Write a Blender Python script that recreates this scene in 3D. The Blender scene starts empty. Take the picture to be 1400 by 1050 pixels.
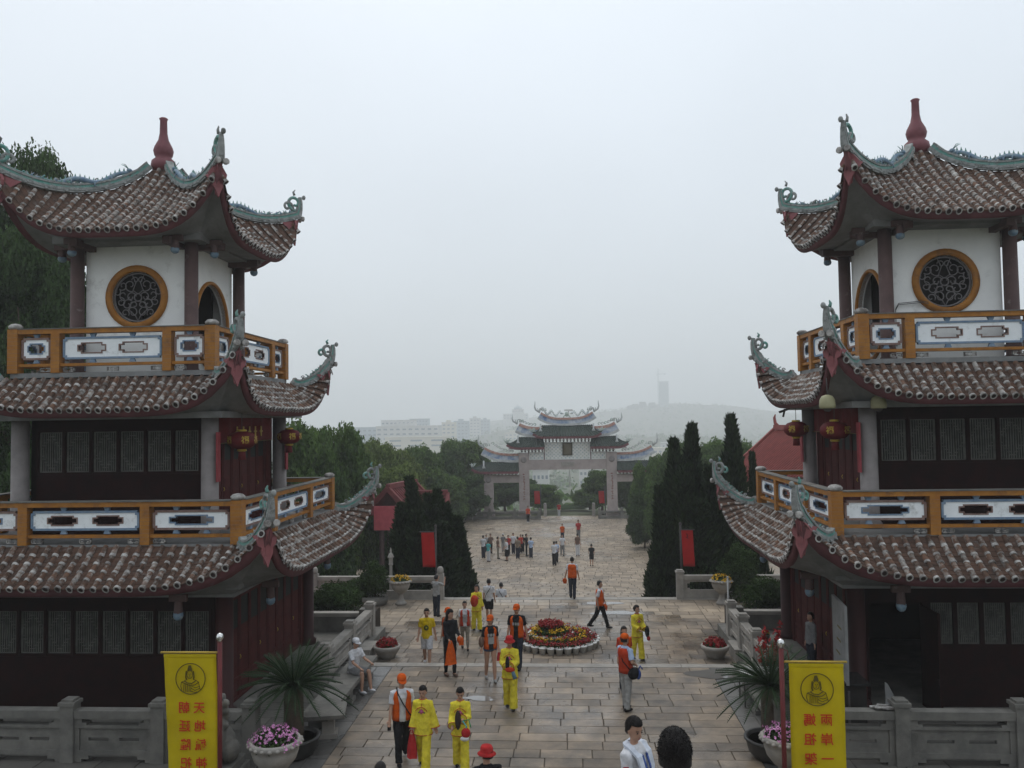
import bpy, bmesh, math, random
import numpy as np
from mathutils import Vector, Matrix, Euler
R = math.radians
random.seed(7)
rng = np.random.default_rng(7)
sc = bpy.context.scene
col = sc.collection

# ------------------------------------------------------------------ camera
YAW, PITCH, ROLL, FOC = 0.067, 0.043, -0.0155, 1122.46
CAM = Vector((0, 0, 6.9))
def cam_axes():
    f = Vector((-math.sin(YAW) * math.cos(PITCH), math.cos(YAW) * math.cos(PITCH), math.sin(PITCH)))
    r = Vector((math.cos(YAW), math.sin(YAW), 0)); u = r.cross(f)
    c, s = math.cos(ROLL), math.sin(ROLL)
    return c * r + s * u, -s * r + c * u, f
AX = cam_axes()
cd = bpy.data.cameras.new('camera'); cam = bpy.data.objects.new('camera', cd); col.objects.link(cam)
cd.sensor_width = 36; cd.lens = 36 * FOC / 1400; cd.clip_start = .1; cd.clip_end = 12000
cam.matrix_world = Matrix(((AX[0].x, AX[1].x, -AX[2].x, CAM.x), (AX[0].y, AX[1].y, -AX[2].y, CAM.y),
                           (AX[0].z, AX[1].z, -AX[2].z, CAM.z), (0, 0, 0, 1)))
sc.camera = cam
def ray(px, py): return AX[2] + AX[0] * ((px - 700) / FOC) - AX[1] * ((py - 525) / FOC)
def on_z(px, py, z):
    d = ray(px, py); return CAM + d * ((z - CAM.z) / d.z)
def on_y(px, py, y):
    d = ray(px, py); return CAM + d * (y / d.y)

# ------------------------------------------------------------------ sky, sun, exposure
SUN_EL, SUN_AZ = 60, -25      # degrees; azimuth measured clockwise from +Y: veiled sun ahead, a little to the left
w = bpy.data.worlds.new('World'); sc.world = w; w.use_nodes = True
nt = w.node_tree; nt.nodes.clear()
def N(t, **k):
    n = nt.nodes.new(t)
    for a, b in k.items(): setattr(n, a, b)
    return n
out = N('ShaderNodeOutputWorld'); bg = N('ShaderNodeBackground'); bg.inputs['Strength'].default_value = .1
sky = N('ShaderNodeTexSky'); sky.sky_type = 'NISHITA'; sky.sun_disc = False
sky.sun_elevation = R(SUN_EL); sky.sun_rotation = R(SUN_AZ); sky.dust_density = 4; sky.air_density = 1.2
tc = N('ShaderNodeTexCoord'); sep = N('ShaderNodeSeparateXYZ'); nt.links.new(tc.outputs['Generated'], sep.inputs[0])
# an overcast sky gets brighter towards the zenith
rmp = N('ShaderNodeMapRange'); nt.links.new(sep.outputs['Z'], rmp.inputs['Value'])
rmp.inputs['From Min'].default_value = -.05; rmp.inputs['From Max'].default_value = 1
rmp.inputs['To Min'].default_value = 6.0; rmp.inputs['To Max'].default_value = 10.0
noi = N('ShaderNodeTexNoise'); noi.inputs['Scale'].default_value = 1.6; noi.inputs['Detail'].default_value = 3
nt.links.new(tc.outputs['Generated'], noi.inputs['Vector'])
nr = N('ShaderNodeMapRange'); nt.links.new(noi.outputs[0], nr.inputs['Value'])
nr.inputs['From Min'].default_value = .3; nr.inputs['From Max'].default_value = .7
nr.inputs['To Min'].default_value = .93; nr.inputs['To Max'].default_value = 1.07
mu = N('ShaderNodeMath', operation='MULTIPLY'); nt.links.new(rmp.outputs[0], mu.inputs[0]); nt.links.new(nr.outputs[0], mu.inputs[1])
vm = N('ShaderNodeVectorMath', operation='SCALE'); vm.inputs[0].default_value = (.88, .955, 1.03); nt.links.new(mu.outputs[0], vm.inputs['Scale'])
mx = N('ShaderNodeMix'); mx.data_type = 'RGBA'; mx.inputs[0].default_value = .86
nt.links.new(sky.outputs[0], mx.inputs[6]); nt.links.new(vm.outputs[0], mx.inputs[7])
nt.links.new(mx.outputs[2], bg.inputs['Color']); nt.links.new(bg.outputs[0], out.inputs['Surface'])
sl = bpy.data.lights.new('sun', 'SUN'); sl.energy = .6; sl.angle = R(25); sl.color = (1, .97, .93)
so = bpy.data.objects.new('sun', sl); col.objects.link(so)
az = R(SUN_AZ); sd = Vector((math.sin(az) * math.cos(R(SUN_EL)), math.cos(az) * math.cos(R(SUN_EL)), math.sin(R(SUN_EL))))
so.rotation_euler = sd.to_track_quat('Z', 'Y').to_euler()
so.location = (0, -20, 60)
sc.view_settings.view_transform = 'Standard'; sc.view_settings.look = 'None'
sc.view_settings.exposure = 0.38; sc.view_settings.gamma = 1
try: sc.view_settings.use_curve_mapping = False
except Exception: pass
sc.cycles.max_bounces = 6; sc.cycles.volume_bounces = 3; sc.cycles.transparent_max_bounces = 6

# ------------------------------------------------------------------ materials
MATS = {}
def mat(name, c1, c2=None, scale=3., rough=.75, bump=0., bscale=40., orand=0., island=0., dirt=None, metal=0., transl=0., spec=.2, detail=5., coord='Object', wet=None):
    if name in MATS: return MATS[name]
    m = bpy.data.materials.new(name); m.use_nodes = True; t = m.node_tree; nn = t.nodes; lk = t.links.new
    b = nn['Principled BSDF']
    tcn = nn.new('ShaderNodeTexCoord')
    src = tcn.outputs[coord] if coord != 'World' else nn.new('ShaderNodeNewGeometry').outputs['Position']
    c2 = c2 or tuple(x * .8 for x in c1)
    n1 = nn.new('ShaderNodeTexNoise'); n1.inputs['Scale'].default_value = scale; n1.inputs['Detail'].default_value = detail
    n1.inputs['Roughness'].default_value = .62; lk(src, n1.inputs['Vector'])
    rp = nn.new('ShaderNodeValToRGB'); rp.color_ramp.elements[0].position = .33; rp.color_ramp.elements[1].position = .67
    rp.color_ramp.elements[0].color = (*c1, 1); rp.color_ramp.elements[1].color = (*c2, 1); lk(n1.outputs[0], rp.inputs[0])
    cout = rp.outputs[0]
    if dirt:
        dc, lo, hi, ds = dirt
        n2 = nn.new('ShaderNodeTexNoise'); n2.inputs['Scale'].default_value = ds; n2.inputs['Detail'].default_value = 6
        n2.inputs['Roughness'].default_value = .7; lk(src, n2.inputs['Vector'])
        mr = nn.new('ShaderNodeMapRange'); mr.inputs['From Min'].default_value = lo; mr.inputs['From Max'].default_value = hi; lk(n2.outputs[0], mr.inputs['Value'])
        mxn = nn.new('ShaderNodeMix'); mxn.data_type = 'RGBA'; lk(mr.outputs[0], mxn.inputs[0]); lk(cout, mxn.inputs[6]); mxn.inputs[7].default_value = (*dc, 1)
        cout = mxn.outputs[2]
    if orand or island:
        if orand: rs = nn.new('ShaderNodeObjectInfo').outputs['Random']; amt = orand
        else: rs = nn.new('ShaderNodeNewGeometry').outputs['Random Per Island']; amt = island
        mr = nn.new('ShaderNodeMapRange'); mr.inputs['To Min'].default_value = 1 - amt; mr.inputs['To Max'].default_value = 1 + amt; lk(rs, mr.inputs['Value'])
        vs = nn.new('ShaderNodeVectorMath'); vs.operation = 'SCALE'; lk(cout, vs.inputs[0]); lk(mr.outputs[0], vs.inputs['Scale'])
        cout = vs.outputs[0]
    lk(cout, b.inputs['Base Color'])
    b.inputs['Roughness'].default_value = rough; b.inputs['Metallic'].default_value = metal
    b.inputs['Specular IOR Level'].default_value = spec
    if wet:
        lo, hi, rw, ws = wet
        n3 = nn.new('ShaderNodeTexNoise'); n3.inputs['Scale'].default_value = ws; n3.inputs['Detail'].default_value = 4
        lk(nn.new('ShaderNodeNewGeometry').outputs['Position'], n3.inputs['Vector'])
        mr = nn.new('ShaderNodeMapRange'); mr.inputs['From Min'].default_value = lo; mr.inputs['From Max'].default_value = hi
        mr.inputs['To Min'].default_value = rough; mr.inputs['To Max'].default_value = rw; lk(n3.outputs[0], mr.inputs['Value']); lk(mr.outputs[0], b.inputs['Roughness'])
    if bump:
        n4 = nn.new('ShaderNodeTexNoise'); n4.inputs['Scale'].default_value = bscale; n4.inputs['Detail'].default_value = 4; lk(src, n4.inputs['Vector'])
        bp = nn.new('ShaderNodeBump'); bp.inputs['Strength'].default_value = bump; bp.inputs['Distance'].default_value = .03
        lk(n4.outputs[0], bp.inputs['Height']); lk(bp.outputs[0], b.inputs['Normal'])
    if transl:
        tr = nn.new('ShaderNodeBsdfTranslucent'); lk(cout, tr.inputs['Color'])
        ms = nn.new('ShaderNodeMixShader'); ms.inputs[0].default_value = transl
        lk(b.outputs[0], ms.inputs[1]); lk(tr.outputs[0], ms.inputs[2]); lk(ms.outputs[0], nn['Material Output'].inputs['Surface'])
    MATS[name] = m
    return m

STONE = mat('granite', (.19, .18, .16), (.11, .105, .095), 2.2, .8, .25, 60, dirt=((.10, .10, .09), .52, .75, 1.3), coord='World')
STONE_L = mat('pale_granite', (.34, .315, .28), (.24, .225, .205), 2.5, .8, .2, 60, dirt=((.18, .17, .15), .55, .8, 1.6), coord='World')
SLAB = mat('paving_granite', (.255, .196, .138), (.132, .105, .079), 1.6, .62, .25, 50, orand=.32, dirt=((.075, .066, .056), .47, .68, .55), spec=.4, coord='World', wet=(.44, .60, .13, .33))
SLAB_J = mat('paving_granite_field', (.33, .262, .19), (.20, .16, .12), 1.2, .62, .2, 50, island=.2, dirt=((.13, .115, .095), .52, .74, .35), spec=.35, coord='World', wet=(.5, .66, .22, .2))
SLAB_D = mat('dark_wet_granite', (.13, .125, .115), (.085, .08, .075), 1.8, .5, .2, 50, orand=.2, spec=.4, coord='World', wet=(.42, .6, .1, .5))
JOINT = mat('joint_mortar', (.07, .062, .052), (.045, .04, .035), 3, .9, coord='World')
TILE = mat('clay_tile', (.155, .083, .054), (.075, .050, .038), 6, .8, .3, 40, orand=.3, dirt=((.32, .30, .275), .49, .64, 4.2), coord='World')
TILE_J = mat('clay_tile_field', (.155, .083, .054), (.075, .050, .038), 6, .8, .3, 40, island=.3, dirt=((.32, .30, .275), .49, .64, 4.2), coord='World')
PAN = mat('pan_tile', (.115, .062, .042), (.055, .038, .030), 5, .85, .3, 40, dirt=((.19, .175, .165), .58, .75, 3.3), coord='World')
LIME = mat('lime_mortar', (.60, .58, .55), (.13, .115, .105), 4, .9, dirt=((.12, .11, .105), .5, .72, 5), coord='World')
HOLE = mat('tile_end_hole', (.035, .022, .02))
FASCIA = mat('fascia_paint', (.17, .062, .068), (.105, .045, .048), 2.2, .7, .15, 30, dirt=((.20, .15, .145), .6, .85, 4), coord='World')
FASCIA_L = mat('pink_paint', (.27, .095, .10), (.20, .075, .08), 2.5, .7, dirt=((.12, .06, .06), .55, .8, 5), coord='World')
SOFFIT = mat('soffit_plaster', (.25, .25, .245), (.17, .17, .165), 2, .85, dirt=((.14, .14, .135), .55, .8, 3), coord='World')
RIDGE = mat('ridge_plaster', (.34, .35, .34), (.19, .20, .19), 5, .8, .4, 40, dirt=((.07, .075, .07), .52, .72, 6), coord='World')
TEAL = mat('teal_glaze', (.09, .28, .24), (.20, .34, .30), 6, .7, .4, 30, dirt=((.24, .245, .24), .50, .66, 7), coord='World')
BLUEC = mat('blue_ceramic', (.10, .17, .26), (.22, .29, .32), 9, .5, dirt=((.35, .37, .36), .56, .72, 9), coord='World')
ORANGE = mat('ochre_paint', (.38, .165, .03), (.29, .115, .02), 3, .55, .1, 20, dirt=((.13, .07, .035), .50, .78, 4), coord='World')
WHITE = mat('white_plaster', (.84, .84, .81), (.75, .75, .73), 1.5, .8, .06, 30, dirt=((.42, .41, .38), .56, .85, 1.9), coord='World')
PANELW = mat('white_panel', (.86, .88, .89), (.76, .79, .80), 3, .7, dirt=((.34, .33, .30), .56, .82, 3.5), coord='World')
BLUEP = mat('blue_border', (.13, .20, .30), (.22, .29, .37), 6, .7, dirt=((.30, .31, .31), .55, .75, 8), coord='World')
BROWNP = mat('brown_border', (.17, .10, .085), (.26, .19, .165), 6, .75, coord='World')
COLUMN = mat('column_paint', (.125, .078, .072), (.085, .055, .052), 2, .65, dirt=((.30, .26, .25), .6, .8, 5), coord='World')
COLGREY = mat('column_stone', (.27, .245, .235), (.19, .17, .165), 2, .7, dirt=((.36, .33, .31), .6, .85, 3), coord='World')
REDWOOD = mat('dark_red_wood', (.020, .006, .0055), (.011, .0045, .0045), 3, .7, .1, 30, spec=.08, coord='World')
LATT = mat('lattice_grey', (.135, .135, .118), (.07, .07, .062), 5, .7, coord='World')
GLASSP = mat('door_glass', (.016, .017, .016), (.010, .011, .010), 3, .5, spec=.1, coord='World')
DARK = mat('dark_interior', (.03, .026, .024), (.02, .018, .017), 3, .9)
IRON = mat('iron', (.06, .055, .055), (.10, .09, .085), 8, .6, metal=.3)
DOORRED = mat('door_red_wood', (.085, .020, .018), (.055, .014, .013), 3, .65, .1, 30, spec=.1, coord='World')
GCOL = mat('ground_column_paint', (.05, .016, .015), (.035, .012, .012), 2, .6, coord='World')
GOURD = mat('gourd_paint', (.21, .075, .085), (.15, .055, .062), 4, .5, .1, 30)
REDPOLE = mat('red_pole', (.16, .03, .03), (.11, .022, .022), 4, .4)
CHROME = mat('chrome', (.7, .7, .68), (.6, .6, .58), 4, .25, metal=1.)
YELLOW = mat('yellow_cloth', (.70, .55, .014), (.58, .44, .01), 1.2, .75, .5, 5, transl=.25, spec=.08)
REDCH = mat('red_print', (.55, .045, .012), (.5, .04, .01))
INK = mat('ink_print', (.10, .08, .012), (.12, .09, .012))
REDCLOTH = mat('red_cloth', (.52, .022, .02), (.42, .018, .016), 2, .75, transl=.2)
LANT = mat('lantern_silk', (.17, .02, .022), (.10, .014, .016), 5, .6, transl=.25)
GOLD = mat('gold_trim', (.5, .35, .06), (.4, .27, .05), 6, .45, metal=.3)
CREAM = mat('cream_wall', (.58, .52, .40), (.5, .45, .35), 1, .85, coord='World')
REDROOF = mat('red_roof_tile', (.27, .075, .065), (.20, .056, .05), 2, .75, coord='World')
GREENR = mat('green_glaze', (.068, .088, .072), (.042, .056, .048), 3, .6, .2, 30, coord='World')
GRANP = mat('gate_granite', (.40, .345, .325), (.31, .265, .25), 1.2, .8, dirt=((.22, .19, .18), .55, .8, .8), coord='World')
BARK = mat('bark', (.10, .075, .055), (.06, .045, .035), 6, .9, .5, 30)
SOIL = mat('soil', (.05, .038, .028), (.03, .024, .018), 6, .95)
LEAF = mat('broad_leaf', (.105, .165, .045), (.056, .10, .032), .5, .8, island=.45, transl=.35, spec=.06)
LEAF2 = mat('olive_leaf', (.15, .195, .058), (.09, .13, .04), .5, .8, island=.4, transl=.35, spec=.06)
LEAFD = mat('dark_leaf', (.062, .105, .034), (.033, .060, .022), .5, .8, island=.45, transl=.3, spec=.06)
CYP = mat('cypress_needle', (.034, .055, .022), (.015, .027, .012), .8, .85, island=.5, transl=.12, spec=.04)
SHRUB = mat('shrub_leaf', (.055, .092, .028), (.027, .046, .017), 2, .8, island=.5, transl=.2, spec=.06)
CYCAD = mat('cycad_leaf', (.026, .050, .017), (.013, .028, .011), 2, .5, island=.3, transl=.1, spec=.2)
POT = mat('dark_pot', (.035, .034, .033), (.05, .048, .046), 5, .45)
POTW = mat('white_pot', (.62, .62, .60), (.5, .5, .48), 5, .55)
FRED = mat('red_petal', (.30, .018, .016), (.20, .012, .014), 5, .6, island=.4, transl=.2)
FYEL = mat('yellow_petal', (.62, .40, .02), (.52, .28, .01), 5, .6, island=.3, transl=.2)
FPNK = mat('pink_petal', (.55, .20, .45), (.62, .32, .52), 5, .6, island=.35, transl=.2)
SKIN = mat('skin', (.40, .235, .165), (.36, .205, .14), 9, .55)
HAIR = mat('black_hair', (.017, .014, .013), (.011, .009, .009), 20, .42, .5, 120)
MGREY = mat('machine_grey', (.5, .5, .5), (.4, .4, .4))

def cloth(name, c): return mat('cloth_' + name, c, tuple(x * .70 for x in c), 9, .9, .9, 11, spec=.08)

# ------------------------------------------------------------------ mesh helpers
class MB:
    def __init__(s): s.v = []; s.f = []; s.m = []; s.s = []
    def add(s, vs, fs, mi=0, sm=False, M=None):
        o = len(s.v)
        if M is not None: vs = [M @ Vector(p) for p in vs]
        s.v.extend([tuple(p) for p in vs])
        for f in fs: s.f.append([i + o for i in f]); s.m.append(mi); s.s.append(sm)
        return s
    def box(s, x0, x1, y0, y1, z0, z1, mi=0, M=None):
        vs = [(x0, y0, z0), (x1, y0, z0), (x1, y1, z0), (x0, y1, z0), (x0, y0, z1), (x1, y0, z1), (x1, y1, z1), (x0, y1, z1)]
        return s.add(vs, [(0, 3, 2, 1), (4, 5, 6, 7), (0, 1, 5, 4), (1, 2, 6, 5), (2, 3, 7, 6), (3, 0, 4, 7)], mi, False, M)
    def lathe(s, prof, n=12, mi=0, c=(0, 0, 0), M=None, sx=1, sy=1, sm=True, wob=None):
        vs = []
        for k, (r, z) in enumerate(prof):
            for i in range(n):
                a = 2 * math.pi * i / n; q = r * (wob(a) if wob else 1)
                vs.append((c[0] + q * math.cos(a) * sx, c[1] + q * math.sin(a) * sy, c[2] + z))
        fs = [(k * n + i, k * n + (i + 1) % n, (k + 1) * n + (i + 1) % n, (k + 1) * n + i) for k in range(len(prof) - 1) for i in range(n)]
        s.add(vs, fs, mi, sm, M)
        o = len(s.v) - len(vs)
        s.f.append([o + i for i in range(n)][::-1]); s.m.append(mi); s.s.append(False)
        s.f.append([o + (len(prof) - 1) * n + i for i in range(n)]); s.m.append(mi); s.s.append(False)
        return s
    def tube(s, pts, rad, n=6, mi=0, sm=True, M=None, flat=1.):
        pts = [Vector(p) for p in pts]; vs = []
        if not hasattr(rad, '__len__'): rad = [rad] * len(pts)
        t0 = (pts[1] - pts[0]).normalized(); ref = Vector((0, 0, 1)) if abs(t0.z) < .9 else Vector((0, 1, 0))
        x = t0.cross(ref).normalized()
        for k, p in enumerate(pts):
            t = (pts[min(k + 1, len(pts) - 1)] - pts[max(k - 1, 0)])
            t = t.normalized() if t.length > 1e-9 else t0
            x = (x - t * x.dot(t)); x = x.normalized() if x.length > 1e-6 else t.orthogonal().normalized()
            y = t.cross(x)
            for i in range(n):
                a = 2 * math.pi * i / n; vs.append(p + x * (rad[k] * math.cos(a)) + y * (rad[k] * flat * math.sin(a)))
        fs = [(k * n + i, k * n + (i + 1) % n, (k + 1) * n + (i + 1) % n, (k + 1) * n + i) for k in range(len(pts) - 1) for i in range(n)]
        fs += [tuple(range(n))[::-1], tuple((len(pts) - 1) * n + i for i in range(n))]
        return s.add(vs, fs, mi, sm, M)
    def sweep(s, pts, prof, mi=0, up=(0, 0, 1), scale=None, M=None, mis=None, side=None):
        """prof: closed list of (side, up); swept along pts; mis = material per profile edge"""
        pts = [Vector(p) for p in pts]; up = Vector(up); n = len(prof); vs = []
        for k, p in enumerate(pts):
            t = (pts[min(k + 1, len(pts) - 1)] - pts[max(k - 1, 0)]).normalized()
            sd = Vector(side) if side else t.cross(up).normalized(); u = sd.cross(t).normalized(); q = scale[k] if scale else 1
            for a, b in prof: vs.append(p + sd * (a * q) + u * (b * q))
        o = len(s.v); s.add(vs, [], mi, False, M)
        for k in range(len(pts) - 1):
            for i in range(n):
                j = (i + 1) % n
                s.f.append([o + k * n + i, o + k * n + j, o + (k + 1) * n + j, o + (k + 1) * n + i]); s.m.append(mis[i] if mis else mi); s.s.append(False)
        s.f.append([o + i for i in range(n)][::-1]); s.m.append(mi); s.s.append(False)
        s.f.append([o + (len(pts) - 1) * n + i for i in range(n)]); s.m.append(mi); s.s.append(False)
        return s
    def ell(s, c, r, mi=0, n=10, k=7, M=None):
        prof = [(max(1e-3, math.sin(math.pi * i / k)), -math.cos(math.pi * i / k)) for i in range(k + 1)]
        T = Matrix.Translation(c) @ Matrix.Diagonal((r[0], r[1], r[2], 1))
        return s.lathe(prof, n, mi, M=(M @ T) if M is not None else T)
    def cells(s, xs, zs, hole, y0, y1, mi=0, M=None):
        """a plate in the xz plane built of cells; hole(i, j) True leaves the cell open"""
        nx, nz = len(xs) - 1, len(zs) - 1
        fl = lambda i, j: 0 <= i < nx and 0 <= j < nz and not hole(i, j)
        vs = []; fs = []
        def q(a, b, c, d): k = len(vs); vs.extend([a, b, c, d]); fs.append((k, k + 1, k + 2, k + 3))
        for i in range(nx):
            for j in range(nz):
                if not fl(i, j): continue
                a, b, c, d = xs[i], xs[i + 1], zs[j], zs[j + 1]
                q((a, y0, c), (b, y0, c), (b, y0, d), (a, y0, d)); q((b, y1, c), (a, y1, c), (a, y1, d), (b, y1, d))
                if not fl(i - 1, j): q((a, y1, c), (a, y0, c), (a, y0, d), (a, y1, d))
                if not fl(i + 1, j): q((b, y0, c), (b, y1, c), (b, y1, d), (b, y0, d))
                if not fl(i, j - 1): q((a, y1, c), (b, y1, c), (b, y0, c), (a, y0, c))
                if not fl(i, j + 1): q((a, y0, d), (b, y0, d), (b, y1, d), (a, y1, d))
        return s.add(vs, fs, mi, False, M)
    def mesh(s, name, mats):
        me = bpy.data.meshes.new(name); me.from_pydata(s.v, [], s.f)
        for m in (mats if isinstance(mats, (list, tuple)) else [mats]): me.materials.append(m)
        me.polygons.foreach_set('material_index', s.m); me.polygons.foreach_set('use_smooth', s.s); me.update()
        return me
    def obj(s, name, mats, parent=None, M=None): return link(name, s.mesh(name, mats), parent, M)

def link(name, me, parent=None, M=None):
    o = bpy.data.objects.new(name, me); col.objects.link(o)
    if parent is not None: o.parent = parent
    if M is not None: o.matrix_local = M
    return o
def tag(o, label=None, cat=None, group=None, kind=None):
    if label: o['label'] = label
    if cat: o['category'] = cat
    if group: o['group'] = group
    if kind: o['kind'] = kind
    return o
def thing(name, label, cat, loc=(0, 0, 0), rz=0, group=None, scale=1):
    o = bpy.data.objects.new(name, None); col.objects.link(o); o.empty_display_size = .2
    o.location = loc; o.rotation_euler = (0, 0, rz); o.scale = (scale,) * 3
    return tag(o, label, cat, group)
def TR(x, y, z): return Matrix.Translation((x, y, z))
def RZ(a): return Matrix.Rotation(a, 4, 'Z')
def frame(o, x, y, z): return Matrix(((x[0], y[0], z[0], o[0]), (x[1], y[1], z[1], o[1]), (x[2], y[2], z[2], o[2]), (0, 0, 0, 1)))
def spiral(c, r0, r1, a0, a1, n, ax, ay):
    c = Vector(c); ax = Vector(ax); ay = Vector(ay)
    return [c + ax * ((r0 + (r1 - r0) * i / n) * math.cos(a0 + (a1 - a0) * i / n)) + ay * ((r0 + (r1 - r0) * i / n) * math.sin(a0 + (a1 - a0) * i / n)) for i in range(n + 1)]

def leafmesh(name, pts, nrm, size, m, aspect=.6, jit=.7, bend=None):
    """many leaf-shaped faces; pts, nrm (N,3) arrays; size scalar or (N,) array"""
    n = len(pts); d = nrm + rng.normal(0, jit, (n, 3)); d /= np.linalg.norm(d, axis=1)[:, None] + 1e-9
    h = rng.normal(0, 1, (n, 3)); t = np.cross(d, h); t /= np.linalg.norm(t, axis=1)[:, None] + 1e-9; b = np.cross(d, t)
    s = (np.ones(n) * size * rng.uniform(.65, 1.3, n))[:, None]
    v = np.empty((n, 4, 3)); v[:, 0] = pts - t * s; v[:, 1] = pts - b * s * aspect + d * s * .12; v[:, 2] = pts + t * s; v[:, 3] = pts + b * s * aspect + d * s * .12
    me = bpy.data.meshes.new(name); me.vertices.add(4 * n); me.vertices.foreach_set('co', v.reshape(-1).astype(np.float32))
    me.loops.add(4 * n); me.loops.foreach_set('vertex_index', np.arange(4 * n, dtype=np.int32))
    me.polygons.add(n); me.polygons.foreach_set('loop_start', np.arange(0, 4 * n, 4, dtype=np.int32))
    try: me.polygons.foreach_set('loop_total', np.full(n, 4, dtype=np.int32))
    except Exception: pass
    me.materials.append(m); me.update(calc_edges=True)
    return me
def blob_points(blobs, dens, shell=.8):
    P = []; Q = []
    for c, r in blobs:
        r = np.array(r, float) if hasattr(r, '__len__') else np.array([r] * 3, float)
        n = int(dens * (r[0] * r[1] + r[1] * r[2] + r[0] * r[2]) / 3 * 12.6)
        d = rng.normal(0, 1, (n, 3)); d /= np.linalg.norm(d, axis=1)[:, None]
        # clumped shell: radius wobbles with direction so the outline is uneven
        wob = 1 + .13 * np.sin(5 * d[:, 0] + 3 * d[:, 2] + c[0] * 3) + .11 * np.sin(7 * d[:, 1] + 4 * d[:, 2] + c[1] * 5)
        rad = (shell + (1.04 - shell) * rng.random(n)) * wob
        P.append(np.array(c) + d * rad[:, None] * r); Q.append(d)
    return np.vstack(P), np.vstack(Q)

# ------------------------------------------------------------------ roofs of the two pagodas
class Roof:
    def __init__(s, a, zt, b, ze, ext, lift, prof=.85, p=3.4, q=1.7): s.a, s.zt, s.b, s.ze, s.ext, s.lift, s.prof, s.p, s.q = a, zt, b, ze, ext, lift, prof, p, q
    def h_eave(s, c): return s.b + s.ext * min(1, abs(c) / s.b) ** 3
    def z(s, c, h):
        t = max(0, (h - s.a) / (s.b - s.a)); return s.zt + (s.ze - s.zt) * min(t, 1.15) ** s.prof + s.lift * (min(1, abs(c) / max(h, 1e-6)) ** s.p) * t ** s.q
    def pt(s, c, h): return Vector((c, -h, s.z(c, h)))
SIDES = [0, math.pi / 2, math.pi, -math.pi / 2]        # front(-y), +x, back, -x
def tile_mesh(end):
    b = MB(); n = 5; vs = []
    for x, r in ((0, .066), (.78, .074), (.78, .082), (1, .082)):
        for i in range(n + 1):
            a = math.pi * i / n; vs.append((x, r * math.cos(a), r * math.sin(a)))
    k = n + 1
    b.add(vs, [(j * k + i, j * k + i + 1, (j + 1) * k + i + 1, (j + 1) * k + i) for j in (0,) for i in range(n)], 0, True)
    b.add(vs[k:], [(j * k + i, j * k + i + 1, (j + 1) * k + i + 1, (j + 1) * k + i) for j in (0, 1) for i in range(n)], 1, False)
    if end:   # round end tile with a pale rim and a dark middle
        b.lathe([(.088, 0), (.092, .05), (.066, .055), (.06, .03)], 10, 1, M=TR(.97, 0, .0) @ Matrix.Rotation(math.pi / 2, 4, 'Y'))
        b.lathe([(.06, .0), (.058, .032)], 10, 2, M=TR(.97, 0, .0) @ Matrix.Rotation(math.pi / 2, 4, 'Y'))
    else:
        b.add([(1, 0, 0)] + [(1, .082 * math.cos(math.pi * i / n), .082 * math.sin(math.pi * i / n)) for i in range(n + 1)], [(0, i + 2, i + 1) for i in range(n)], 1)
    return b
TMB = [tile_mesh(False), tile_mesh(True)]
TME = [TMB[0].mesh('tile', [TILE, LIME, HOLE]), TMB[1].mesh('end_tile', [TILE, LIME, HOLE])]

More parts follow.
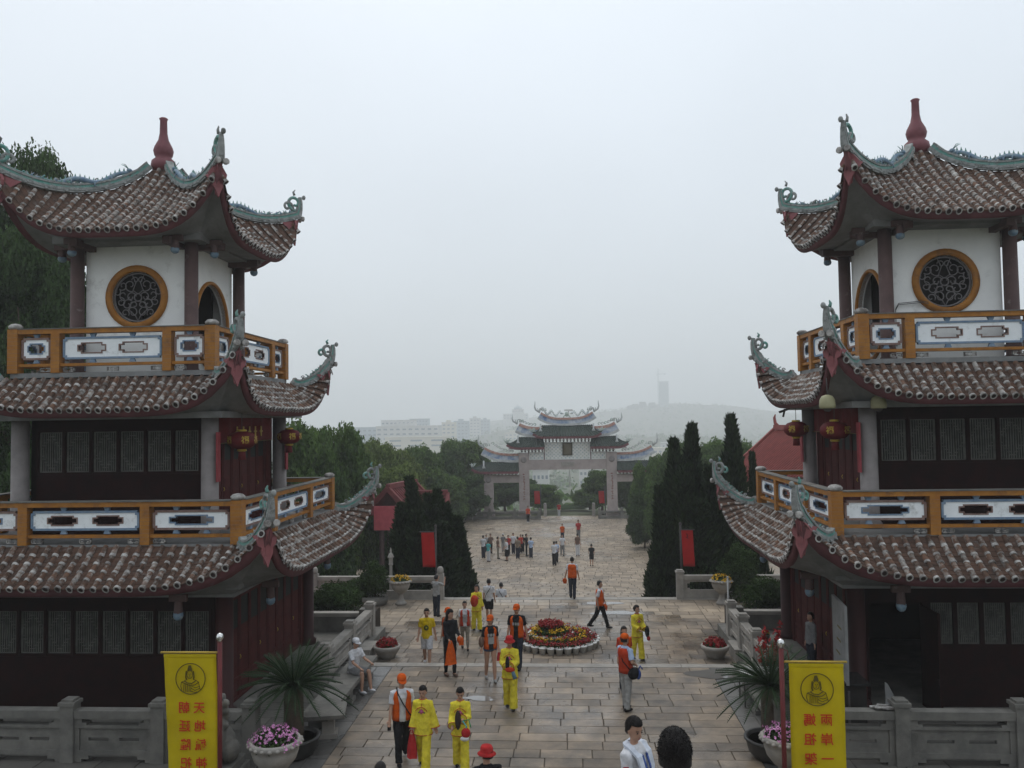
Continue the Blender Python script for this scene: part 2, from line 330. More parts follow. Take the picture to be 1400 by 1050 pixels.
def build_roof(tower, rf, inner, spacing, wallh, zsoff, seen_frac, with_apex=False, dragons=False, tl=.26):
    base = MB(); nrow = int(rf.b / spacing)
    cs = [(i + .5) * spacing for i in range(-nrow - 1, nrow + 1)]
    tiles = []
    for si, ang in enumerate(SIDES):
        M = RZ(ang)
        for c in cs:
            h0 = max(rf.a, abs(c) * 1.0 + .02)
            h1 = rf.h_eave(c)
            if h1 - h0 < .12: continue
            # pan tiles: small steps down the slope
            step = .105; n = max(1, int((h1 - h0 + .25) / step)); hw = spacing / 2
            for k in range(n):
                ha = h1 - (k + 1) * step; hb = h1 - k * step + .02
                if ha < rf.a - .02: ha = rf.a
                if hb <= ha: continue
                def cl(x, h): return max(-h, min(h, x))
                q = [Vector((cl(x, h), -h, rf.z(cl(x, h), h) + dz)) for x, h, dz in ((c - hw, ha, .0), (c + hw, ha, .0), (c + hw, hb, .018), (c - hw, hb, .018))]
                base.add(q + [q[3] - Vector((0, 0, .03)), q[2] - Vector((0, 0, .03))], [(3, 2, 1, 0), (4, 5, 2, 3)], 0, False, M)
        # cover rows
        for c in [x + spacing / 2 for x in cs]:
            h0 = max(rf.a, abs(c) + .05); h1 = rf.h_eave(c) + .03
            if h1 - h0 < .15: continue
            L = sum((rf.pt(c, h0 + (h1 - h0) * (i + 1) / 8) - rf.pt(c, h0 + (h1 - h0) * i / 8)).length for i in range(8))
            n = max(1, round(L / tl))
            for k in range(n):
                A = rf.pt(c, h0 + (h1 - h0) * k / n); B = rf.pt(c, h0 + (h1 - h0) * (k + 1) / n)
                x = (B - A); ln = x.length * 1.06; x = x.normalized(); y = Vector((0, 0, 1)).cross(x)
                if abs(x.y) > 1e-6: y = Vector((1, 0, 0)) - x * x.x
                y = y.normalized(); z = x.cross(y)
                if z.z < 0: y = -y; z = -z
                f = frame(A + z * (.005 + .012 * (k % 1)) + Vector((random.uniform(-.011, .011), 0, random.uniform(-.004, .014))), x * ln, y * random.uniform(.78, .92), z * random.uniform(.85, 1.05))
                tiles.append((si, c, k == n - 1, M @ f))
    roof = base.obj('roof', [PAN], tower)
    # the tiles that show largest become single pieces, the others one mass
    front, side = [t for t in tiles if t[0] == 0], [t for t in tiles if t[0] == (1 if inner > 0 else 3)]
    keep = [t for t in front if inner * t[1] > -rf.b * (.75 if with_apex else .5)]
    side.sort(key=lambda t: t[1] * (1 if inner > 0 else -1))
    keep = (keep + side)[:seen_frac]; kid = set(id(t) for t in keep)
    for t in keep: link('tile', TME[t[2]], roof, t[3])
    rest = MB()
    for t in tiles:
        if id(t) not in kid:
            src = TMB[t[2]]
            o = len(rest.v); rest.v.extend([tuple(t[3] @ Vector(p)) for p in src.v]); rest.f.extend([[i + o for i in f] for f in src.f]); rest.m.extend(src.m); rest.s.extend(src.s)
    tag(rest.obj('roof_tiles', [TILE_J, LIME, HOLE], roof), kind='stuff')
    # hips, tips, fascia and soffit, side by side
    for qi in range(4):
        M = RZ(SIDES[qi]); cx = 1
        n = 16; hT = rf.b + rf.ext; path = []
        for i in range(n + 1):
            h = rf.a + (hT - rf.a) * i / n; path.append(Vector((h, -h, rf.z(h, h) + .03)))
        d = Vector((1, -1, 0)).normalized(); tip = path[-1]
        tan = (path[-1] - path[-2]).normalized()
        k = .62 if dragons else .56
        horn = [tip + d * .05 + Vector((0, 0, .10)), tip + d * .085 + Vector((0, 0, .28 * k / .56)), tip + d * .09 + Vector((0, 0, .46 * k / .56)), tip + d * .06 + Vector((0, 0, .62 * k / .56))]
        full = path + horn
        sca = [1] * (n + 1) + [.9, .72, .55, .4]
        r = MB(); r.sweep(full, [(-.085, 0), (.085, 0), (.085, .05), (.10, .05), (.10, .12), (.075, .12), (.075, .19), (.095, .19), (.095, .24), (-.095, .24), (-.095, .19), (-.075, .19), (-.075, .12), (-.10, .12), (-.10, .05), (-.085, .05)], 0,
                          side=tuple(d.cross(Vector((0, 0, 1)))), scale=sca, mis=[0, 0, 0, 0, 0, 1, 0, 0, 2, 0, 0, 1, 0, 0, 0, 0])
        r.ell(tuple(full[-1] + d * .09), (.062, .062, .075), 0, 8, 6)
        for i in range(1, n, 2):           # scalloped tile ends under the ridge
            for sgn in (-1, 1):
                sdv = d.cross(Vector((0, 0, 1))) * (sgn * .10); r.ell(tuple(path[i] + sdv + Vector((0, 0, .02))), (.05, .05, .035), 0, 6, 4)
        for sgn in (-1, 1):                # the two round tile mouths under the horn
            r.lathe([(.075, 0), (.08, .07), (.055, .075)], 10, 3, M=frame(tip + d * .02 + d.cross(Vector((0, 0, 1))) * (sgn * .10) + Vector((0, 0, -.02)), d.cross(Vector((0, 0, 1))), Vector((0, 0, 1)), d))
        r.obj('ridge', [RIDGE, TEAL, RIDGE, LIME], roof, M)
        o = MB()                           # scrollwork standing on the ridge end
        up = Vector((0, 0, 1)); b0 = tip - d * .16 + up * .26
        kk = 1.25 if dragons else 1.
        o.tube(spiral(b0 + up * .17 * kk, .20 * kk, .05 * kk, -1.9, 5.2, 22, -d, up), [.05] * 12 + [.04] * 11, 6, 0)
        o.tube(spiral(b0 - d * .23 + up * .06, .15 * kk, .03, 3.6, -2.6, 16, -d, up), .042, 6, 1)
        o.tube([path[i] + up * .27 for i in range(int(n * .55), n)] + [b0 - d * .05], [.012 + .0016 * i for i in range(n - int(n * .55))] + [.03], 6, 0)
        o.tube([b0 + up * .36 * kk, b0 - d * .04 + up * .44 * kk, b0 + d * .02 + up * .50 * kk], [.045, .035, .015], 5, 1)
        ro_ = random.Random(qi + int(rf.b * 10))
        for i in range(46 if dragons else 26):     # jagged ceramic leaves and flowers crowding the ridge
            u_ = ro_.uniform(.12, .97) if dragons else ro_.uniform(.5, .98)
            h_ = rf.a + (hT - rf.a) * u_; c0 = Vector((h_, -h_, rf.z(h_, h_) + .24)) + d.cross(up) * ro_.uniform(-.07, .07); k_ = ro_.uniform(.07, .17)
            o.tube([c0, c0 + d * ro_.uniform(-.06, .06) + up * k_ * .6 + d.cross(up) * ro_.uniform(-.04, .04), c0 + d * ro_.uniform(-.12, .12) + up * k_ + d.cross(up) * ro_.uniform(-.06, .06)], [.030, .026, .006], 4, ro_.choice((0, 1, 2)))
        for i in range(9):                 # small leaves and florets along the ridge back
            h_ = rf.a + (hT - rf.a) * (.30 + .065 * i); c0 = Vector((h_, -h_, rf.z(h_, h_) + .27)); ph = i * 1.3
            o.tube(spiral(c0 + up * .05, .07, .02, ph, ph + 4.4, 8, -d, up), .017, 4, i % 2)
            if i % 3 == 0: o.ell(tuple(c0 + up * .03), (.045, .045, .04), 0, 6, 4)
        for i in range(int(n * .6), n):
            pz = path[i] + up * .23; sd_ = d.cross(up) * .012
            o.add([pz - d * .05 - sd_, pz + d * .04 - sd_, pz - d * .06 + up * .13, pz - d * .05 + sd_, pz + d * .04 + sd_], [(0, 1, 2), (4, 3, 2), (0, 2, 3), (1, 4, 2)], 1)
        o.obj('ridge_ornament', [TEAL, RIDGE, BLUEC] if dragons else [RIDGE, TEAL, LIME], roof, M)['kind'] = 'stuff'
        if dragons:                        # a little dragon crawling along the ridge
            g = MB(); body = []
            for i in range(19):
                t = i / 18; h = rf.a + (hT - rf.a) * (.16 + .52 * t); body.append(Vector((h, -h, rf.z(h, h) + .33 + .07 * math.sin(t * 12))) + d.cross(up) * (.05 * math.sin(t * 9)))
            g.tube(body, [.045 + .03 * math.sin(math.pi * i / 18) for i in range(19)], 6, 0)
            for i in range(1, 18):
                g.add([body[i] + up * .05 - d * .03, body[i] + up * .05 + d * .03, body[i] + up * .15 + d * .0], [(0, 1, 2)], 1); g.add([body[i] + up * .05 - d * .03, body[i] + up * .05 + d * .03, body[i] + up * .15 + d.cross(up) * .012], [(2, 1, 0)], 1)
            for i in (4, 8, 13):
                for sgn in (-1, 1): g.tube([body[i], body[i] + d.cross(up) * (.09 * sgn) - up * .02, body[i] + d.cross(up) * (.11 * sgn) - up * .12], .018, 5, 0)
            hd = body[0]; g.ell(tuple(hd - d * .02 + up * .06), (.075, .075, .06), 0, 8, 6); g.tube([hd + up * .08, hd - d * .10 + up * .05, hd - d * .20 + up * .10], [.04, .03, .015], 6, 0)
            for sgn in (-1, 1): g.tube([hd + up * .10, hd + d * .10 + up * .19 + d.cross(up) * (.05 * sgn), hd + d * .18 + up * .20 + d.cross(up) * (.05 * sgn)], [.015, .012, .004], 4, 1)
            g.obj('ridge_dragon', [BLUEC, TEAL], roof, M)
        # fascia board under the tile ends, deeper towards the corner, with the soffit behind it
        fa = MB(); ns = 24; rowA = []
        for i in range(ns + 1):
            s_ = -1 + 2 * i / ns; B = rf.b + rf.ext * abs(s_) ** 3 - .02; c = s_ * B
            z = rf.z(c, B) - .01; dp = .20 + .16 * abs(s_) ** 4
            rowA.append([Vector((c, -B, z)), Vector((c * (1 - .03 / B), -(B - .03), z - dp)), Vector((c * (1 - .16 / B), -(B - .16), z - dp + .03)), Vector((s_ * (wallh + .42), -(wallh + .42), zsoff))])
        vs = [p for row in rowA for p in row]
        fa.add(vs, [(i * 4 + j, (i + 1) * 4 + j, (i + 1) * 4 + j + 1, i * 4 + j + 1) for i in range(ns) for j in (0, 1)], 0, True)
        fa.add(vs, [(i * 4 + 2, (i + 1) * 4 + 2, (i + 1) * 4 + 3, i * 4 + 3) for i in range(ns)], 1, True)
        fa.obj('eave_board', [FASCIA, SOFFIT], roof, M)
        # pendant plate hanging under the tip
        B = rf.b + rf.ext - .10; zt = rf.z(B, B) - .12; e = Vector((B, -B, zt)); g = MB()
        ou = [e + d * .10 + up * .16, e + d * .02 - up * .10, e - d * .01 - up * .44, e - d * .07 - up * .60, e - d * .16 - up * .42, e - d * .22 - up * .30, e - d * .34 - up * .26, e - d * .44 - up * .10, e - d * .30 + up * .06]
        sd = d.cross(up) * .055
        g.add([p + sd for p in ou] + [p - sd for p in ou], [tuple(range(9)), tuple(range(17, 8, -1))] + [(i, i + 9, (i + 1) % 9 + 9, (i + 1) % 9) for i in range(9)], 0)
        sd2 = d.cross(up) * .10
        g.add([e + d * .05 + up * .10, e - d * .12 - up * .30 + sd2, e - d * .50 - up * .02 + sd2 * 1.4, e - d * .12 - up * .30 - sd2, e - d * .50 - up * .02 - sd2 * 1.4, e - d * .02 - up * .42], [(0, 5, 1), (0, 1, 2), (0, 3, 5), (0, 4, 3)], 0)
        sv = d.cross(up); lf = [(0, .22), (.13, .12), (.23, -.02), (.20, -.14), (.12, -.20), (.13, -.32), (.06, -.46), (0, -.62), (-.06, -.46), (-.13, -.32), (-.12, -.20), (-.20, -.14), (-.23, -.02), (-.13, .12)]
        c0 = e - d * .02 - up * .04; n_ = len(lf)
        g.add([c0 + sv * a + up * z_ + d * (.03 - .25 * abs(a)) for a, z_ in lf] + [c0 + sv * a + up * z_ - d * (.03 + .25 * abs(a)) for a, z_ in lf], [tuple(range(n_)), tuple(range(2 * n_ - 1, n_ - 1, -1))] + [(i, i + n_, (i + 1) % n_ + n_, (i + 1) % n_) for i in range(n_)], 0)
        g.obj('corner_pendant', [FASCIA_L], roof, M)
    return roof

def pendants(tower, pts, zt, L):
    for x, y in pts:
        b = MB(); b.lathe([(.05, 0), (.05, -.08 * L), (.085, -.12 * L), (.10, -.36 * L), (.09, -.44 * L)], 10, 0, (x, y, zt))
        b.lathe([(.102, -.36 * L), (.11, -.43 * L), (.09, -.50 * L), (.045, -.54 * L), (.01, -.55 * L)], 10, 1, (x, y, zt), wob=lambda a: 1 + .07 * math.cos(a * 7))
        b.box(x - .2, x + .2, y - .05, y + .05, zt - .09, zt + .06, 0)
        b.obj('lotus_bud', [COLUMN, BLUEC], tower)

def panel_part(rail, x0, x1, z0, z1, M, holes, border, mi_b):
    """a white openwork panel with a coloured frame; stepped cross openings"""
    W = x1 - x0; H = z1 - z0; b = MB(); bw = .045
    c = .10
    # outer border ring with stepped corners
    xs = [x0, x0 + c * .5, x0 + c, x1 - c, x1 - c * .5, x1]; zs = [z0, z0 + c * .5, z0 + c, z1 - c, z1 - c * .5, z1]
    def ring(i, j):
        ci = min(i, 4 - i); cj = min(j, 4 - j)
        if ci + cj < 1: return True                 # cut corner
        return not (ci == 0 or cj == 0 or (ci + cj) == 2 and ci == 1)
    b.cells(xs, zs, ring, -.045, .045, 1, M)
    # white plate
    cross = []
    n = holes; cw = .5 if n == 1 and W > 1.2 else .34 if W > 1.2 else .24
    if W < .9: cw = .2
    ch = H * .2
    ex = [x0 + c * .5]; spans = []
    for k in range(n):
        m = x0 + W * (k + 1) / (n + 1) if n > 1 else (x0 + x1) / 2
        if n == 2: m = (x0 + x1) / 2 + (k - .5) * W * .42
        st = cw * .28
        spans.append((m, st)); ex += [m - cw, m - cw + st, m - .0 + cw - st, m + cw]
    ex.append(x1 - c * .5)
    zm = (z0 + z1) / 2; ez = [z0 + c * .5, zm - ch, zm - ch * .5, zm + ch * .5, zm + ch, z1 - c * .5]
    def op(i, j):
        if i == 0 or i == len(ex) - 2: return False
        k = (i - 1) % 4
        if k == 3: return False
        if k == 1: return 1 <= j <= 3
        return j == 2
    b.cells(ex, ez, op, -.022, .022, 0, M)
    # raised frame round each opening
    for m, st in spans:
        t = .03
        fx = [m - cw - t, m - cw, m - cw + st - t * .0, m + cw - st, m + cw, m + cw + t]; fx = [m - cw - t, m - cw + st - t, m + cw - st + t, m + cw + t]
        fz = [zm - ch - t, zm - ch * .5 - t, zm + ch * .5 + t, zm + ch + t]
        gx = [m - cw - t, m - cw, m - cw + st - t, m - cw + st, m + cw - st, m + cw - st + t, m + cw, m + cw + t]
        gz = [zm - ch - t, zm - ch, zm - ch * .5 - t, zm - ch * .5, zm + ch * .5, zm + ch * .5 + t, zm + ch, zm + ch + t]
        def fr(i, j):
            inside = (3 <= i <= 3 and 1 <= j <= 5) or (1 <= i <= 5 and j == 3)
            outer = (2 <= i <= 4) or (2 <= j <= 4)
            return inside or not outer
        b.cells(gx, gz, fr, -.034, .034, 2, M)
    # little blue brackets that hold the panel
    for fx in ((.3, .7) if W > 1.2 else (.5,)):
        m = x0 + W * fx
        for zz, dz in ((z1, .085), (z0, -.085)): b.add([(m - .08, -.03, zz + dz), (m + .08, -.03, zz + dz), (m + .045, -.03, zz), (m - .045, -.03, zz), (m - .08, .03, zz + dz), (m + .08, .03, zz + dz), (m + .045, .03, zz), (m - .045, .03, zz)], [(0, 1, 2, 3), (7, 6, 5, 4), (0, 3, 7, 4), (1, 5, 6, 2), (0, 4, 5, 1), (3, 2, 6, 7)], 3, M=M)
    b.obj('panel', [PANELW, border, BROWNP if border is BLUEP and mi_b else BLUEP, BLUEP], rail)

def balcony(tower, half, z0, ztop, inner_x, wide_holes):
    """ochre posts and rails round the four sides with white panels between them"""
    rail = MB().box(-half + .05, half - .05, -half + .05, half - .05, z0 - .12, z0, 0).obj('balcony', [SOFFIT], tower)
    pw = .13; H = ztop - z0
    xs = [-half + pw, -inner_x, inner_x, half - pw]
    for si, ang in enumerate(SIDES):
        M = RZ(ang) @ TR(0, -half + pw, 0)
        MB().box(-half + .012, half - 2 * pw, -.11, .11, ztop - .11, ztop, 0, M).box(-half + 2 * pw, half - 2 * pw, -.13, .13, ztop, ztop + .025, 1, M).obj('rail', [ORANGE, STONE], rail)
        MB().box(-half + 2 * pw, half - 2 * pw, -.07, .07, z0 + .16, z0 + .23, 0, M).obj('rail', [ORANGE], rail)
        b = MB(); cp = half - pw                        # corner post with a ribbed melon knob
        b.box(cp - pw, cp + pw, -pw, pw, z0, ztop + .012, 0, M)
        for k in range(1, 11): b.box(cp - pw - .002, cp + pw + .002, -pw - .002, pw + .002, z0 + H * k / 11, z0 + H * k / 11 + .006, 1, M)
        b.obj('post', [ORANGE, BROWNP], rail)
        MB().lathe([(.09, 0), (.15, .04), (.155, .09), (.10, .14), (.03, .155)], 24, 0, (cp, 0, ztop + .012), M, wob=lambda a: 1 + .08 * abs(math.sin(a * 5))).obj('knob', [LIME], rail)
        for x in xs[1:3]:
            b = MB().box(x - .11, x + .11, -.115, .115, z0, ztop - .11, 0, M)
            for k in range(1, 10): b.box(x - .112, x + .112, -.117, .117, z0 + H * .9 * k / 10, z0 + H * .9 * k / 10 + .006, 1, M)
            b.obj('post', [ORANGE, BROWNP], rail)
        for k, (a, c) in enumerate(zip(xs[:-1], xs[1:])):
            a2 = a + (pw if k == 0 else .11) + .05; c2 = c - (pw if k == 2 else .11) - .05
            panel_part(rail, a2, c2, z0 + .33, ztop - .20, M, 2 if k == 1 else 1, (BLUEP if k == 1 else BROWNP), k == 1)
        for x in (0, -inner_x + .3, inner_x - .3, inner_x + .3, -inner_x - .3):   # small key-fret blocks under the lower rail
            b = MB()
            for sg in (-1, 1):
                for r in ((.02, .14, .03, .05), (.02, .14, .11, .13), (.12, .14, .03, .13), (.05, .10, .065, .085)): b.box(min(sg * r[0], sg * r[1]) + x, max(sg * r[0], sg * r[1]) + x, -.03, .03, z0 + r[2], z0 + r[3], 0, M)
            b.obj('fret_block', [LIME], rail)
    return rail

def hole_wall(b, x0, x1, z0, z1, outline, y0, y1, mi, M):
    """rectangular wall with an opening given as a closed outline (x, z) round a centre"""
    cx = sum(p[0] for p in outline) / len(outline); cz = sum(p[1] for p in outline) / len(outline)
    o = []
    for x, z in outline:
        dx, dz = x - cx, z - cz
        k = min([((x1 if dx > 0 else x0) - cx) / dx if abs(dx) > 1e-9 else 1e9, ((z1 if dz > 0 else z0) - cz) / dz if abs(dz) > 1e-9 else 1e9]); o.append((cx + dx * k, cz + dz * k))
    n = len(outline)
    for yy in (y0, y1):
        vs = [(p[0], yy, p[1]) for p in outline] + [(p[0], yy, p[1]) for p in o]
        fs = [(i, (i + 1) % n, (i + 1) % n + n, i + n) for i in range(n)]
        b.add(vs, [f[::-1] if yy == y0 else f for f in fs], mi, False, M)
        for X in (x0, x1):
            for Z in (z0, z1):                     # close the corners
                i = min(range(n), key=lambda i: (abs(o[i][0] - X) + abs(o[(i + 1) % n][0] - X) + abs(o[i][1] - Z) + abs(o[(i + 1) % n][1] - Z)))
                b.add([(o[i][0], yy, o[i][1]), (X, yy, Z), (o[(i + 1) % n][0], yy, o[(i + 1) % n][1])], [(0, 1, 2)], mi, False, M)
    b.add([(p[0], y0, p[1]) for p in outline] + [(p[0], y1, p[1]) for p in outline], [(i, i + n, (i + 1) % n + n, (i + 1) % n) for i in range(n)], mi, False, M)

def lattice(parent, x0, x1, z0, z1, y, M, backing=True):
    b = MB(); n = 10
    for i in range(n):
        x = x0 + (x1 - x0) * (i + .5) / n; b.box(x - .012, x + .012, y - .012, y + .012, z0, z1, 0, M)
    cx = (x0 + x1) / 2
    for k in range(5):
        for sg in (-1, 1):
            for zz in ((z0 + z1) / 2 - (z1 - z0) * .40 + k * .075, (z0 + z1) / 2 + (z1 - z0) * .40 - k * .075):
                x = cx + sg * (x1 - x0) * (.05 + .1 * k); b.box(x - .035, x + .035, y - .017, y + .005, zz - .012, zz + .012, 0, M)
    for X in (x0, x1): b.box(X - .012, X + .012, y - .016, y + .016, z0, z1, 0, M)
    for Z in (z0, z1): b.box(x0, x1, y - .015, y + .015, Z - .012, Z + .012, 0, M)
    w_ = b.obj('window', [LATT], parent)
    MB().box(x0, x1, y + .05, y + .06, z0, z1, 0, M).obj('pane', [GLASSP if backing else DARK], w_)

def timber_wall(tower, half, z0, z1, wz0, wz1, nwin, M, xin, open_front=False):
    """dark red panelled wall with a row of lattice windows"""
    xs = [-half]; 
    ww = 2 * xin / nwin
    for k in range(nwin): xs += [-xin + ww * k + .05, -xin + ww * (k + 1) - .05]
    xs.append(half)
    b = MB(); b.cells(xs, [z0, wz0, wz1, z1], lambda i, j: j == 1 and i % 2 == 1, -half, -half + .12, 0, M)
    for k in range(nwin + 1): b.box(-xin + ww * k - .03, -xin + ww * k + .03, -half - .02, -half, wz0 - .05, wz1 + .05, 0, M)
    b.box(-half + .03, half - .03, -half - .025, -half, wz0 - .12, wz0 - .06, 0, M)
    wl = b.obj('wall', [REDWOOD], tower)
    for k in range(nwin): lattice(wl, -xin + ww * k + .06, -xin + ww * (k + 1) - .06, wz0 + .01, wz1 - .01, -half + .05, M)
    return wl

def door_wall(tower, half, z0, z1, nd, xin, M, glass_z):
    """a row of door leaves with glazed upper lights and carved lower panels"""
    b = MB(); b.cells([-half, -xin, xin, half], [z0, z1 - .35, z1], lambda i, j: i == 1 and j == 0, -half, -half + .12, 0, M)
    wl = b.obj('wall', [DOORRED], tower); dw = 2 * xin / nd
    for k in range(nd):
        a = -xin + dw * k + .012; c = a + dw - .024; y = -half + .03; Z = z1 - .37
        d = MB(); d.cells([a, a + .07, c - .07, c], [z0 + .03, z0 + .12, z0 + .5, z0 + .58, glass_z[0], glass_z[1], Z], lambda i, j: i == 1 and j in (1, 3, 4), y, y + .05, 0, M)
        d.box(a + .06, c - .06, y + .02, y + .04, z0 + .1, glass_z[0], 0, M)
        for zz in (z0 + .32, z0 + .58 + (glass_z[0] - z0 - .58) * .5): d.box(a + .11, c - .11, y + .008, y + .02, zz - .12, zz + .12, 0, M)
        dd = d.obj('door', [DOORRED], wl)
        MB().box(a + .07, c - .07, y + .02, y + .03, glass_z[0], glass_z[1], 0, M).obj('pane', [GLASSP], wl)
        if k % 2 == 0: MB().tube([(c - .035, y - .03, z0 + 1.0), (c - .035, y - .05, z0 + 1.05), (c - .035, y - .03, z0 + 1.1)], .012, 5, 0, M=M).obj('handle', [GOLD], wl)

def tracery(parent, r, M):
    """iron scrollwork of the round window"""
    b = MB(); X = (1, 0, 0); Z = (0, 0, 1); t = .014
    b.tube([(r * math.cos(a), 0, r * math.sin(a)) for a in np.linspace(0, 2 * math.pi, 41)], .022, 6)
    b.tube([(.1 * math.cos(a), 0, .1 * math.sin(a)) for a in np.linspace(0, 2 * math.pi, 21)], .018, 5)
    for sx in (-1, 1):
        ax = (sx, 0, 0)
        def S(c, r0, r1, a0, a1): b.tube(spiral((c[0] * sx * r, 0, c[1] * r), r0 * r, r1 * r, a0, a1, 18, ax, Z), t, 5)
        S((.30, .02), .22, .05, 3.0, -3.4); S((.62, .10), .26, .06, 3.4, 9.2); S((.33, .52), .28, .06, -2.0, 4.6)
        S((.12, .72), .16, .04, 0, 6.0); S((.66, .50), .20, .05, 5.5, -1.0); S((.74, -.18), .20, .05, 1.5, 8.5)
        S((.45, -.30), .24, .06, 2.4, -4.2); S((.22, -.62), .24, .06, .4, 7.0); S((.55, -.64), .18, .05, 3.8, -2.4); S((.16, -.32), .18, .04, -.6, 5.4)
        S((.90, .22), .16, .03, 2.5, 7.5)
        b.tube([(sx * .02, 0, .1), (sx * .22 * r, 0, .3 * r), (sx * .1 * r, 0, .62 * r), (sx * .26 * r, 0, .95 * r)], t, 5)
        b.tube([(sx * .02, 0, -.1), (sx * .30 * r, 0, -.2 * r), (sx * .38 * r, 0, -.52 * r), (sx * .1 * r, 0, -.78 * r), (0, 0, -.98 * r)], t, 5)
    b.obj('tracery', [IRON_L], parent, M)
IRON_L = mat('grey_iron', (.20, .19, .19), (.13, .12, .12), 8, .6)

def pagoda(loc, inner, label, group):
    t = thing('pagoda', label, 'pagoda', loc, 0, group)
    # ground storey
    MB().box(-3.35, 3.35, -3.35, 3.35, -.45, .12, 0).obj('plinth', [STONE], t)
    H1 = 3.0; mi = 1 if inner > 0 else 3
    for si in range(4):
        M = RZ(SIDES[si])
        if si == mi: door_wall(t, H1, .12, 3.1, 8, 2.6, M, (1.9, 2.6))
        elif si == 0 and inner < 0:
            # an open doorway next to the window bays
            b = MB(); xs = [-H1, -2.75, -1.55, -1.4]; n = 7; w_ = (2.75 + 1.4) / n
            for k in range(n): xs += [-1.4 + w_ * k + .06, -1.4 + w_ * (k + 1) - .04]
            xs.append(H1)
            b.cells(xs, [.12, 1.55, 2.5, 3.1], lambda i, j: (i == 1 and j < 2) or (j == 1 and i >= 4 and i % 2 == 0 and i < len(xs) - 2) or (j == 1 and i == 3 and False), -H1, -H1 + .12, 0, M)
            wl = b.obj('wall', [REDWOOD], t)
            for k in range(n): lattice(wl, -1.4 + w_ * k + .08, -1.4 + w_ * (k + 1) - .06, 1.56, 2.49, -H1 + .05, M)
            MB().box(-1.58, -1.52, -H1 - .9, -H1 + .04, .15, 2.45, 0, M).box(-1.60, -1.50, -H1 - .88, -H1 - .80, .9, 1.0, 0, M).obj('door', [REDWOOD], wl)
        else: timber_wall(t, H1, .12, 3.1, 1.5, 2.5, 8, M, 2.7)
    for sx in (-1, 1):
        for sy in (-1, 1):
            MB().lathe([(.26, 0), (.28, .15), (.2, .22), (.2, 3.1)], 16, 0, (sx * 3.05, sy * 3.05, .1)).obj('column', [GCOL], t)
            MB().lathe([(.2, 0), (.2, 2.9)], 14, 0, (sx * 3.75, sy * 3.75, .1)).obj('column', [COLUMN], t) if False else None
    for si in range(4):
        MB().box(-3.46 + (.02 if si % 2 else 0), 3.46 - (.02 if si % 2 else 0), -3.46, -2.6, 2.92, 3.18, 0, RZ(SIDES[si]) if si % 2 == 0 else RZ(SIDES[si]) @ TR(0, .006, .004)).obj('beam', [SOFFIT], t)
    build_roof(t, Roof(3.7, 4.12, 4.62, 3.36, .20, 1.12, .85, 4.2, 1.5), inner, .272, 3.0, 2.96, 112)
    pendants(t, [(sx * a, -sy * c) for sx in (-1, 1) for sy in (-1, 1) for a, c in ((2.35, 3.9), (3.9, 2.35))], 3.02, .95)
    MB().box(-3.66, 3.66, -3.66, 3.66, 3.14, 4.04, 0).obj('floor_slab', [SOFFIT], t)
    balcony(t, 3.74, 4.16, 5.14, 1.46, 2)
    # middle storey
    H2 = 2.25
    for si in range(4):
        M = RZ(SIDES[si])
        if si == mi: door_wall(t, H2, 4.16, 7.1, 6, 1.75, M, (5.95, 6.5))
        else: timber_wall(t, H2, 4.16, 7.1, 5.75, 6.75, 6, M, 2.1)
    for sx in (-1, 1):
        for sy in (-1, 1): MB().lathe([(.25, 0), (.26, .12), (.21, .18), (.20, 3.0)], 18, 0, (sx * 2.42, sy * 2.42, 4.16)).obj('column', [COLGREY], t)
    for si in range(4):
        MB().box(-2.95 + (.02 if si % 2 else 0), 2.95 - (.02 if si % 2 else 0), -2.95, -2.0, 7.05, 7.20, 0, RZ(SIDES[si]) if si % 2 == 0 else RZ(SIDES[si]) @ TR(0, .006, .004)).obj('beam', [SOFFIT], t)
    build_roof(t, Roof(2.68, 8.06, 3.5, 7.28, .20, 1.12, .85, 4.2, 1.5), inner, .235, 2.3, 7.12, 90)
    MB().box(-2.62, 2.62, -2.62, 2.62, 7.18, 8.02, 0).obj('floor_slab', [SOFFIT], t)
    balcony(t, 2.64, 8.22, 9.30, 1.42, 2)
    # upper storey: white walls, round windows front and back, arched doorways on the sides
    H3 = 1.38
    for si in range(4):
        M = RZ(SIDES[si]); b = MB()
        if si % 2 == 0: MB().box(-.95, .95, -H3 + .30, -H3 + .36, 9.2, 11.3, 0, M).obj('screen', [DARK], t)  # added dark sheet stands in for the unlit room behind the round window
        if si % 2 == 0: ol = [(.67 * math.cos(a), 10.24 + .67 * math.sin(a)) for a in np.linspace(0, 2 * math.pi, 41)[:-1]]
        else: ol = [(.98 * math.cos(a), 9.58 + 1.16 * math.sin(a)) for a in np.linspace(0, 2 * math.pi, 41)[:-1]]
        hole_wall(b, -H3, H3, 8.2, 11.75, ol, -H3, -H3 + .14, 0, M)
        wl = b.obj('wall', [WHITE], t)
        g = MB(); n = len(ol); cx, cz = 0, (10.24 if si % 2 == 0 else 9.58)
        k1 = .165
        def off(p, d): 
            v = Vector((p[0] - cx, p[1] - cz)); q = v.normalized() * d; return (p[0] + q.x, p[1] + q.y)
        rings = [[(*off(p, a), y) for p in ol] for a, y in ((-.0, -H3 + .1), (-.0, -H3 - .06), (.06, -H3 - .075), (k1 if si % 2 == 0 else .09, -H3 - .05), (k1 if si % 2 == 0 else .09, -H3 + .02))]
        vs = [(p[0], p[2], p[1]) for rg in rings for p in rg]
        g.add(vs, [(j * n + i, j * n + (i + 1) % n, (j + 1) * n + (i + 1) % n, (j + 1) * n + i) for j in range(4) for i in range(n)], 0, True, M)
        g.obj('window_ring' if si % 2 == 0 else 'arch_frame', [ORANGE], wl)
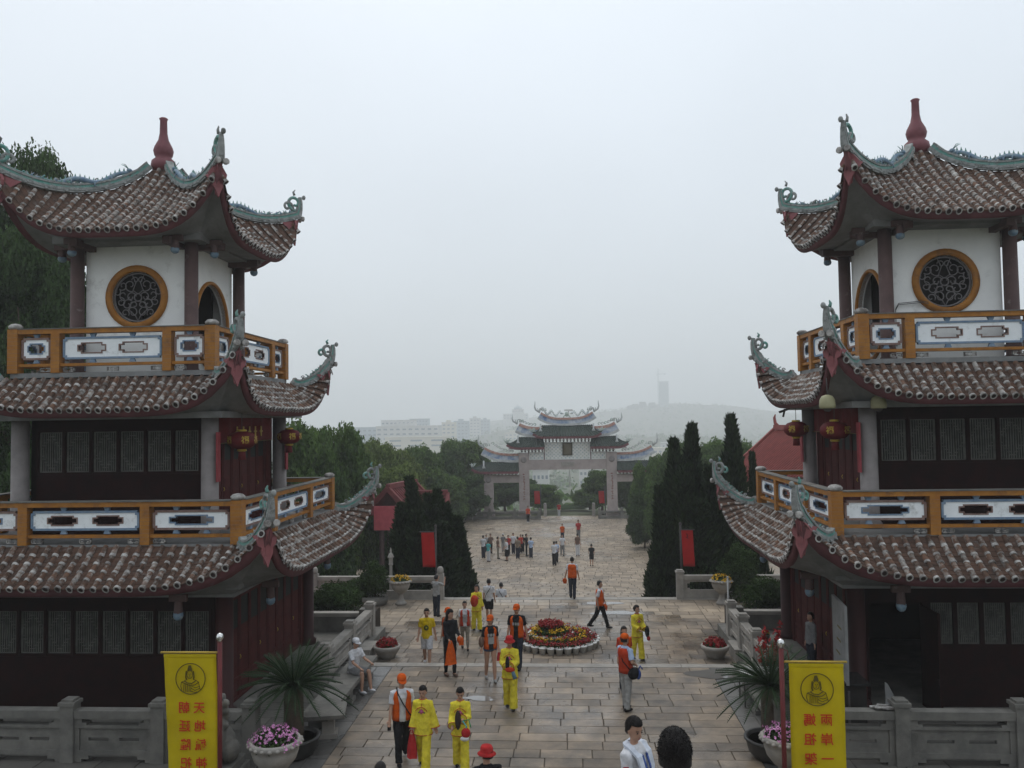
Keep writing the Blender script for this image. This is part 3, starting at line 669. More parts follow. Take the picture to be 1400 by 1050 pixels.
        if si % 2 == 0: tracery(wl, .63, M @ TR(0, -H3 + .05, 10.24))
    for sx in (-1, 1):
        for sy in (-1, 1): MB().lathe([(.20, 0), (.20, .1), (.175, .14), (.165, 3.5)], 16, 0, (sx * 1.53, sy * 1.53, 8.2)).obj('column', [COLUMN], t)
    for si in range(4):
        MB().box(-1.95 + (.02 if si % 2 else 0), 1.95 - (.02 if si % 2 else 0), -1.95, -1.3, 11.58, 11.80, 0, RZ(SIDES[si]) if si % 2 == 0 else RZ(SIDES[si]) @ TR(0, .006, .004)).obj('beam', [SOFFIT], t)
        for sx in (-1, 1):
            MB().box(sx * 1.2 - .09, sx * 1.2 + .09, -2.25, -1.3, 11.45, 11.63, 0, RZ(SIDES[si])).obj('bracket', [COLUMN], t)
    MB().box(-.03, .03, -1.2, 1.2, 8.25, 11.6, 0).obj('dark_partition', [DARK], t)  # added to stop the view through; its dark colour imitates an unlit room
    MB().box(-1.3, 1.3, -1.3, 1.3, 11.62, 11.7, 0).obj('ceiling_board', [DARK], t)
    pendants(t, [(sx * a, -sy * c) for sx in (-1, 1) for sy in (-1, 1) for a, c in ((1.35, 2.06), (2.06, 1.35))], 11.62, .75)
    build_roof(t, Roof(.22, 13.96, 2.75, 11.72, .16, 1.42, .80, 3.8, 2.2), inner, .245, 1.45, 11.66, 98, True, True, .225)
    MB().lathe([(.30, -.25), (.22, -.02), (.30, .02), (.335, .14), (.31, .26), (.20, .36), (.24, .42), (.27, .55), (.24, .66), (.14, .86), (.105, 1.05), (.095, 1.42), (.12, 1.47), (.08, 1.50)], 20, 0, (0, 0, 14.0)).obj('gourd_finial', [GOURD], t)
    return t
PL = pagoda((-11.16, 22.0, 0), 1, 'three storey tiled pagoda with two lanterns by its balcony door', 'twin pagodas at the top of the stairs')
PR = pagoda((9.66, 22.86, 0), -1, 'three storey tiled pagoda with open ground floor doorway and bell shaped lamps', 'twin pagodas at the top of the stairs')

# ------------------------------------------------------------------ ground: terraces, stairs, plaza, terrain
def structure(o): o['kind'] = 'structure'; return o
def slab_unit():
    b = MB(); e = .012
    b.add([(-.5, -.5, -1), (.5, -.5, -1), (.5, .5, -1), (-.5, .5, -1), (-.5, -.5, -.2), (.5, -.5, -.2), (.5, .5, -.2), (-.5, .5, -.2), (-.5 + e, -.5 + e, 0), (.5 - e, -.5 + e, 0), (.5 - e, .5 - e, 0), (-.5 + e, .5 - e, 0)],
          [(0, 1, 5, 4), (1, 2, 6, 5), (2, 3, 7, 6), (3, 0, 4, 7), (4, 5, 9, 8), (5, 6, 10, 9), (6, 7, 11, 10), (7, 4, 8, 11), (8, 9, 10, 11)])
    return b
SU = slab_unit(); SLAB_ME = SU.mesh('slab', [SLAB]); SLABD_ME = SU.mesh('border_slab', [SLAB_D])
def slab_cells(x0, x1, y0, y1, dep, ln, along_y=False):
    res = []
    if along_y: a0, a1, b0, b1 = x0, x1, y0, y1
    else: a0, a1, b0, b1 = y0, y1, x0, x1
    n = max(1, round((a1 - a0) / dep)); d = (a1 - a0) / n
    for i in range(n):
        p = b0 - random.uniform(0, ln[0])
        while p < b1:
            q = p + random.uniform(*ln)
            if b1 - q < .25: q = b1
            lo, hi = max(p, b0), min(q, b1)
            if hi - lo > .04:
                c = (a0 + d * i, a0 + d * (i + 1)); res.append((c[0], c[1], lo, hi) if along_y else (lo, hi, c[0], c[1]))
            p = q
    return res
def lay(parent, cells, z, me, limit=300, gap=.014, jm=None, th=.05):
    """the pieces nearest the stairs are single slabs, the ones past the limit one mass"""
    cells = sorted(cells, key=lambda c: c[2] + abs(c[0] + c[1]) * .3)
    for x0, x1, y0, y1 in cells[:limit]:
        M = Matrix.Translation(((x0 + x1) / 2, (y0 + y1) / 2, z + random.uniform(-.004, .004))) @ Matrix.Rotation(random.gauss(0, .003), 4, 'X') @ Matrix.Rotation(random.gauss(0, .003), 4, 'Y') @ Matrix.Diagonal((x1 - x0 - gap, y1 - y0 - gap, th, 1))
        o = link('slab', me, parent, M)
    if len(cells) > limit:
        b = MB()
        for x0, x1, y0, y1 in cells[limit:]:
            M = Matrix.Translation(((x0 + x1) / 2, (y0 + y1) / 2, z + random.uniform(-.004, .004))) @ Matrix.Diagonal((x1 - x0 - gap, y1 - y0 - gap, th, 1)); b.add(SU.v, SU.f[4:], 0, False, M)
        tag(b.obj('paving', [jm or SLAB_J], parent), kind='stuff')
ZM, ZP = -.3, -4.2
up = structure(MB().box(-26, 24, 12.6, 23.46, -.6, -.03).obj('upper_terrace', [JOINT]))
lay(up, slab_cells(-5.05, 3.75, 12.65, 23.16, .44, (.55, 1.15)), 0, SLAB_ME, 300)
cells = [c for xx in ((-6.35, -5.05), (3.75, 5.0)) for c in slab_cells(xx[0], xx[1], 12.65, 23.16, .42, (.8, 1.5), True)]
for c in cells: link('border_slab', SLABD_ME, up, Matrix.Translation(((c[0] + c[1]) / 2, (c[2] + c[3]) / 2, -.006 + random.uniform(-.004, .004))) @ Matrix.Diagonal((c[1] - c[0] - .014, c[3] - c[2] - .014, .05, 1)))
b = MB()
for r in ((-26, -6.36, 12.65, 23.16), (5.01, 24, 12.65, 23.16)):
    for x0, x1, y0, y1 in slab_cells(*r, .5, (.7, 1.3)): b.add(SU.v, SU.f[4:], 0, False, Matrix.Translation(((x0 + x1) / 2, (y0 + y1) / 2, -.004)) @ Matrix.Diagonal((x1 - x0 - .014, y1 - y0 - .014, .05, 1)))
tag(b.obj('paving', [mat('eave_shade_granite_field', (.13, .12, .105), (.085, .08, .072), 1.4, .6, .2, 50, island=.2, coord='World')], up), kind='stuff')  # side paving coloured darker to stand in for shade under the pagoda eaves
# edge stones of the upper terrace, one step down to the middle terrace
x = -6.3
while x < 4.9:
    q = min(x + random.uniform(1.2, 2.0), 4.95); MB().box(x + .006, q - .006, 23.18, 23.5, -.32, .004).obj('edge_stone', [STONE_L], up); x = q
md = structure(MB().box(-16, 14, 23.47, 33.4, -.9, ZM - .03).obj('middle_terrace', [JOINT]))
mc = slab_cells(-6.2, 4.8, 23.52, 33.05, .50, (.42, .75)) + slab_cells(-16, -6.2, 28.0, 33.05, .50, (.42, .75)) + slab_cells(4.8, 14, 28.4, 33.05, .5, (.42, .75))
lay(md, mc, ZM, SLAB_ME, 300)
x = -16
while x < 14:
    q = min(x + random.uniform(1.2, 2.2), 14); MB().box(x + .006, q - .006, 33.07, 33.5, ZM - .16, ZM + .004).obj('edge_stone', [STONE_L], md); x = q
# raised platforms that carry the pagodas beside the middle terrace
for x0, x1, y1 in ((-26, -6.25, 27.6), (4.86, 24, 28.1)):
    p = structure(MB().box(x0, x1, 23.48, y1, -.9, -.004).obj('pagoda_platform', [STONE]))
# stairs between middle terrace and plaza
st = structure(MB().box(-5.1, 4.1, 33.52, 33.6, ZP - .2, ZM - .18).obj('lower_stairs', [STONE]))
for i in range(24):
    z = ZM - .16 * (i + 1); MB().box(-5.1, 4.1, 33.5 + .34 * i, 33.5 + .34 * (i + 1) + .03, z - .17, z).obj('step', [STONE_L], st)
for x0, x1 in ((-26, -5.12), (4.12, 24)): structure(MB().box(x0, x1, 33.42, 33.8, ZP - .3, ZM - .05).obj('retaining_wall', [STONE]))
# upper flight that climbs to where the photograph was taken
us = structure(MB().box(-6, 5, -6, .45, 4.9, 5.25).obj('upper_stairs', [STONE_L]))
for i in range(31):
    z = 5.25 - .168 * (i + 1)
    if z > .02: MB().box(-6, 5, .45 + .40 * i, .45 + .40 * (i + 1) + .04, z - .3, z).obj('step', [STONE_L], us)
# plaza in front of the gate
pz = structure(MB().box(-30, 30, 33.7, 94.6, ZP - .5, ZP - .03).obj('plaza', [JOINT]))
lay(pz, slab_cells(-16, 16, 46, 94.5, .52, (.5, .95)), ZP, SLAB_ME, 0, gap=.03)
tag(MB().box(-.9, 1.0, 84.8, 87.8, ZP - .02, ZP + .012).obj('pale_slab', [STONE_L], pz))
# puddles left by the rain
WATER = mat('rain_water', (.20, .19, .175), (.16, .15, .14), 1, .02, spec=1.)
def puddle(px, py, z, rx, ry, seed):
    c = on_z(px, py, z); b = MB(); n = 26; rr = random.Random(seed); ph = [rr.uniform(0, 6) for _ in range(4)]
    vs = [(0, 0, 0)]
    for i in range(n):
        a = 2 * math.pi * i / n; k = 1 + .22 * math.sin(2 * a + ph[0]) + .15 * math.sin(3 * a + ph[1]) + .10 * math.sin(5 * a + ph[2])
        vs.append((rx * k * math.cos(a), ry * k * math.sin(a), 0))
    b.add(vs, [(0, i + 1, (i + 1) % n + 1) for i in range(n)])
    o = b.obj('puddle', [WATER]); o.location = (c.x, c.y, z + .0075); tag(o, kind='stuff')
for p in ((978, 921, 0, .62, .5, 1), (880, 868, ZM, .22, .75, 2), (842, 838, ZM, .75, .35, 3), (825, 825, ZM, .6, .3, 4), (655, 955, 0, .4, .16, 5)): puddle(*p)

# far terrain: the temple hill falls away to a town, with hazy hills behind
def ss(a, b, x): t = np.clip((x - a) / (b - a), 0, 1); return t * t * (3 - 2 * t)
def terrain_z(x, y):
    z = -4.8 - 26 * ss(96, 260, y) - 5 * ss(260, 700, y)
    z = z + 3.6 * (1 - ss(33, 46, y)) * (1 - 0)
    z = z + 1.0 * ss(14, 26, np.abs(x)) * (1 - ss(90, 140, y))
    def hill(cx, cy, h, rx, ry): return h * np.exp(-((x - cx) / rx) ** 2 - ((y - cy) / ry) ** 2)
    k = 1.7; g = 1.16
    for cx, cy, h, rx, ry in ((130, 1330, 44, 115, 200), (245, 1380, 34, 120, 230), (370, 1500, 30, 170, 250), (-15, 1250, 26, 90, 200), (-110, 1500, 34, 150, 260), (520, 1900, 42, 300, 300), (-45, 860, 22, 60, 90), (60, 700, 10, 90, 120)): z = z + hill(cx * k, cy * k, h * g, rx * k, ry * k)
    z = z + 2.2 * np.sin(x / 37 + 1) * np.sin(y / 51) * ss(150, 500, y)
    return z
gx = np.concatenate([-np.geomspace(3500, 80, 26), np.linspace(-70, 70, 29), np.geomspace(80, 3500, 26)])
gx = np.sort(np.concatenate([gx, np.linspace(-440, 1000, 70)]))
gy = np.concatenate([np.linspace(-60, 140, 60), np.linspace(150, 3300, 170), np.linspace(3400, 4600, 10)])
X, Y = np.meshgrid(gx, gy); Z = terrain_z(X, Y)
Z = np.where((Y < 34), -1.2, Z); Z = np.where((np.abs(X) < 30) & (Y > 33.6) & (Y < 95), ZP - .9, Z)
nx, ny = len(gx), len(gy)
vs = np.stack([X, Y, Z], -1).reshape(-1, 3)
fs = [(j * nx + i, j * nx + i + 1, (j + 1) * nx + i + 1, (j + 1) * nx + i) for j in range(ny - 1) for i in range(nx - 1)]
TERR = mat('wooded_ground', (.05, .07, .028), (.10, .095, .055), .02, .9, dirt=((.17, .15, .115), .58, .7, .012), coord='World')
tb = MB(); tb.v = [tuple(p) for p in vs.tolist()]; tb.f = [list(f) for f in fs]; tb.m = [0] * len(fs); tb.s = [True] * len(fs)
structure(tb.obj('terrain', [TERR]))

# ------------------------------------------------------------------ stone balustrades
def balustrade(p0, p1, n, z, label, name='balustrade', H=1.05, post_last=True, knob=False, style='slot', mt=None):
    mt = mt or STONE
    p0, p1 = Vector((*p0, z)), Vector((*p1, z)); d = (p1 - p0); L = d.length; d.normalize()
    t = thing(name, label, 'balustrade', p0, math.atan2(d.y, d.x)); bw = L / n
    for k in range(n + 1):
        x = bw * k
        if k < n or post_last:
            b = MB().box(x - .14, x + .14, -.14, .14, 0, H + .10)
            if knob: b.lathe([(.10, 0), (.13, .05), (.14, .12), (.12, .22), (.06, .28)], 12, 0, (x, 0, H + .10))
            else: b.box(x - .17, x + .17, -.17, .17, H + .10, H + .17).box(x - .12, x + .12, -.12, .12, H + .17, H + .22)
            b.obj('post', [mt], t)
    for k in range(n):
        a, c = bw * k + .142, bw * (k + 1) - .142; w_ = c - a
        MB().box(a, c, -.12, .12, H - .16, H).obj('rail', [mt], t)
        if style == 'slot':
            b = MB()                                   # upper frame with a long slim gap, then a panel with two slots
            b.cells([a, a + .16, a + .26, c - .26, c - .16, c], [H - .36, H - .30, H - .25, H - .165], lambda i, j: (j == 2 and 1 <= i <= 3) or (j == 1 and i == 2), -.09, .09)
            m1, m2 = a + w_ * .30, a + w_ * .70; s_ = w_ * .13
            b.cells([a, a + .12, m1 - s_, m1 + s_, m2 - s_, m2 + s_, c - .12, c], [.10, .20, .42, .49, H - .40, H - .362], lambda i, j: j == 2 and i in (2, 4), -.045, .045)
            b.box(a, c, -.08, .08, .14, .24).box(a, a + .10, -.078, .078, .243, H - .363).box(c - .10, c, -.078, .078, .243, H - .363)
            b.cells([a, a + .14, a + .30, c - .30, c - .14, c], [0, .06, .138], lambda i, j: (i == 2) or (j == 0 and i in (1, 3)), -.075, .075)
            b.obj('panel', [mt], t)
        elif style == 'open':
            m = (a + c) / 2
            b = MB(); b.cells([a, a + .14, a + .24, c - .24, c - .14, c], [0, H * .38, H * .44, H * .66, H * .72, H - .163], lambda i, j: (i in (1, 2, 3) and j == 2) or (i == 2 and j in (1, 3)), -.07, .07)
            b.obj('panel', [mt], t)
    return t
balustrade((-16.15, 16.62), (-6.55, 16.62), 5, 0, 'long grey granite balustrade with slotted panels before the lantern pagoda')
balustrade((4.15, 16.95), (13.3, 16.95), 4, 0, 'long grey granite balustrade with slotted panels before the doorway pagoda')
balustrade((-6.5, 21.6), (-6.5, 26.5), 2, 0, 'short granite side balustrade behind the seated man in white cap', mt=STONE_L, H=.85)
balustrade((5.05, 21.4), (5.05, 26.7), 3, 0, 'short granite side balustrade with a slim metal pole at its end', mt=STONE_L, H=.85)
balustrade((-15.6, 33.2), (-5.25, 33.2), 4, ZM, 'pale balustrade with wide open panels beside the red banner and a bonsai', mt=STONE_L, H=.92, knob=True, style='open')
balustrade((4.32, 33.25), (12.5, 33.25), 3, ZM, 'pale open panel balustrade with leafy plants behind it near cypress trees', mt=STONE_L, H=.92, style='open')
# planter walls with a clipped round shrub
def planter(x0, x1, y, h, label):
    b = MB().box(x0, x1, y, y + .2, -.3, h - .12)
    t = thing('planter_wall', label, 'wall', (0, 0, 0)); b.obj('wall', [STONE], t)
    MB().box(x0 - .05, x1 + .05, y - .06, y + .26, h - .118, h).obj('coping', [STONE_L], t)
    for x in (x0 + .1, x1 - .1): MB().box(x - .13, x + .13, y - .08, y + .28, -.3, h + .12).obj('post', [STONE], t)
    MB().box(x0, x1, y + .2, y + 2.0, -.3, h - .25).obj('soil_bed', [SOIL], t)
planter(-9.6, -6.72, 26.9, .62, 'grey stone planter wall below the round shrub near the pink canopy')
planter(5.3, 8.4, 27.2, .62, 'grey stone planter wall below the round shrub beside the doorway pagoda')

# ------------------------------------------------------------------ memorial gate at the end of the plaza
def gate():
    t = thing('memorial_gate', 'granite memorial archway with green tiled roofs and curling white ridges', 'gate', (-.1, 92.6, ZP))
    def col_(x, w_, h):
        o = MB().box(x - w_ / 2, x + w_ / 2, -w_ / 2, w_ / 2, 0, h).box(x - w_ / 2 - .12, x + w_ / 2 + .12, -w_ / 2 - .12, w_ / 2 + .12, 0, .9).obj('column', [GRANP], t)
        MB().lathe([(.34, 0), (.34, .06), (.2, .09)], 14, 0, M=TR(x, -w_ / 2, h - .75) @ Matrix.Rotation(math.pi / 2, 4, 'X')).obj('boss', [COLGREY], o)
        if h > 6:
            b = MB(); rr = random.Random(3)
            for k in range(11):
                z = 4.9 - k * .27
                for _ in range(4):
                    dx, dz = rr.uniform(-.08, .08), rr.uniform(-.08, .08)
                    if rr.random() < .5: b.box(x + dx - .09, x + dx + .09, -w_ / 2 - .012, -w_ / 2 + .01, z + dz - .016, z + dz + .016)
                    else: b.box(x + dx - .016, x + dx + .016, -w_ / 2 - .012, -w_ / 2 + .01, z + dz - .09, z + dz + .09)
            b.obj('inscription', [mat('inscription_red', (.20, .035, .03))], o)
    for x in (-4.9, 4.9): col_(x, 1.12, 7.3)
    for x in (-8.9, 8.9): col_(x, 1.0, 5.1)
    lin = MB().box(-4.34, 4.34, -.4, .4, 5.4, 6.5).obj('lintel', [GRANP], t)
    MB().box(-.72, .72, -.47, -.4, 5.75, 6.25).obj('name_plate', [STONE_L], lin)
    for sx in (-1, 1): MB().box(min(sx * 5.46, sx * 8.4), max(sx * 5.46, sx * 8.4), -.35, .35, 4.0, 4.85).obj('lintel', [GRANP], t)
    DIAM = mat('glazed_diamond', (.74, .74, .70), (.6, .62, .6), 3, .4)
    DIAB = mat('blue_diamond', (.35, .45, .52), (.5, .52, .42), 2, .4)
    def tiled(x0, x1, z0, z1):
        p = MB().box(x0, x1, -.26, .26, z0, z1).obj('tiled_panel', [DIAM], t); b = MB()
        n = max(1, round((x1 - x0) / .42)); m_ = max(1, round((z1 - z0) / .42)); sx, sz = (x1 - x0) / n, (z1 - z0) / m_
        for i in range(n):
            for j in range(m_):
                for o in (0, .5):
                    cx, cz = x0 + sx * (i + .5 + o), z0 + sz * (j + .5 + o)
                    if cx + sx * .3 > x1 or cz + sz * .3 > z1: continue
                    b.add([(cx - sx * .24, -.268, cz), (cx, -.268, cz - sz * .24), (cx + sx * .24, -.268, cz), (cx, -.268, cz + sz * .24)], [(0, 1, 2, 3)], 0)
        b.obj('diamond_tiles', [DIAB], p)['kind'] = 'stuff'
        MB().box(x0 - .08, x0, -.28, .28, z0, z1).box(x1, x1 + .08, -.28, .28, z0, z1).obj('trim', [FASCIA], p)
    tiled(-2.55, 2.55, 6.52, 8.45)
    for sx in (-1, 1): tiled(min(sx * 2.65, sx * 4.32), max(sx * 2.65, sx * 4.32), 6.52, 7.35)
    MB().box(-.56, .56, -.42, -.24, 7.0, 8.42).box(-.40, .40, -.44, -.42, 7.14, 8.28, 1).obj('plaque', [mat('plaque_wood', (.06, .05, .03)), mat('plaque_face', (.13, .11, .07))], t)
    # bracket rows under the eaves
    def brackets(x0, x1, z, h):
        b = MB().box(x0, x1, -.5, .5, z + h * .75, z + h, 0)
        n = int((x1 - x0) / .38)
        for i in range(n):
            x = x0 + (x1 - x0) * (i + .5) / n; b.box(x - .07, x + .07, -.62, .62, z, z + h * .72, 1).box(x - .13, x + .13, -.7, -.5, z + h * .35, z + h * .6, 2)
        b.obj('bracket_row', [FASCIA, mat('bracket_grey', (.10, .08, .075)), mat('bracket_pale', (.35, .33, .31))], t)
    brackets(-2.6, 2.6, 8.48, .52)
    for sx in (-1, 1): brackets(min(sx * 2.6, sx * 5.3), max(sx * 2.6, sx * 5.3), 7.38, .42); brackets(min(sx * 5.6, sx * 9.5), max(sx * 5.6, sx * 9.5), 4.9, .36)
    def groof(xa, xb, ra, rb, ze, zr, dep, curlL, curlR, zband, ztip):
        """one saddle roof: eave from xa to xb, ridge from ra to rb; curl* = swallowtail at that end"""
        r = MB(); n = 20
        def lift(x):
            s = 0
            if curlL: s = max(s, 1 - (x - xa) / 1.2)
            if curlR: s = max(s, 1 - (xb - x) / 1.2)
            return .42 * max(0, s) ** 2
        for sy in (-1, 1):
            for i in range(n):
                u0, u1 = i / n, (i + 1) / n
                e0, e1 = xa + (xb - xa) * u0, xa + (xb - xa) * u1; q0, q1 = ra + (rb - ra) * u0, ra + (rb - ra) * u1
                vs = []
                for k in range(5):
                    w_ = k / 4
                    for e, q in ((e0, q0), (e1, q1)): vs.append((e + (q - e) * w_, sy * dep * (1 - w_), ze + (zr - ze) * w_ ** 1.35 + lift(e) * (1 - w_) ** 2))
                r.add(vs, [((2 * k, 2 * k + 1, 2 * k + 3, 2 * k + 2) if sy < 0 else (2 * k + 2, 2 * k + 3, 2 * k + 1, 2 * k)) for k in range(4)], 0)
        # ribs of cover tiles
        m = int((xb - xa) / .3)
        for i in range(m + 1):
            u = i / m; e, q = xa + (xb - xa) * u, ra + (rb - ra) * u
            r.tube([(e + (q - e) * w_, -dep * (1 - w_), ze + (zr - ze) * w_ ** 1.35 + lift(e) * (1 - w_) ** 2 + .03) for w_ in (0, .25, .5, .75, 1)], .07, 5, 0)
        ro = r.obj('roof', [GREENR], t)
        f = MB(); pts = [xa + (xb - xa) * i / 16 for i in range(17)]
        for sy in (-1, 1): f.sweep([(x, sy * (dep - .03), ze + lift(x) - .16) for x in pts], [(-.04, -.13), (.04, -.13), (.04, .13), (-.04, .13)], 0)
        f.box(xa + .2, xb - .2, -dep + .1, dep - .1, ze - .2, ze - .14)
        f.obj('eave_board', [FASCIA], ro)
        # curved white ridge with painted band
        g = MB(); P = []; K = 20
        xl = ra - (.55 if curlL else 0); xr = rb + (.55 if curlR else 0)
        for i in range(K + 1):
            x = xl + (xr - xl) * i / K; s = 0
            if curlL and curlR: s = abs(2 * i / K - 1)
            elif curlL: s = 1 - i / K
            elif curlR: s = i / K
            P.append(Vector((x, 0, zr + (ztip - zband) * .42 * s ** 3)))
        hb = zband - zr
        g.sweep(P, [(-.2, -.05), (.2, -.05), (.2, hb * .22), (.14, hb * .22), (.14, hb * .72), (.24, hb * .72), (.24, hb), (-.24, hb), (-.24, hb * .72), (-.14, hb * .72), (-.14, hb * .22), (-.2, hb * .22)], 0, up=(0, 0, 1), side=(0, -1, 0), mis=[0, 0, 0, 1, 0, 2, 0, 2, 0, 1, 0, 0])
        g.obj('ridge', [mat('gate_ridge', (.54, .55, .54), (.36, .37, .37), 3, .7, dirt=((.25, .27, .28), .55, .75, 2)), mat('ridge_scroll', (.60, .62, .63), (.12, .2, .36), 1.4, .6), mat('ridge_line', (.36, .16, .13), (.5, .36, .3), 4)], ro)
        for end, on in ((-1, curlL), (1, curlR)):
            if not on: continue
            p = P[0] if end < 0 else P[-1]; h = MB(); X = Vector((end, 0, 0)); U = Vector((0, 0, 1))
            top = Vector((p.x + end * .25, 0, ztip)); q = p + U * hb * .8
            h.tube([q - X * .3, q + X * .12 + (top - q) * .25, q + X * .3 + U * (ztip - q.z) * .5, top + X * .0 - U * .2, top], [.14, .12, .09, .05, .02], 6, 0)
            sp = q - X * .55 + U * .25
            h.tube(spiral(sp, .34, .08, -.8, 4.6, 16, X, U), .06, 5, 0)
            for i in range(5): a = q - X * (.1 + .22 * i) + U * .15; h.tube([a, a + X * .02 + U * .25, a + X * .14 + U * .38], [.06, .04, .01], 4, 1)
            # white post with a splayed foot at the gable end, and a flowery tuft at the eave corner
            pe = Vector((p.x - end * .35, -.55, zr - .75)); h.tube([pe + U * .95, pe + U * .35, pe + U * .1], [.09, .09, .26], 6, 0)
            ce = Vector((xa if end < 0 else xb, -dep * .8, ze + .45)); 
            for i in range(7): h.tube([ce, ce + Vector((random.uniform(-.3, .3), random.uniform(-.1, .1), .2)), ce + Vector((random.uniform(-.5, .5), 0, random.uniform(.35, .6)))], [.07, .05, .02], 4, 1)
            h.obj('ridge_ornament', [MATS['gate_ridge'], mat('ornament_green', (.28, .38, .33), (.5, .52, .48), 5)], ro)
        return ro, P, hb
    c, P, hb = groof(-3.8, 3.8, -2.75, 2.75, 9.15, 10.35, 1.25, True, True, 11.2, 13.1)
    U = Vector((0, 0, 1))
    for sx in (-1, 1):                           # two dragons facing a pearl
        d = MB(); body = [Vector((sx * (2.9 - 2.3 * k / 18), 0, 11.55 + .26 * math.sin(k * .85) + (1.0 if k < 1 else 0) * 0 + .55 * (1 - k / 18) ** 2)) for k in range(19)]
        d.tube(body, [.05 + .07 * math.sin(math.pi * min(1, k / 14 + .12)) for k in range(19)], 6)
        for k in range(1, 18): d.add([body[k] - Vector((.06, 0, -.08)), body[k] + Vector((.06, 0, .08)), body[k] + Vector((0, .02, .26))], [(0, 1, 2), (2, 1, 0)], 1)
        d.ell(tuple(body[-1] + U * .05), (.17, .12, .12)); d.tube([body[-1], body[-1] - Vector((sx * .25, 0, -.02))], [.09, .05], 6)
        for k in (4, 9, 13): d.tube([body[k], body[k] - U * .2 + Vector((sx * .06, -.08, 0)), body[k] - U * .38], .04, 4)
        d.obj('ridge_dragon', [mat('dragon_blue', (.42, .48, .50), (.58, .58, .54), 4, .6), MATS['ornament_green']], c)
    MB().ell((0, 0, 11.62), (.22, .14, .24)).tube([(-.4, 0, 11.2), (-.25, 0, 11.45), (0, 0, 11.35), (.25, 0, 11.45), (.4, 0, 11.2)], .07, 5).obj('ridge_pearl', [MATS['ornament_green']], c)
    for sx in (-1, 1):
        a, b_ = (-6.75, -2.55) if sx < 0 else (2.55, 6.75)
        ra, rb = (-5.3, -2.75) if sx < 0 else (2.75, 5.3)
        r, P, hb = groof(a, b_, ra, rb, 7.98, 9.05, 1.1, sx < 0, sx > 0, 10.2, 11.7)
        a, b_ = (-10.7, -5.5) if sx < 0 else (5.5, 10.7)
        ra, rb = (-9.2, -5.5) if sx < 0 else (5.5, 9.2)
        r2, P2, hb2 = groof(a, b_, ra, rb, 5.32, 6.3, 1.0, sx < 0, sx > 0, 7.25, 9.4)
        for ro, z0, n, xx in ((r, 10.3, 5, 3.6), (r2, 7.35, 7, 6.2)):
            d = MB()
            for k in range(n):
                p = Vector((sx * (xx + .36 * k), 0, z0 + .05 * k * k * .5)); d.tube(spiral(p + U * .14, .20, .05, 0, 5.2, 10, (sx, 0, 0), U), .05, 4, k % 2)
            d.obj('ridge_scroll', [MATS['ornament_green'], MATS['gate_ridge']], ro)
    return t
gate()
# the carved balustrades and low stairs at the gate
for i, (x0, x1, n, nm) in enumerate(((-20, -3.3, 6, 'with a small white sign beside it'), (3.3, 18, 6, 'half hidden by the leafy tree'))):
    balustrade((x0, 91.6), (x1, 91.6), n, ZP, 'low weathered balustrade under the memorial gate ' + nm, H=.85, knob=True, style='open')
for sx, wh in ((-2.75, 'on the side of the red vested person'), (2.75, 'on the side of the leafy tree')): tag(MB().box(sx - .18, sx + .18, 94.0, 94.4, ZP, ZP + 1.25).lathe([(.16, 0), (.19, .1), (.1, .25)], 10, 0, (sx, 94.2, ZP + 1.25)).obj('stair_post', [STONE_L]), 'pale square stair post below the memorial gate ' + wh, 'post', 'stair posts below the gate')
s_ = on_z(646, 711, ZP); tb_ = thing('notice_board', 'small white notice board on two legs near the gate', 'sign', s_)
MB().box(-.5, .5, -.04, .04, .55, .95).obj('board', [mat('board_white', (.6, .6, .58))], tb_); MB().box(-.06, .06, -.03, .03, 0, .55).obj('leg', [STONE_L], tb_)

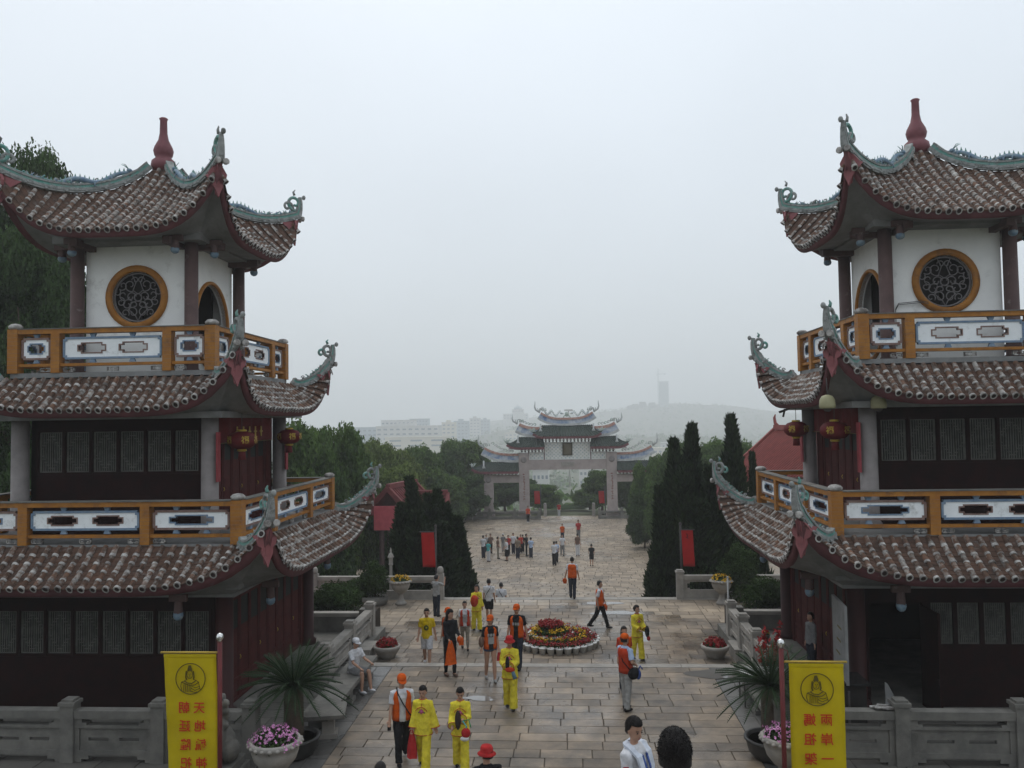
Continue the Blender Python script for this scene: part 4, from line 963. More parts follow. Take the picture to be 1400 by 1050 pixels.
# ------------------------------------------------------------------ red roofed halls
def hall(name, label, loc, rz, W, D, hw, hr, wall, posts=False):
    RR = mat('maroon_roof_tile', (.19, .05, .048), (.13, .036, .036), 2, .75, coord='World') if posts else REDROOF
    t = thing(name, label, 'building', loc, rz)
    if posts:
        for x in (-W / 2 + .3, 0, W / 2 - .3):
            for y in (-D / 2 + .3, D / 2 - .3): MB().lathe([(.2, 0), (.16, .2), (.15, hw)], 10, 0, (x, y, 0)).obj('column', [COLUMN], t)
        MB().box(-W / 2 + .6, W / 2 - .6, -D / 2 + 1.2, D / 2 - .6, 0, hw).obj('wall', [mat('dark_brown_wall', (.12, .09, .08))], t)  # dark brown wall set back between the columns
    else:
        wl = MB().box(-W / 2, W / 2, -D / 2, D / 2, 0, hw).add([(-W / 2, -D / 2, hw), (-W / 2, D / 2, hw), (-W / 2, 0, hw + hr - .1)], [(0, 1, 2)]).add([(W / 2, -D / 2, hw), (W / 2, D / 2, hw), (W / 2, 0, hw + hr - .1)], [(2, 1, 0)]).obj('wall', [wall], t)
        for k in range(3): MB().box(-W / 2 - .04, -W / 2, -D / 4 + k * D / 4 - .4, -D / 4 + k * D / 4 + .4, hw * .45, hw * .8).obj('window', [GLASSP], wl)
    ov = .7
    r = MB()
    for sy in (-1, 1):
        n = 8
        vs = []
        for i in range(n + 1):
            w_ = i / n; y = sy * (D / 2 + ov) * (1 - w_); z = hw - .35 + (hr + .35) * w_ ** 1.15
            vs += [(-W / 2 - ov, y, z), (W / 2 + ov, y, z), (-W / 2 - ov, y, z - .14), (W / 2 + ov, y, z - .14)]
        r.add(vs, [f for i in range(n) for f in ((4 * i, 4 * i + 1, 4 * i + 5, 4 * i + 4), (4 * i + 2, 4 * i + 6, 4 * i + 7, 4 * i + 3), (4 * i, 4 * i + 4, 4 * i + 6, 4 * i + 2), (4 * i + 1, 4 * i + 3, 4 * i + 7, 4 * i + 5))] + [(0, 2, 3, 1)], 0)
        m = int((W + 2 * ov) / .3)
        for k in range(m + 1):
            x = -W / 2 - ov + (W + 2 * ov) * k / m; r.tube([(x, sy * (D / 2 + ov) * (1 - w_), hw - .35 + (hr + .35) * w_ ** 1.15 + .03) for w_ in (0, .33, .66, 1)], .065, 5, 0)
    ro = r.obj('roof', [RR], t)
    g = MB().box(-W / 2 - ov, W / 2 + ov, -.14, .14, hw + hr, hw + hr + .3)
    for sx in (() if posts else (-1, 1)): g.tube([(sx * (W / 2 + ov - .4), 0, hw + hr + .2), (sx * (W / 2 + ov), 0, hw + hr + .4), (sx * (W / 2 + ov + .1), 0, hw + hr + .75), (sx * (W / 2 + ov - .05), 0, hw + hr + .95)], [.12, .11, .09, .03], 6)
    g.obj('ridge', [RR], ro)
    for sx in (-1, 1):
        for sy in (-1, 1):
            b = MB(); b.sweep([(sx * (W / 2 + ov), sy * (D / 2 + ov) * (1 - w_), hw - .35 + (hr + .35) * w_ ** 1.15 + .02) for w_ in (0, .33, .66, 1)], [(-.1, -.16), (.1, -.16), (.1, .14), (-.1, .14)], 0, side=(1, 0, 0)); b.obj('verge', [RR], ro)
    return t
h1 = hall('temple_hall', 'cream walled hall with a red tiled gable roof behind cypress trees', (13.9, 47.5, -1.2), R(100), 9.0, 6.2, 4.6, 2.6, CREAM)
MB().box(-4.6, 4.6, 0, 1.5, 4.2, 4.32).obj('lower_eave', [REDROOF], h1, TR(0, 3.2, -.6) @ Matrix.Rotation(-.3, 4, 'X'))
hall('temple_pavilion', 'small open pavilion with maroon roof and dark columns behind cypresses', (-10.6, 52, -4.6), R(78), 3.0, 2.4, 6.0, 1.35, CREAM, True)
c = on_y(585, 684, 53); hall('temple_pavilion', 'lower maroon roofed wing peeping out behind cypress tops', (c.x, 53, -4.6), R(5), 1.2, 1.2, c.z + 4.6 - .35, .7, CREAM, True)
# pink canopies
def canopy(px, py, y, w_, label, m):
    c = on_y(px, py, y); t = thing('canopy', label, 'canopy', (c.x, c.y, ZM if y < 33 else ZP)); h = c.z - t.location.z
    MB().add([(-w_, -w_, h), (w_, -w_, h), (w_, w_, h), (-w_, w_, h), (0, 0, h + w_ * .55), (-w_, -w_, h - .2), (w_, -w_, h - .2), (w_, w_, h - .2), (-w_, w_, h - .2)], [(0, 1, 4), (1, 2, 4), (2, 3, 4), (3, 0, 4), (0, 5, 6, 1), (1, 6, 7, 2), (2, 7, 8, 3), (3, 8, 5, 0)]).obj('cover', [m], t)
    for sx in (-1, 1):
        for sy in (-1, 1): MB().tube([(sx * w_ * .97, sy * w_ * .97, 0), (sx * w_ * .97, sy * w_ * .97, h)], .025, 6).obj('leg', [MGREY], t)
PINK = mat('pink_canvas', (.62, .14, .16), (.52, .11, .13), 3, .8, transl=.25)
canopy(392, 828, 30.6, 1.15, 'pink canvas canopy beside the round shrub', PINK)
s_ = on_y(533, 705, 48); tag(MB().box(-.95, .75, -.03, .03, -.85, .5).box(-1.0, .8, -.04, .04, .5, .56).obj('pink_hanging', [PINK], None, Matrix.Translation(s_)), 'plain pink cloth hanging below the pavilion eave', 'cloth')

# ------------------------------------------------------------------ town in the haze
CONC = mat('pale_concrete', (.60, .59, .56), (.5, .49, .47), .1, .85, coord='World'); WIN = mat('far_window', (.14, .18, .22), (.10, .13, .16), .3, .4, coord='World')
CONC2 = mat('cream_concrete', (.62, .57, .46), (.55, .50, .40), .1, .85, coord='World'); CONC3 = mat('blue_grey_concrete', (.38, .44, .48), (.3, .36, .4), .1, .85, coord='World')
BL = []
def building(x0, x1, y, ztop, depth, floors, wins, m, label, roofbox=True):
    zb = min(float(terrain_z(np.array(x0), np.array(y))), float(terrain_z(np.array(x1), np.array(y)))) - 2
    t = thing('town_building', label, 'building', ((x0 + x1) / 2, y, zb)); W = x1 - x0; H = ztop - zb
    wl = MB().box(-W / 2, W / 2, 0, depth, 0, H).obj('wall', [m], t)
    MB().box(-W / 2 - .4, W / 2 + .4, -.5, depth + .4, H, H + .7).obj('parapet', [m], t)
    if roofbox: MB().box(-W * .2, W * .12, depth * .2, depth * .7, H + .7, H + 3.6).obj('roof_room', [m], t)
    fh = 5.2
    wm = MB().box(-.5, .5, -.12, .1, 0, 1).mesh('window', [WIN])
    for f in range(floors):
        for k in range(wins):
            x = -W / 2 + W * (k + .5) / wins; link('window', wm, wl, TR(x, 0, H - fh * (f + 1) + 1.1) @ Matrix.Diagonal((W / wins * .55, 1, 1.7, 1)))
def bpx(xa, xb, ytop, dist, *a, **k):
    p, q = on_y(xa, ytop, dist), on_y(xb, ytop, dist); building(p.x, q.x, dist, (p.z + q.z) / 2, *a, **k)
bpx(482, 522, 585, 940, 20, 3, 6, CONC3, 'long low blue grey block at the tree line edge', roofbox=False)
bpx(514, 600, 583, 900, 22, 3, 10, CONC, 'long pale block with a row of windows above treetops')
bpx(521, 566, 575, 960, 18, 2, 8, CONC, 'pale upper storey block rising behind the long windowed block', roofbox=False)
bpx(526, 612, 598, 840, 16, 2, 3, CONC2, 'cream low block in front of the long windowed block', roofbox=False)
bpx(604, 622, 578, 1120, 16, 4, 3, CONC2, 'narrow cream block standing between two pale blocks')
bpx(620, 640, 576, 1240, 18, 5, 4, CONC3, 'blue grey block with many storeys below the hill')
bpx(642, 656, 572, 1400, 16, 6, 3, CONC, 'tall pale block with roof frame on the slope')
bpx(657, 669, 574, 1440, 16, 6, 3, CONC3, 'blue grey tall block next to the pale one with roof frame')
bpx(690, 712, 592, 1280, 16, 3, 4, CONC2, 'small cream block on the wooded slope below the domed house')
bpx(688, 722, 566, 1680, 18, 2, 8, CONC, 'wide white villa with rows of windows on the hilltop', roofbox=False)
bpx(700, 716, 560, 1676, 14, 1, 4, CONC, 'upper drum of the white villa on the hilltop', roofbox=False)
d_ = on_y(708, 558, 1682); tag(MB().lathe([(8.3, 0), (8.3, 1.6), (7.4, 3.5), (5.1, 5.4), (1.9, 6.7), (.6, 7.4), (.3, 11)], 16).obj('roof_dome', [CONC3], None, Matrix.Translation(d_ - Vector((0, 0, 2)))), 'grey dome topping the white hilltop villa', 'dome')
bpx(728, 750, 643, 390, 14, 3, 4, CONC, 'white block with balconies seen below the gate lintel', roofbox=False)
bpx(792, 808, 640, 495, 12, 2, 3, CONC, 'small white block beyond the gate beside the tree', roofbox=False)
bpx(893, 925, 613, 840, 14, 3, 5, CONC2, 'cream block low among trees behind the gate ridge', roofbox=False)
bpx(905, 918, 606, 920, 14, 3, 3, CONC, 'small pale block behind the cream one near gate ridge', roofbox=False)
bpx(770, 800, 598, 1520, 16, 2, 6, CONC, 'low pale block on the slope under the tower hill', roofbox=False)
bpx(560, 585, 573, 1200, 18, 2, 6, CONC3, 'faint blue grey block on the far side of town', roofbox=False)
# street lamp mast and road seen through the gate
a_ = on_y(779, 661, 240); tag(MB().tube([(0, 0, 0), (0, 0, 22)], [.28, .16], 8).box(-1.2, 1.2, -.3, .3, 22, 22.5).obj('lamp_mast', [CONC], None, Matrix.Translation(a_ - Vector((0, 0, 1)))), 'tall white lamp mast seen through the gate opening', 'lamp')
# pagoda tower under construction with its crane
cT = on_y(908, 557, 2210); tw = thing('construction_tower', 'unfinished tower in scaffolding on the hazy hilltop', 'tower', (cT.x, cT.y, cT.z - 6), 0, None, 1.7)
CT = mat('scaffold_green', (.17, .24, .25), (.24, .30, .30), .2, .9)
for k in range(9):
    MB().box(-6.6, 6.6, -6.6, 6.6, k * 4.9, k * 4.9 + 4.2).obj('storey', [CT], tw); MB().box(-7.6, 7.6, -7.6, 7.6, k * 4.9 + 4.2, k * 4.9 + 4.9).obj('floor_edge', [CT], tw)
cr = thing('tower_crane', 'thin tower crane standing beside the unfinished tower', 'crane', (cT.x - 14, cT.y, cT.z - 6), 0, None, 1.7); b = MB()
for sx in (-1, 1):
    for sy in (-1, 1): b.tube([(sx * .8, sy * .8, 0), (sx * .8, sy * .8, 62)], .22, 4)
for k in range(20): b.tube([(-.8, -.8, k * 3.1), (.8, -.8, k * 3.1 + 3.1)], .15, 4)
b.obj('mast', [CT], cr); MB().tube([(-3, 0, 56), (11.5, 0, 56)], .45, 4).tube([(0, 0, 64), (10, 0, 56.3)], .12, 4).tube([(0, 0, 62), (0, 0, 65)], .4, 4).obj('jib', [CT], cr); MB().box(9.5, 11.5, -.8, .8, 55, 57).obj('cab', [CT], cr)

# ------------------------------------------------------------------ trees
def crown_variant(name, seed, n_blob, H, Wd, m, dens, size, low=.28):
    r_ = random.Random(seed); bl = [((0, 0, H * .64), (Wd * .40, Wd * .40, H * .22))]
    for k in range(n_blob):
        a = r_.uniform(0, 6.28); zz = r_.uniform(low, .94); rad = Wd * .55 * math.sqrt(max(.05, 1 - ((zz - .55) / .47) ** 2)) * r_.uniform(.55, 1.0)
        s = Wd * r_.uniform(.09, .20); bl.append(((rad * math.cos(a), rad * math.sin(a), H * zz), (s, s, s * .72)))
    P, Q = blob_points(bl, dens, .62); return leafmesh(name, P, Q, size, m, .55, .6)
def trunk_variant(name, seed, H, r0):
    r_ = random.Random(seed); b = MB(); top = [(r_.uniform(-.1, .1) * k, r_.uniform(-.1, .1) * k, H * .62 * k / 5) for k in range(6)]
    b.tube(top, [r0 * (1 - .12 * k) for k in range(6)], 8)
    for k in range(7):
        a = r_.uniform(0, 6.28); z = H * r_.uniform(.28, .6); L = H * r_.uniform(.18, .32); p = Vector((0, 0, z)); b.tube([p, p + Vector((math.cos(a), math.sin(a), .6)) * L * .5, p + Vector((math.cos(a), math.sin(a), 1.0)) * L], [r0 * .45, r0 * .3, r0 * .1], 5)
    return b.mesh(name, [BARK])
CV = {}
for key, m in (('a', LEAF), ('b', LEAF2), ('c', LEAFD), ('d', LEAF)):
    sd = ord(key); CV[key] = (crown_variant('crown', sd, 64, 8, 6.4, m, 60, .15), trunk_variant('trunk', sd, 8, .26))
def tree(x, y, zb, ztop, width, key, label, group='broadleaf trees around the plaza', name='broadleaf_tree', rot=None):
    H = ztop - zb; t = thing(name, label, 'tree', (x, y, zb), random.uniform(0, 6.28) if rot is None else rot, group)
    c = link('crown', CV[key][0], t); k = link('trunk', CV[key][1], t); c.scale = k.scale = (width / 7.6, width / 7.6, H / 8.2)
    return t
def tpx(px, py, y, wpx, key, label, zb=None, **k):
    p = on_y(px, py, y); d = (p - CAM).length; tree(p.x, y, (ZP - .8 if zb is None else zb), p.z, wpx * d / FOC, key, label, **k)
TL = [  # px, top py, distance, width px, variant, label
 (415, 578, 46, 110, 'a', 'bushy dark green tree rising just behind the lantern pagoda'), (458, 580, 50, 90, 'd', 'rounded green tree beside the tallest one behind the lantern pagoda'),
 (478, 592, 54, 80, 'a', 'dense tree whose top touches the hazy blocks'), (440, 640, 44, 90, 'c', 'dark low tree below the lantern pagoda eave tip'),
 (505, 602, 66, 80, 'b', 'light olive green tree at the tree line below the pale blocks'), (540, 612, 72, 80, 'b', 'spreading olive tree beyond the maroon pavilion'),
 (535, 635, 60, 100, 'b', 'pale green low tree above the maroon pavilion roof'), (575, 610, 82, 76, 'a', 'green tree in the row below the cream block'),
 (600, 616, 88, 70, 'c', 'darker tree in the row between two lighter ones'), (628, 600, 98, 70, 'd', 'tall tree standing directly beside the gate ridge tail'),
 (648, 612, 100, 60, 'a', 'tree right behind the outer gate roof'), (600, 650, 84, 90, 'd', 'low bushy tree beyond the cypress tops'),
 (630, 648, 92, 90, 'c', 'dark tree filling the space beside the outer gate column'), (655, 660, 104, 70, 'c', 'dark tree seen under the outer gate roof'),
 (690, 655, 106, 60, 'c', 'dark tree framed between outer and inner gate columns'), (570, 668, 66, 80, 'c', 'dim tree behind the maroon wing roof'),
 (510, 660, 56, 80, 'c', 'dark tree behind the maroon pavilion columns'),
 (738, 662, 104, 54, 'd', 'rounded tree inside the gate opening beside its column'), (712, 655, 110, 60, 'c', 'dark tree seen past the inner column of the gate'), 
 (822, 643, 102, 60, 'a', 'leafy tree reaching into the gate opening'), (806, 668, 108, 50, 'd', 'small bright tree low in the gate opening'), (776, 692, 110, 60, 'c', 'low scrubby tree at the middle of the gate opening'),
 (858, 652, 100, 34, 'c', 'dark tree behind the second inner gate column'),
 (886, 634, 76, 50, 'a', 'leafy green tree covering the outer gate column'), (906, 622, 72, 58, 'd', 'bright leafy tree leaning over the plaza edge'), (880, 668, 71, 48, 'c', 'dark low tree at the plaza edge'),
 (920, 612, 66, 70, 'a', 'green tree between the gate and the tall cypresses'), (955, 603, 74, 90, 'a', 'dense tree behind the tallest cypresses'), (985, 602, 78, 70, 'd', 'round topped tree behind the pair of slim cypresses'), (1015, 606, 70, 60, 'a', 'small tree beside the red gable roof'),
]
for px, py, y, wp, k, lb in TL: tpx(px, py, y, wp, k, lb)
CV['e'] = (crown_variant('crown', 91, 70, 8, 6.4, LEAFD, 230, .07, .12), trunk_variant('trunk', 91, 8, .26))
tpx(22, 182, 36, 150, 'e', 'very tall dark tree rising behind the lantern pagoda roof', -1, rot=.4)
tpx(38, 310, 33, 170, 'e', 'lower dark tree filling the gap behind the lantern pagoda balcony', -1, rot=2.0)
tpx(70, 420, 38, 230, 'e', 'dark bushy tree behind the lantern pagoda middle roof', -1, rot=1.0)
tpx(-90, 240, 40, 220, 'e', 'broad tree behind the tallest one near the lantern pagoda', -1, rot=3.0)
# far wood on the slopes
P = []; 
for k in range(4200):
    x = random.uniform(-420, 800); y = 130 + 2150 * random.random() ** 1.3; z = float(terrain_z(np.array(x), np.array(y)))
    s = random.uniform(1.8, 4.0)
    n = 22; d = rng.normal(0, 1, (n, 3)); d /= np.linalg.norm(d, axis=1)[:, None]; P.append((np.array([x, y, z + s * .8]) + d * s * np.array([1.3, 1.3, 1.0]), d))
fw = leafmesh('far_wood', np.vstack([p[0] for p in P]), np.vstack([p[1] for p in P]), 1.3, LEAF, .8, .5)
tag(link('far_wood', fw), kind='stuff')
for i, (px, py) in enumerate(((862, 556), (878, 551), (868, 554), (890, 556), (930, 556), (950, 561), (975, 565), (892, 552))):
    p = on_y(px, py, 2190); tree(p.x, 2190, p.z - 16, p.z + 4, 22, 'c', 'tiny tree silhouette along the crest of the tower hill', 'trees on the hill crest', 'hill_tree')
# columnar cypresses
def cypress_variant(seed, H, W):
    r_ = np.random.default_rng(seed); n = 15000; u = r_.random(n) ** .8; a = r_.random(n) * 6.28
    R_ = W * (1 - u ** 1.7) * (.55 + .45 * np.minimum(1, u * 6)) * (1 + .24 * np.sin(a * 3 + u * 9 + seed) + .20 * np.sin(a * 4 - u * 21 + 2 * seed))
    R_ = np.maximum(R_, .05) * (.62 + .42 * r_.random(n)); tipx = .18 * W * np.sin(u * 9 + seed)
    P = np.stack([R_ * np.cos(a) + tipx * u, R_ * np.sin(a), u * H], 1); Q = np.stack([np.cos(a), np.sin(a), np.full(n, 1.1)], 1)
    return P, Q
def cyp_mesh(seed):
    P, Q = cypress_variant(seed, 8, 1.0); n = len(P); d = np.stack([Q[:, 0] * .45, Q[:, 1] * .45, np.ones(n)], 1) + rng.normal(0, .25, (n, 3)); d /= np.linalg.norm(d, axis=1)[:, None]
    t = np.cross(d, rng.normal(0, 1, (n, 3))); t /= np.linalg.norm(t, axis=1)[:, None]; s = rng.uniform(.08, .30, n)[:, None]
    v = np.empty((n, 4, 3)); v[:, 0] = P; v[:, 1] = P + d * s * .6 - t * s * .3; v[:, 2] = P + d * s * 1.7; v[:, 3] = P + d * s * .6 + t * s * .3
    me = bpy.data.meshes.new('crown'); me.vertices.add(4 * n); me.vertices.foreach_set('co', v.reshape(-1).astype(np.float32)); me.loops.add(4 * n); me.loops.foreach_set('vertex_index', np.arange(4 * n, dtype=np.int32))
    me.polygons.add(n); me.polygons.foreach_set('loop_start', np.arange(0, 4 * n, 4, dtype=np.int32)); me.materials.append(CYP); me.update(calc_edges=True)
    return me
CY = [cyp_mesh(s) for s in (1, 2, 3)]
CYT = MB().tube([(0, 0, -.2), (0, 0, 3), (.02, 0, 6.5)], [.16, .12, .03], 8).mesh('trunk', [BARK])
def cypress(px, py, y, wpx, zb, i, label, grp):
    p = on_y(px, py, y); W = wpx * (p - CAM).length / FOC; H = p.z - zb
    t = thing('cypress_tree', label, 'tree', (p.x, y, zb), i * 1.7, grp); c = link('crown', CY[i % 3], t); k = link('trunk', CYT, t); c.scale = (W / 2.2, W / 2.2, H / 8.15); k.scale = (1, 1, H / 8.15)
G1, G2 = 'dark cypresses beside the red banner and pavilion', 'dark cypresses between plaza and red gable hall'
for i, (px, py, y, wp, lb) in enumerate(((562, 655, 37, 34, 'tallest double tipped cypress next to the maroon pavilion'), (549, 690, 36.2, 34, 'short thick cypress at the dark end by the round shrub'), (582, 678, 36.4, 36, 'thick cypress just behind the red banner pole'), (598, 672, 37.5, 32, 'slim pointed cypress in the middle of the row by the pavilion'), (612, 690, 36.3, 36, 'leaning cypress second from the plaza side of the row'), (624, 708, 36, 34, 'shorter cypress at the plaza side end of the row'), (632, 728, 37.0, 24, 'lowest cypress overhanging the plaza paving'), (572, 700, 35.4, 40, 'low wide cypress close behind the open balustrade'), (604, 715, 35.2, 44, 'wide low cypress standing beside the balustrade end'))):
    cypress(px, py, y, wp * 1.6, -2.6, i, lb, G1)
for i, (px, py, y, wp, lb) in enumerate(((945, 584, 37, 44, 'tall cypress with crooked tip in the cluster by the plaza'), (918, 604, 36.5, 42, 'pointed cypress at the plaza side of the big cluster'), (1000, 572, 38, 42, 'slender tallest cypress in front of the red gable roof'), (1030, 622, 39, 24, 'thin small cypress below the red gable roof'), (968, 640, 36, 50, 'blunt cypress behind the red banner'), (935, 640, 35.6, 50, 'wide cypress filling the cluster middle'), (905, 668, 35.6, 40, 'shorter cypress leaning over the plaza edge'), (985, 660, 36.5, 50, 'broad dark cypress beside the tiled eave tip'), (896, 752, 34.8, 30, 'low cypress bush at the plaza corner'), (955, 690, 35, 60, 'low broad cypress behind the leafy plants'))):
    cypress(px, py, y, wp * 1.3, -2.6, i + 1, lb, G2)

# ------------------------------------------------------------------ unseen hall added behind the camera to shade the near terrace
hl = thing('unseen_shade_hall', 'large unseen temple hall added at the stair head to shade the near terrace', 'building', (0, -6, 5.25))
hw_ = MB().box(-14, 14, -12, -4.2, 0, 4.6).obj('wall', [REDWOOD], hl)
for k in range(5): MB().box(-10.4 + k * 5.2 - 1.1, -10.4 + k * 5.2 + 1.1, -4.2, -4.05, .1, 3.4).obj('door', [REDWOOD], hw_)
for k in range(6): MB().lathe([(.42, 0), (.45, .25), (.3, .4), (.28, 4.5)], 14, 0, (-13 + k * 5.2, -1.6, 0)).obj('column', [COLUMN], hl)
hr_ = MB()
hr_.add([(-17, .8, 4.6), (17, .8, 4.6), (13, -6.5, 8.4), (-13, -6.5, 8.4), (-17, -15, 4.6), (17, -15, 4.6)], [(0, 1, 2, 3), (3, 2, 5, 4), (4, 0, 3), (1, 5, 2)], 0)
hr_.add([(-16.9, .7, 4.45), (16.9, .7, 4.45), (16.9, -14.9, 4.45), (-16.9, -14.9, 4.45)], [(0, 1, 2, 3)], 1)
for k in range(105): hr_.tube([(-16.8 + k * .32, .7, 4.7), (-12.9 + k * .248, -6.3, 8.35)], .08, 5, 0)
hr_.obj('roof', [TILE_J, SOFFIT], hl)

# ------------------------------------------------------------------ writing
def glyph(ch, size, m, parent, M, name='character', ext=.002):
    c = bpy.data.curves.new(name, 'FONT'); c.body = ch; c.size = size; c.align_x = 'CENTER'; c.align_y = 'CENTER'; c.extrude = ext; c.offset = size * .012
    c.materials.append(m); o = bpy.data.objects.new(name, c); col.objects.link(o); o.parent = parent; o.matrix_local = M
    return o
def emblem(parent, x, z, r):
    """round line drawing of a crowned robed figure"""
    b = MB(); t = .006
    def L(pts, w_=t): b.tube([(p[0] * r, 0, p[1] * r) for p in pts], w_, 4, 0, False, flat=1)
    L([(math.cos(a), math.sin(a)) for a in np.linspace(0, 2 * math.pi, 37)], .008)
    L([(.20 * math.cos(a) - .05, .28 + .26 * math.sin(a)) for a in np.linspace(0, 2 * math.pi, 17)])
    for k in range(5): L([(-.16 + .02 * k - .05, .56 + .07 * k), (.16 - .02 * k - .05, .56 + .07 * k)], .010)
    L([(-.26, .52), (-.30, .2), (-.24, -.05), (-.42, -.15), (-.62, -.22), (-.66, -.5), (-.58, -.78)]); L([(.16, .52), (.22, .2), (.18, -.02), (.36, -.1), (.54, -.2), (.60, -.45), (.66, -.7)])
    L([(-.42, -.15), (-.2, -.28), (.1, -.30), (.36, -.12)], .009); L([(-.62, -.22), (-.1, -.42), (.3, -.40), (.56, -.22)], .008)
    for k in range(5): L([(-.44 + .12 * k, -.36), (-.46 + .12 * k, -.86)])
    L([(.1, -.5), (.35, -.58), (.6, -.5)]); L([(.05, -.62), (.3, -.76), (.62, -.62)]); L([(0, -.8), (.3, -.9), (.46, -.84)])
    L([(-.12, .30), (-.06, .31)]); L([(.0, .31), (.06, .30)]); L([(-.05, .25), (-.04, .18)]); L([(-.09, .12), (-.01, .12)])
    L([(-.3, .5), (-.34, .1), (-.28, -.08)], .008); L([(.2, .5), (.26, .1), (.2, -.06)], .008)
    b.obj('emblem', [INK], parent, TR(x, -.020, z))
def banner(base, pole_x, x0, x1, z0, z1, zp, label, plabel, cols, side):
    p = thing('banner_pole', plabel, 'pole', base)
    MB().tube([(pole_x, 0, 0), (pole_x, 0, zp - .12)], .042, 10).obj('shaft', [REDPOLE], p)
    MB().lathe([(.045, 0), (.03, .02), (.06, .05), (.068, .09), (.045, .14), (.01, .16)], 14, 0, (pole_x, 0, zp - .13)).obj('ball', [CHROME], p)
    MB().box(pole_x - .3, pole_x + .3, -.3, .3, 0, .12).obj('foot', [STONE], p)
    MB().tube([(min(pole_x, x0) - .0 if side < 0 else x0 - .06, 0, z1 + .03), (max(pole_x, x1), 0, z1 + .03)] if side > 0 else [(pole_x, 0, z1 + .03), (x1 + .06, 0, z1 + .03)], .02, 8).obj('crossbar', [GOLD], p)
    if side < 0: MB().tube([(pole_x, 0, z1 + .25), (pole_x + .10, 0, z1 + .22), (pole_x + .13, 0, z1 + .05)], .008, 5).obj('cord', [REDPOLE], p)
    t = thing('banner', label, 'banner', base)
    b = MB(); nx, nz = 10, 24; vs = []
    sway = -.04 if side > 0 else .0
    for j in range(nz + 1):
        for i in range(nx + 1):
            u, v = i / nx, j / nz; vs.append((x0 + (x1 - x0) * u + (1 - v) * (.10 if side > 0 else 0), .012 * math.sin(u * 7 + v * 5) * (1 - v * .6) + .004 * math.sin(v * 31 + u * 3), z0 + (z1 - z0) * v))
    fs = [(j * (nx + 1) + i, j * (nx + 1) + i + 1, (j + 1) * (nx + 1) + i + 1, (j + 1) * (nx + 1) + i) for j in range(nz) for i in range(nx)]
    b.add(vs, fs, 0, True); c = b.obj('cloth', [YELLOW], t); m = c.modifiers.new('thick', 'SOLIDIFY'); m.thickness = .004
    for yy in (z1 - .0,): MB().box(x0, x1, -.012, .012, yy - .05, yy).obj('hem', [YELLOW], t)
    sk = lambda z: (.10 if side > 0 else 0) * (z1 - z) / (z1 - z0)
    ze = z1 - .43; emblem(t, (x0 + x1) / 2 + sk(ze), ze, .27)
    for ci, chars in enumerate(cols):                # seen from the back: the characters read mirrored
        for k, ch in enumerate(chars):
            z = z1 - .95 - k * .325; x = (x0 + x1) / 2 + (-.14 if ci == 0 else .14) + sk(z)
            glyph(ch, .215, REDCH, t, TR(x, -.024, z) @ Matrix.Diagonal((-1, 1, 1, 1)) @ Matrix.Rotation(math.pi / 2, 4, 'X'))
banner((0, 14.5, 0), -6.29, -7.32, -6.36, .45, 2.78, 3.13, 'yellow hanging banner with mirrored red characters next to pink flowers', 'dark red banner pole with chrome ball beside the lantern pagoda', ['朝廷隆祀', '天地毓神'], 1)
banner((0, 14.5, 0), 3.57, 3.69, 4.60, .45, 2.66, 3.05, 'yellow hanging banner with three mirrored red rows before the doorway pagoda', 'dark red banner pole with chrome ball beside the doorway pagoda', ['媽祖架橋', '兩岸一家'], -1)
def red_banner(px0, px1, pyt, pyb, y, zg, label, plabel, pole_left, mark=False, polepx=None):
    a, c = on_y(px0, pyt, y), on_y(px1, pyb, y); px_ = on_y(polepx, pyt - 6, y)
    base = (px_.x, y, zg); p = thing('banner_pole', plabel, 'pole', base)
    MB().tube([(0, 0, 0), (0, 0, px_.z - zg)], .04 if y < 50 else .06, 8).ell((0, 0, px_.z - zg + .05), (.06, .06, .07)).obj('shaft', [IRON], p)
    t = thing('red_banner', label, 'banner', (a.x, y - .06, c.z)); W, H = c.x - a.x, a.z - c.z; b = MB(); vs = []
    for j in range(13):
        for i in range(6): u, v = i / 5, j / 12; vs.append((W * u + .06 * (1 - v), .03 * math.sin(u * 6 + v * 4) * (1 - v), H * v))
    b.add(vs, [(j * 6 + i, j * 6 + i + 1, (j + 1) * 6 + i + 1, (j + 1) * 6 + i) for j in range(12) for i in range(5)], 0, True); k = b.obj('cloth', [REDCLOTH], t); m = k.modifiers.new('thick', 'SOLIDIFY'); m.thickness = .006
    MB().tube([(-.08, 0, H), (W + .08, 0, H)], .025, 6).obj('crossbar', [IRON], t)
    if mark: MB().tube([(W * .42, -.05, H * .90), (W * .55, -.05, H * .84), (W * .45, -.05, H * .78)], .02, 4).tube([(W * .38, -.05, H * .80), (W * .62, -.05, H * .76)], .014, 4).obj('emblem', [mat('dark_print', (.12, .02, .02))], t)
red_banner(576, 594, 727, 775, 34.4, -1.2, 'red cloth banner hanging over the bonsai side balustrade', 'slim pole carrying the red banner by the bonsai', False, False, 595.5)
red_banner(931, 948, 724, 774, 33.9, ZM, 'red cloth banner with small dark emblem before the tall cypresses', 'slim pole carrying the red banner before the tall cypresses', True, True, 930)
red_banner(628, 635, 671, 688, 91, ZP, 'small red banner at the end of the gate balustrade', 'thin pole holding the small red banner at the balustrade end', False, False, 636)
red_banner(730, 738, 671, 689, 95, ZP, 'small red banner between the gate column and the round tree', 'thin pole holding the small red banner by the round tree', False, False, 739)
red_banner(818, 826, 671, 688, 95, ZP, 'small red banner in front of the leafy tree in the gate opening', 'thin pole holding the small red banner by the leafy tree', False, False, 827)

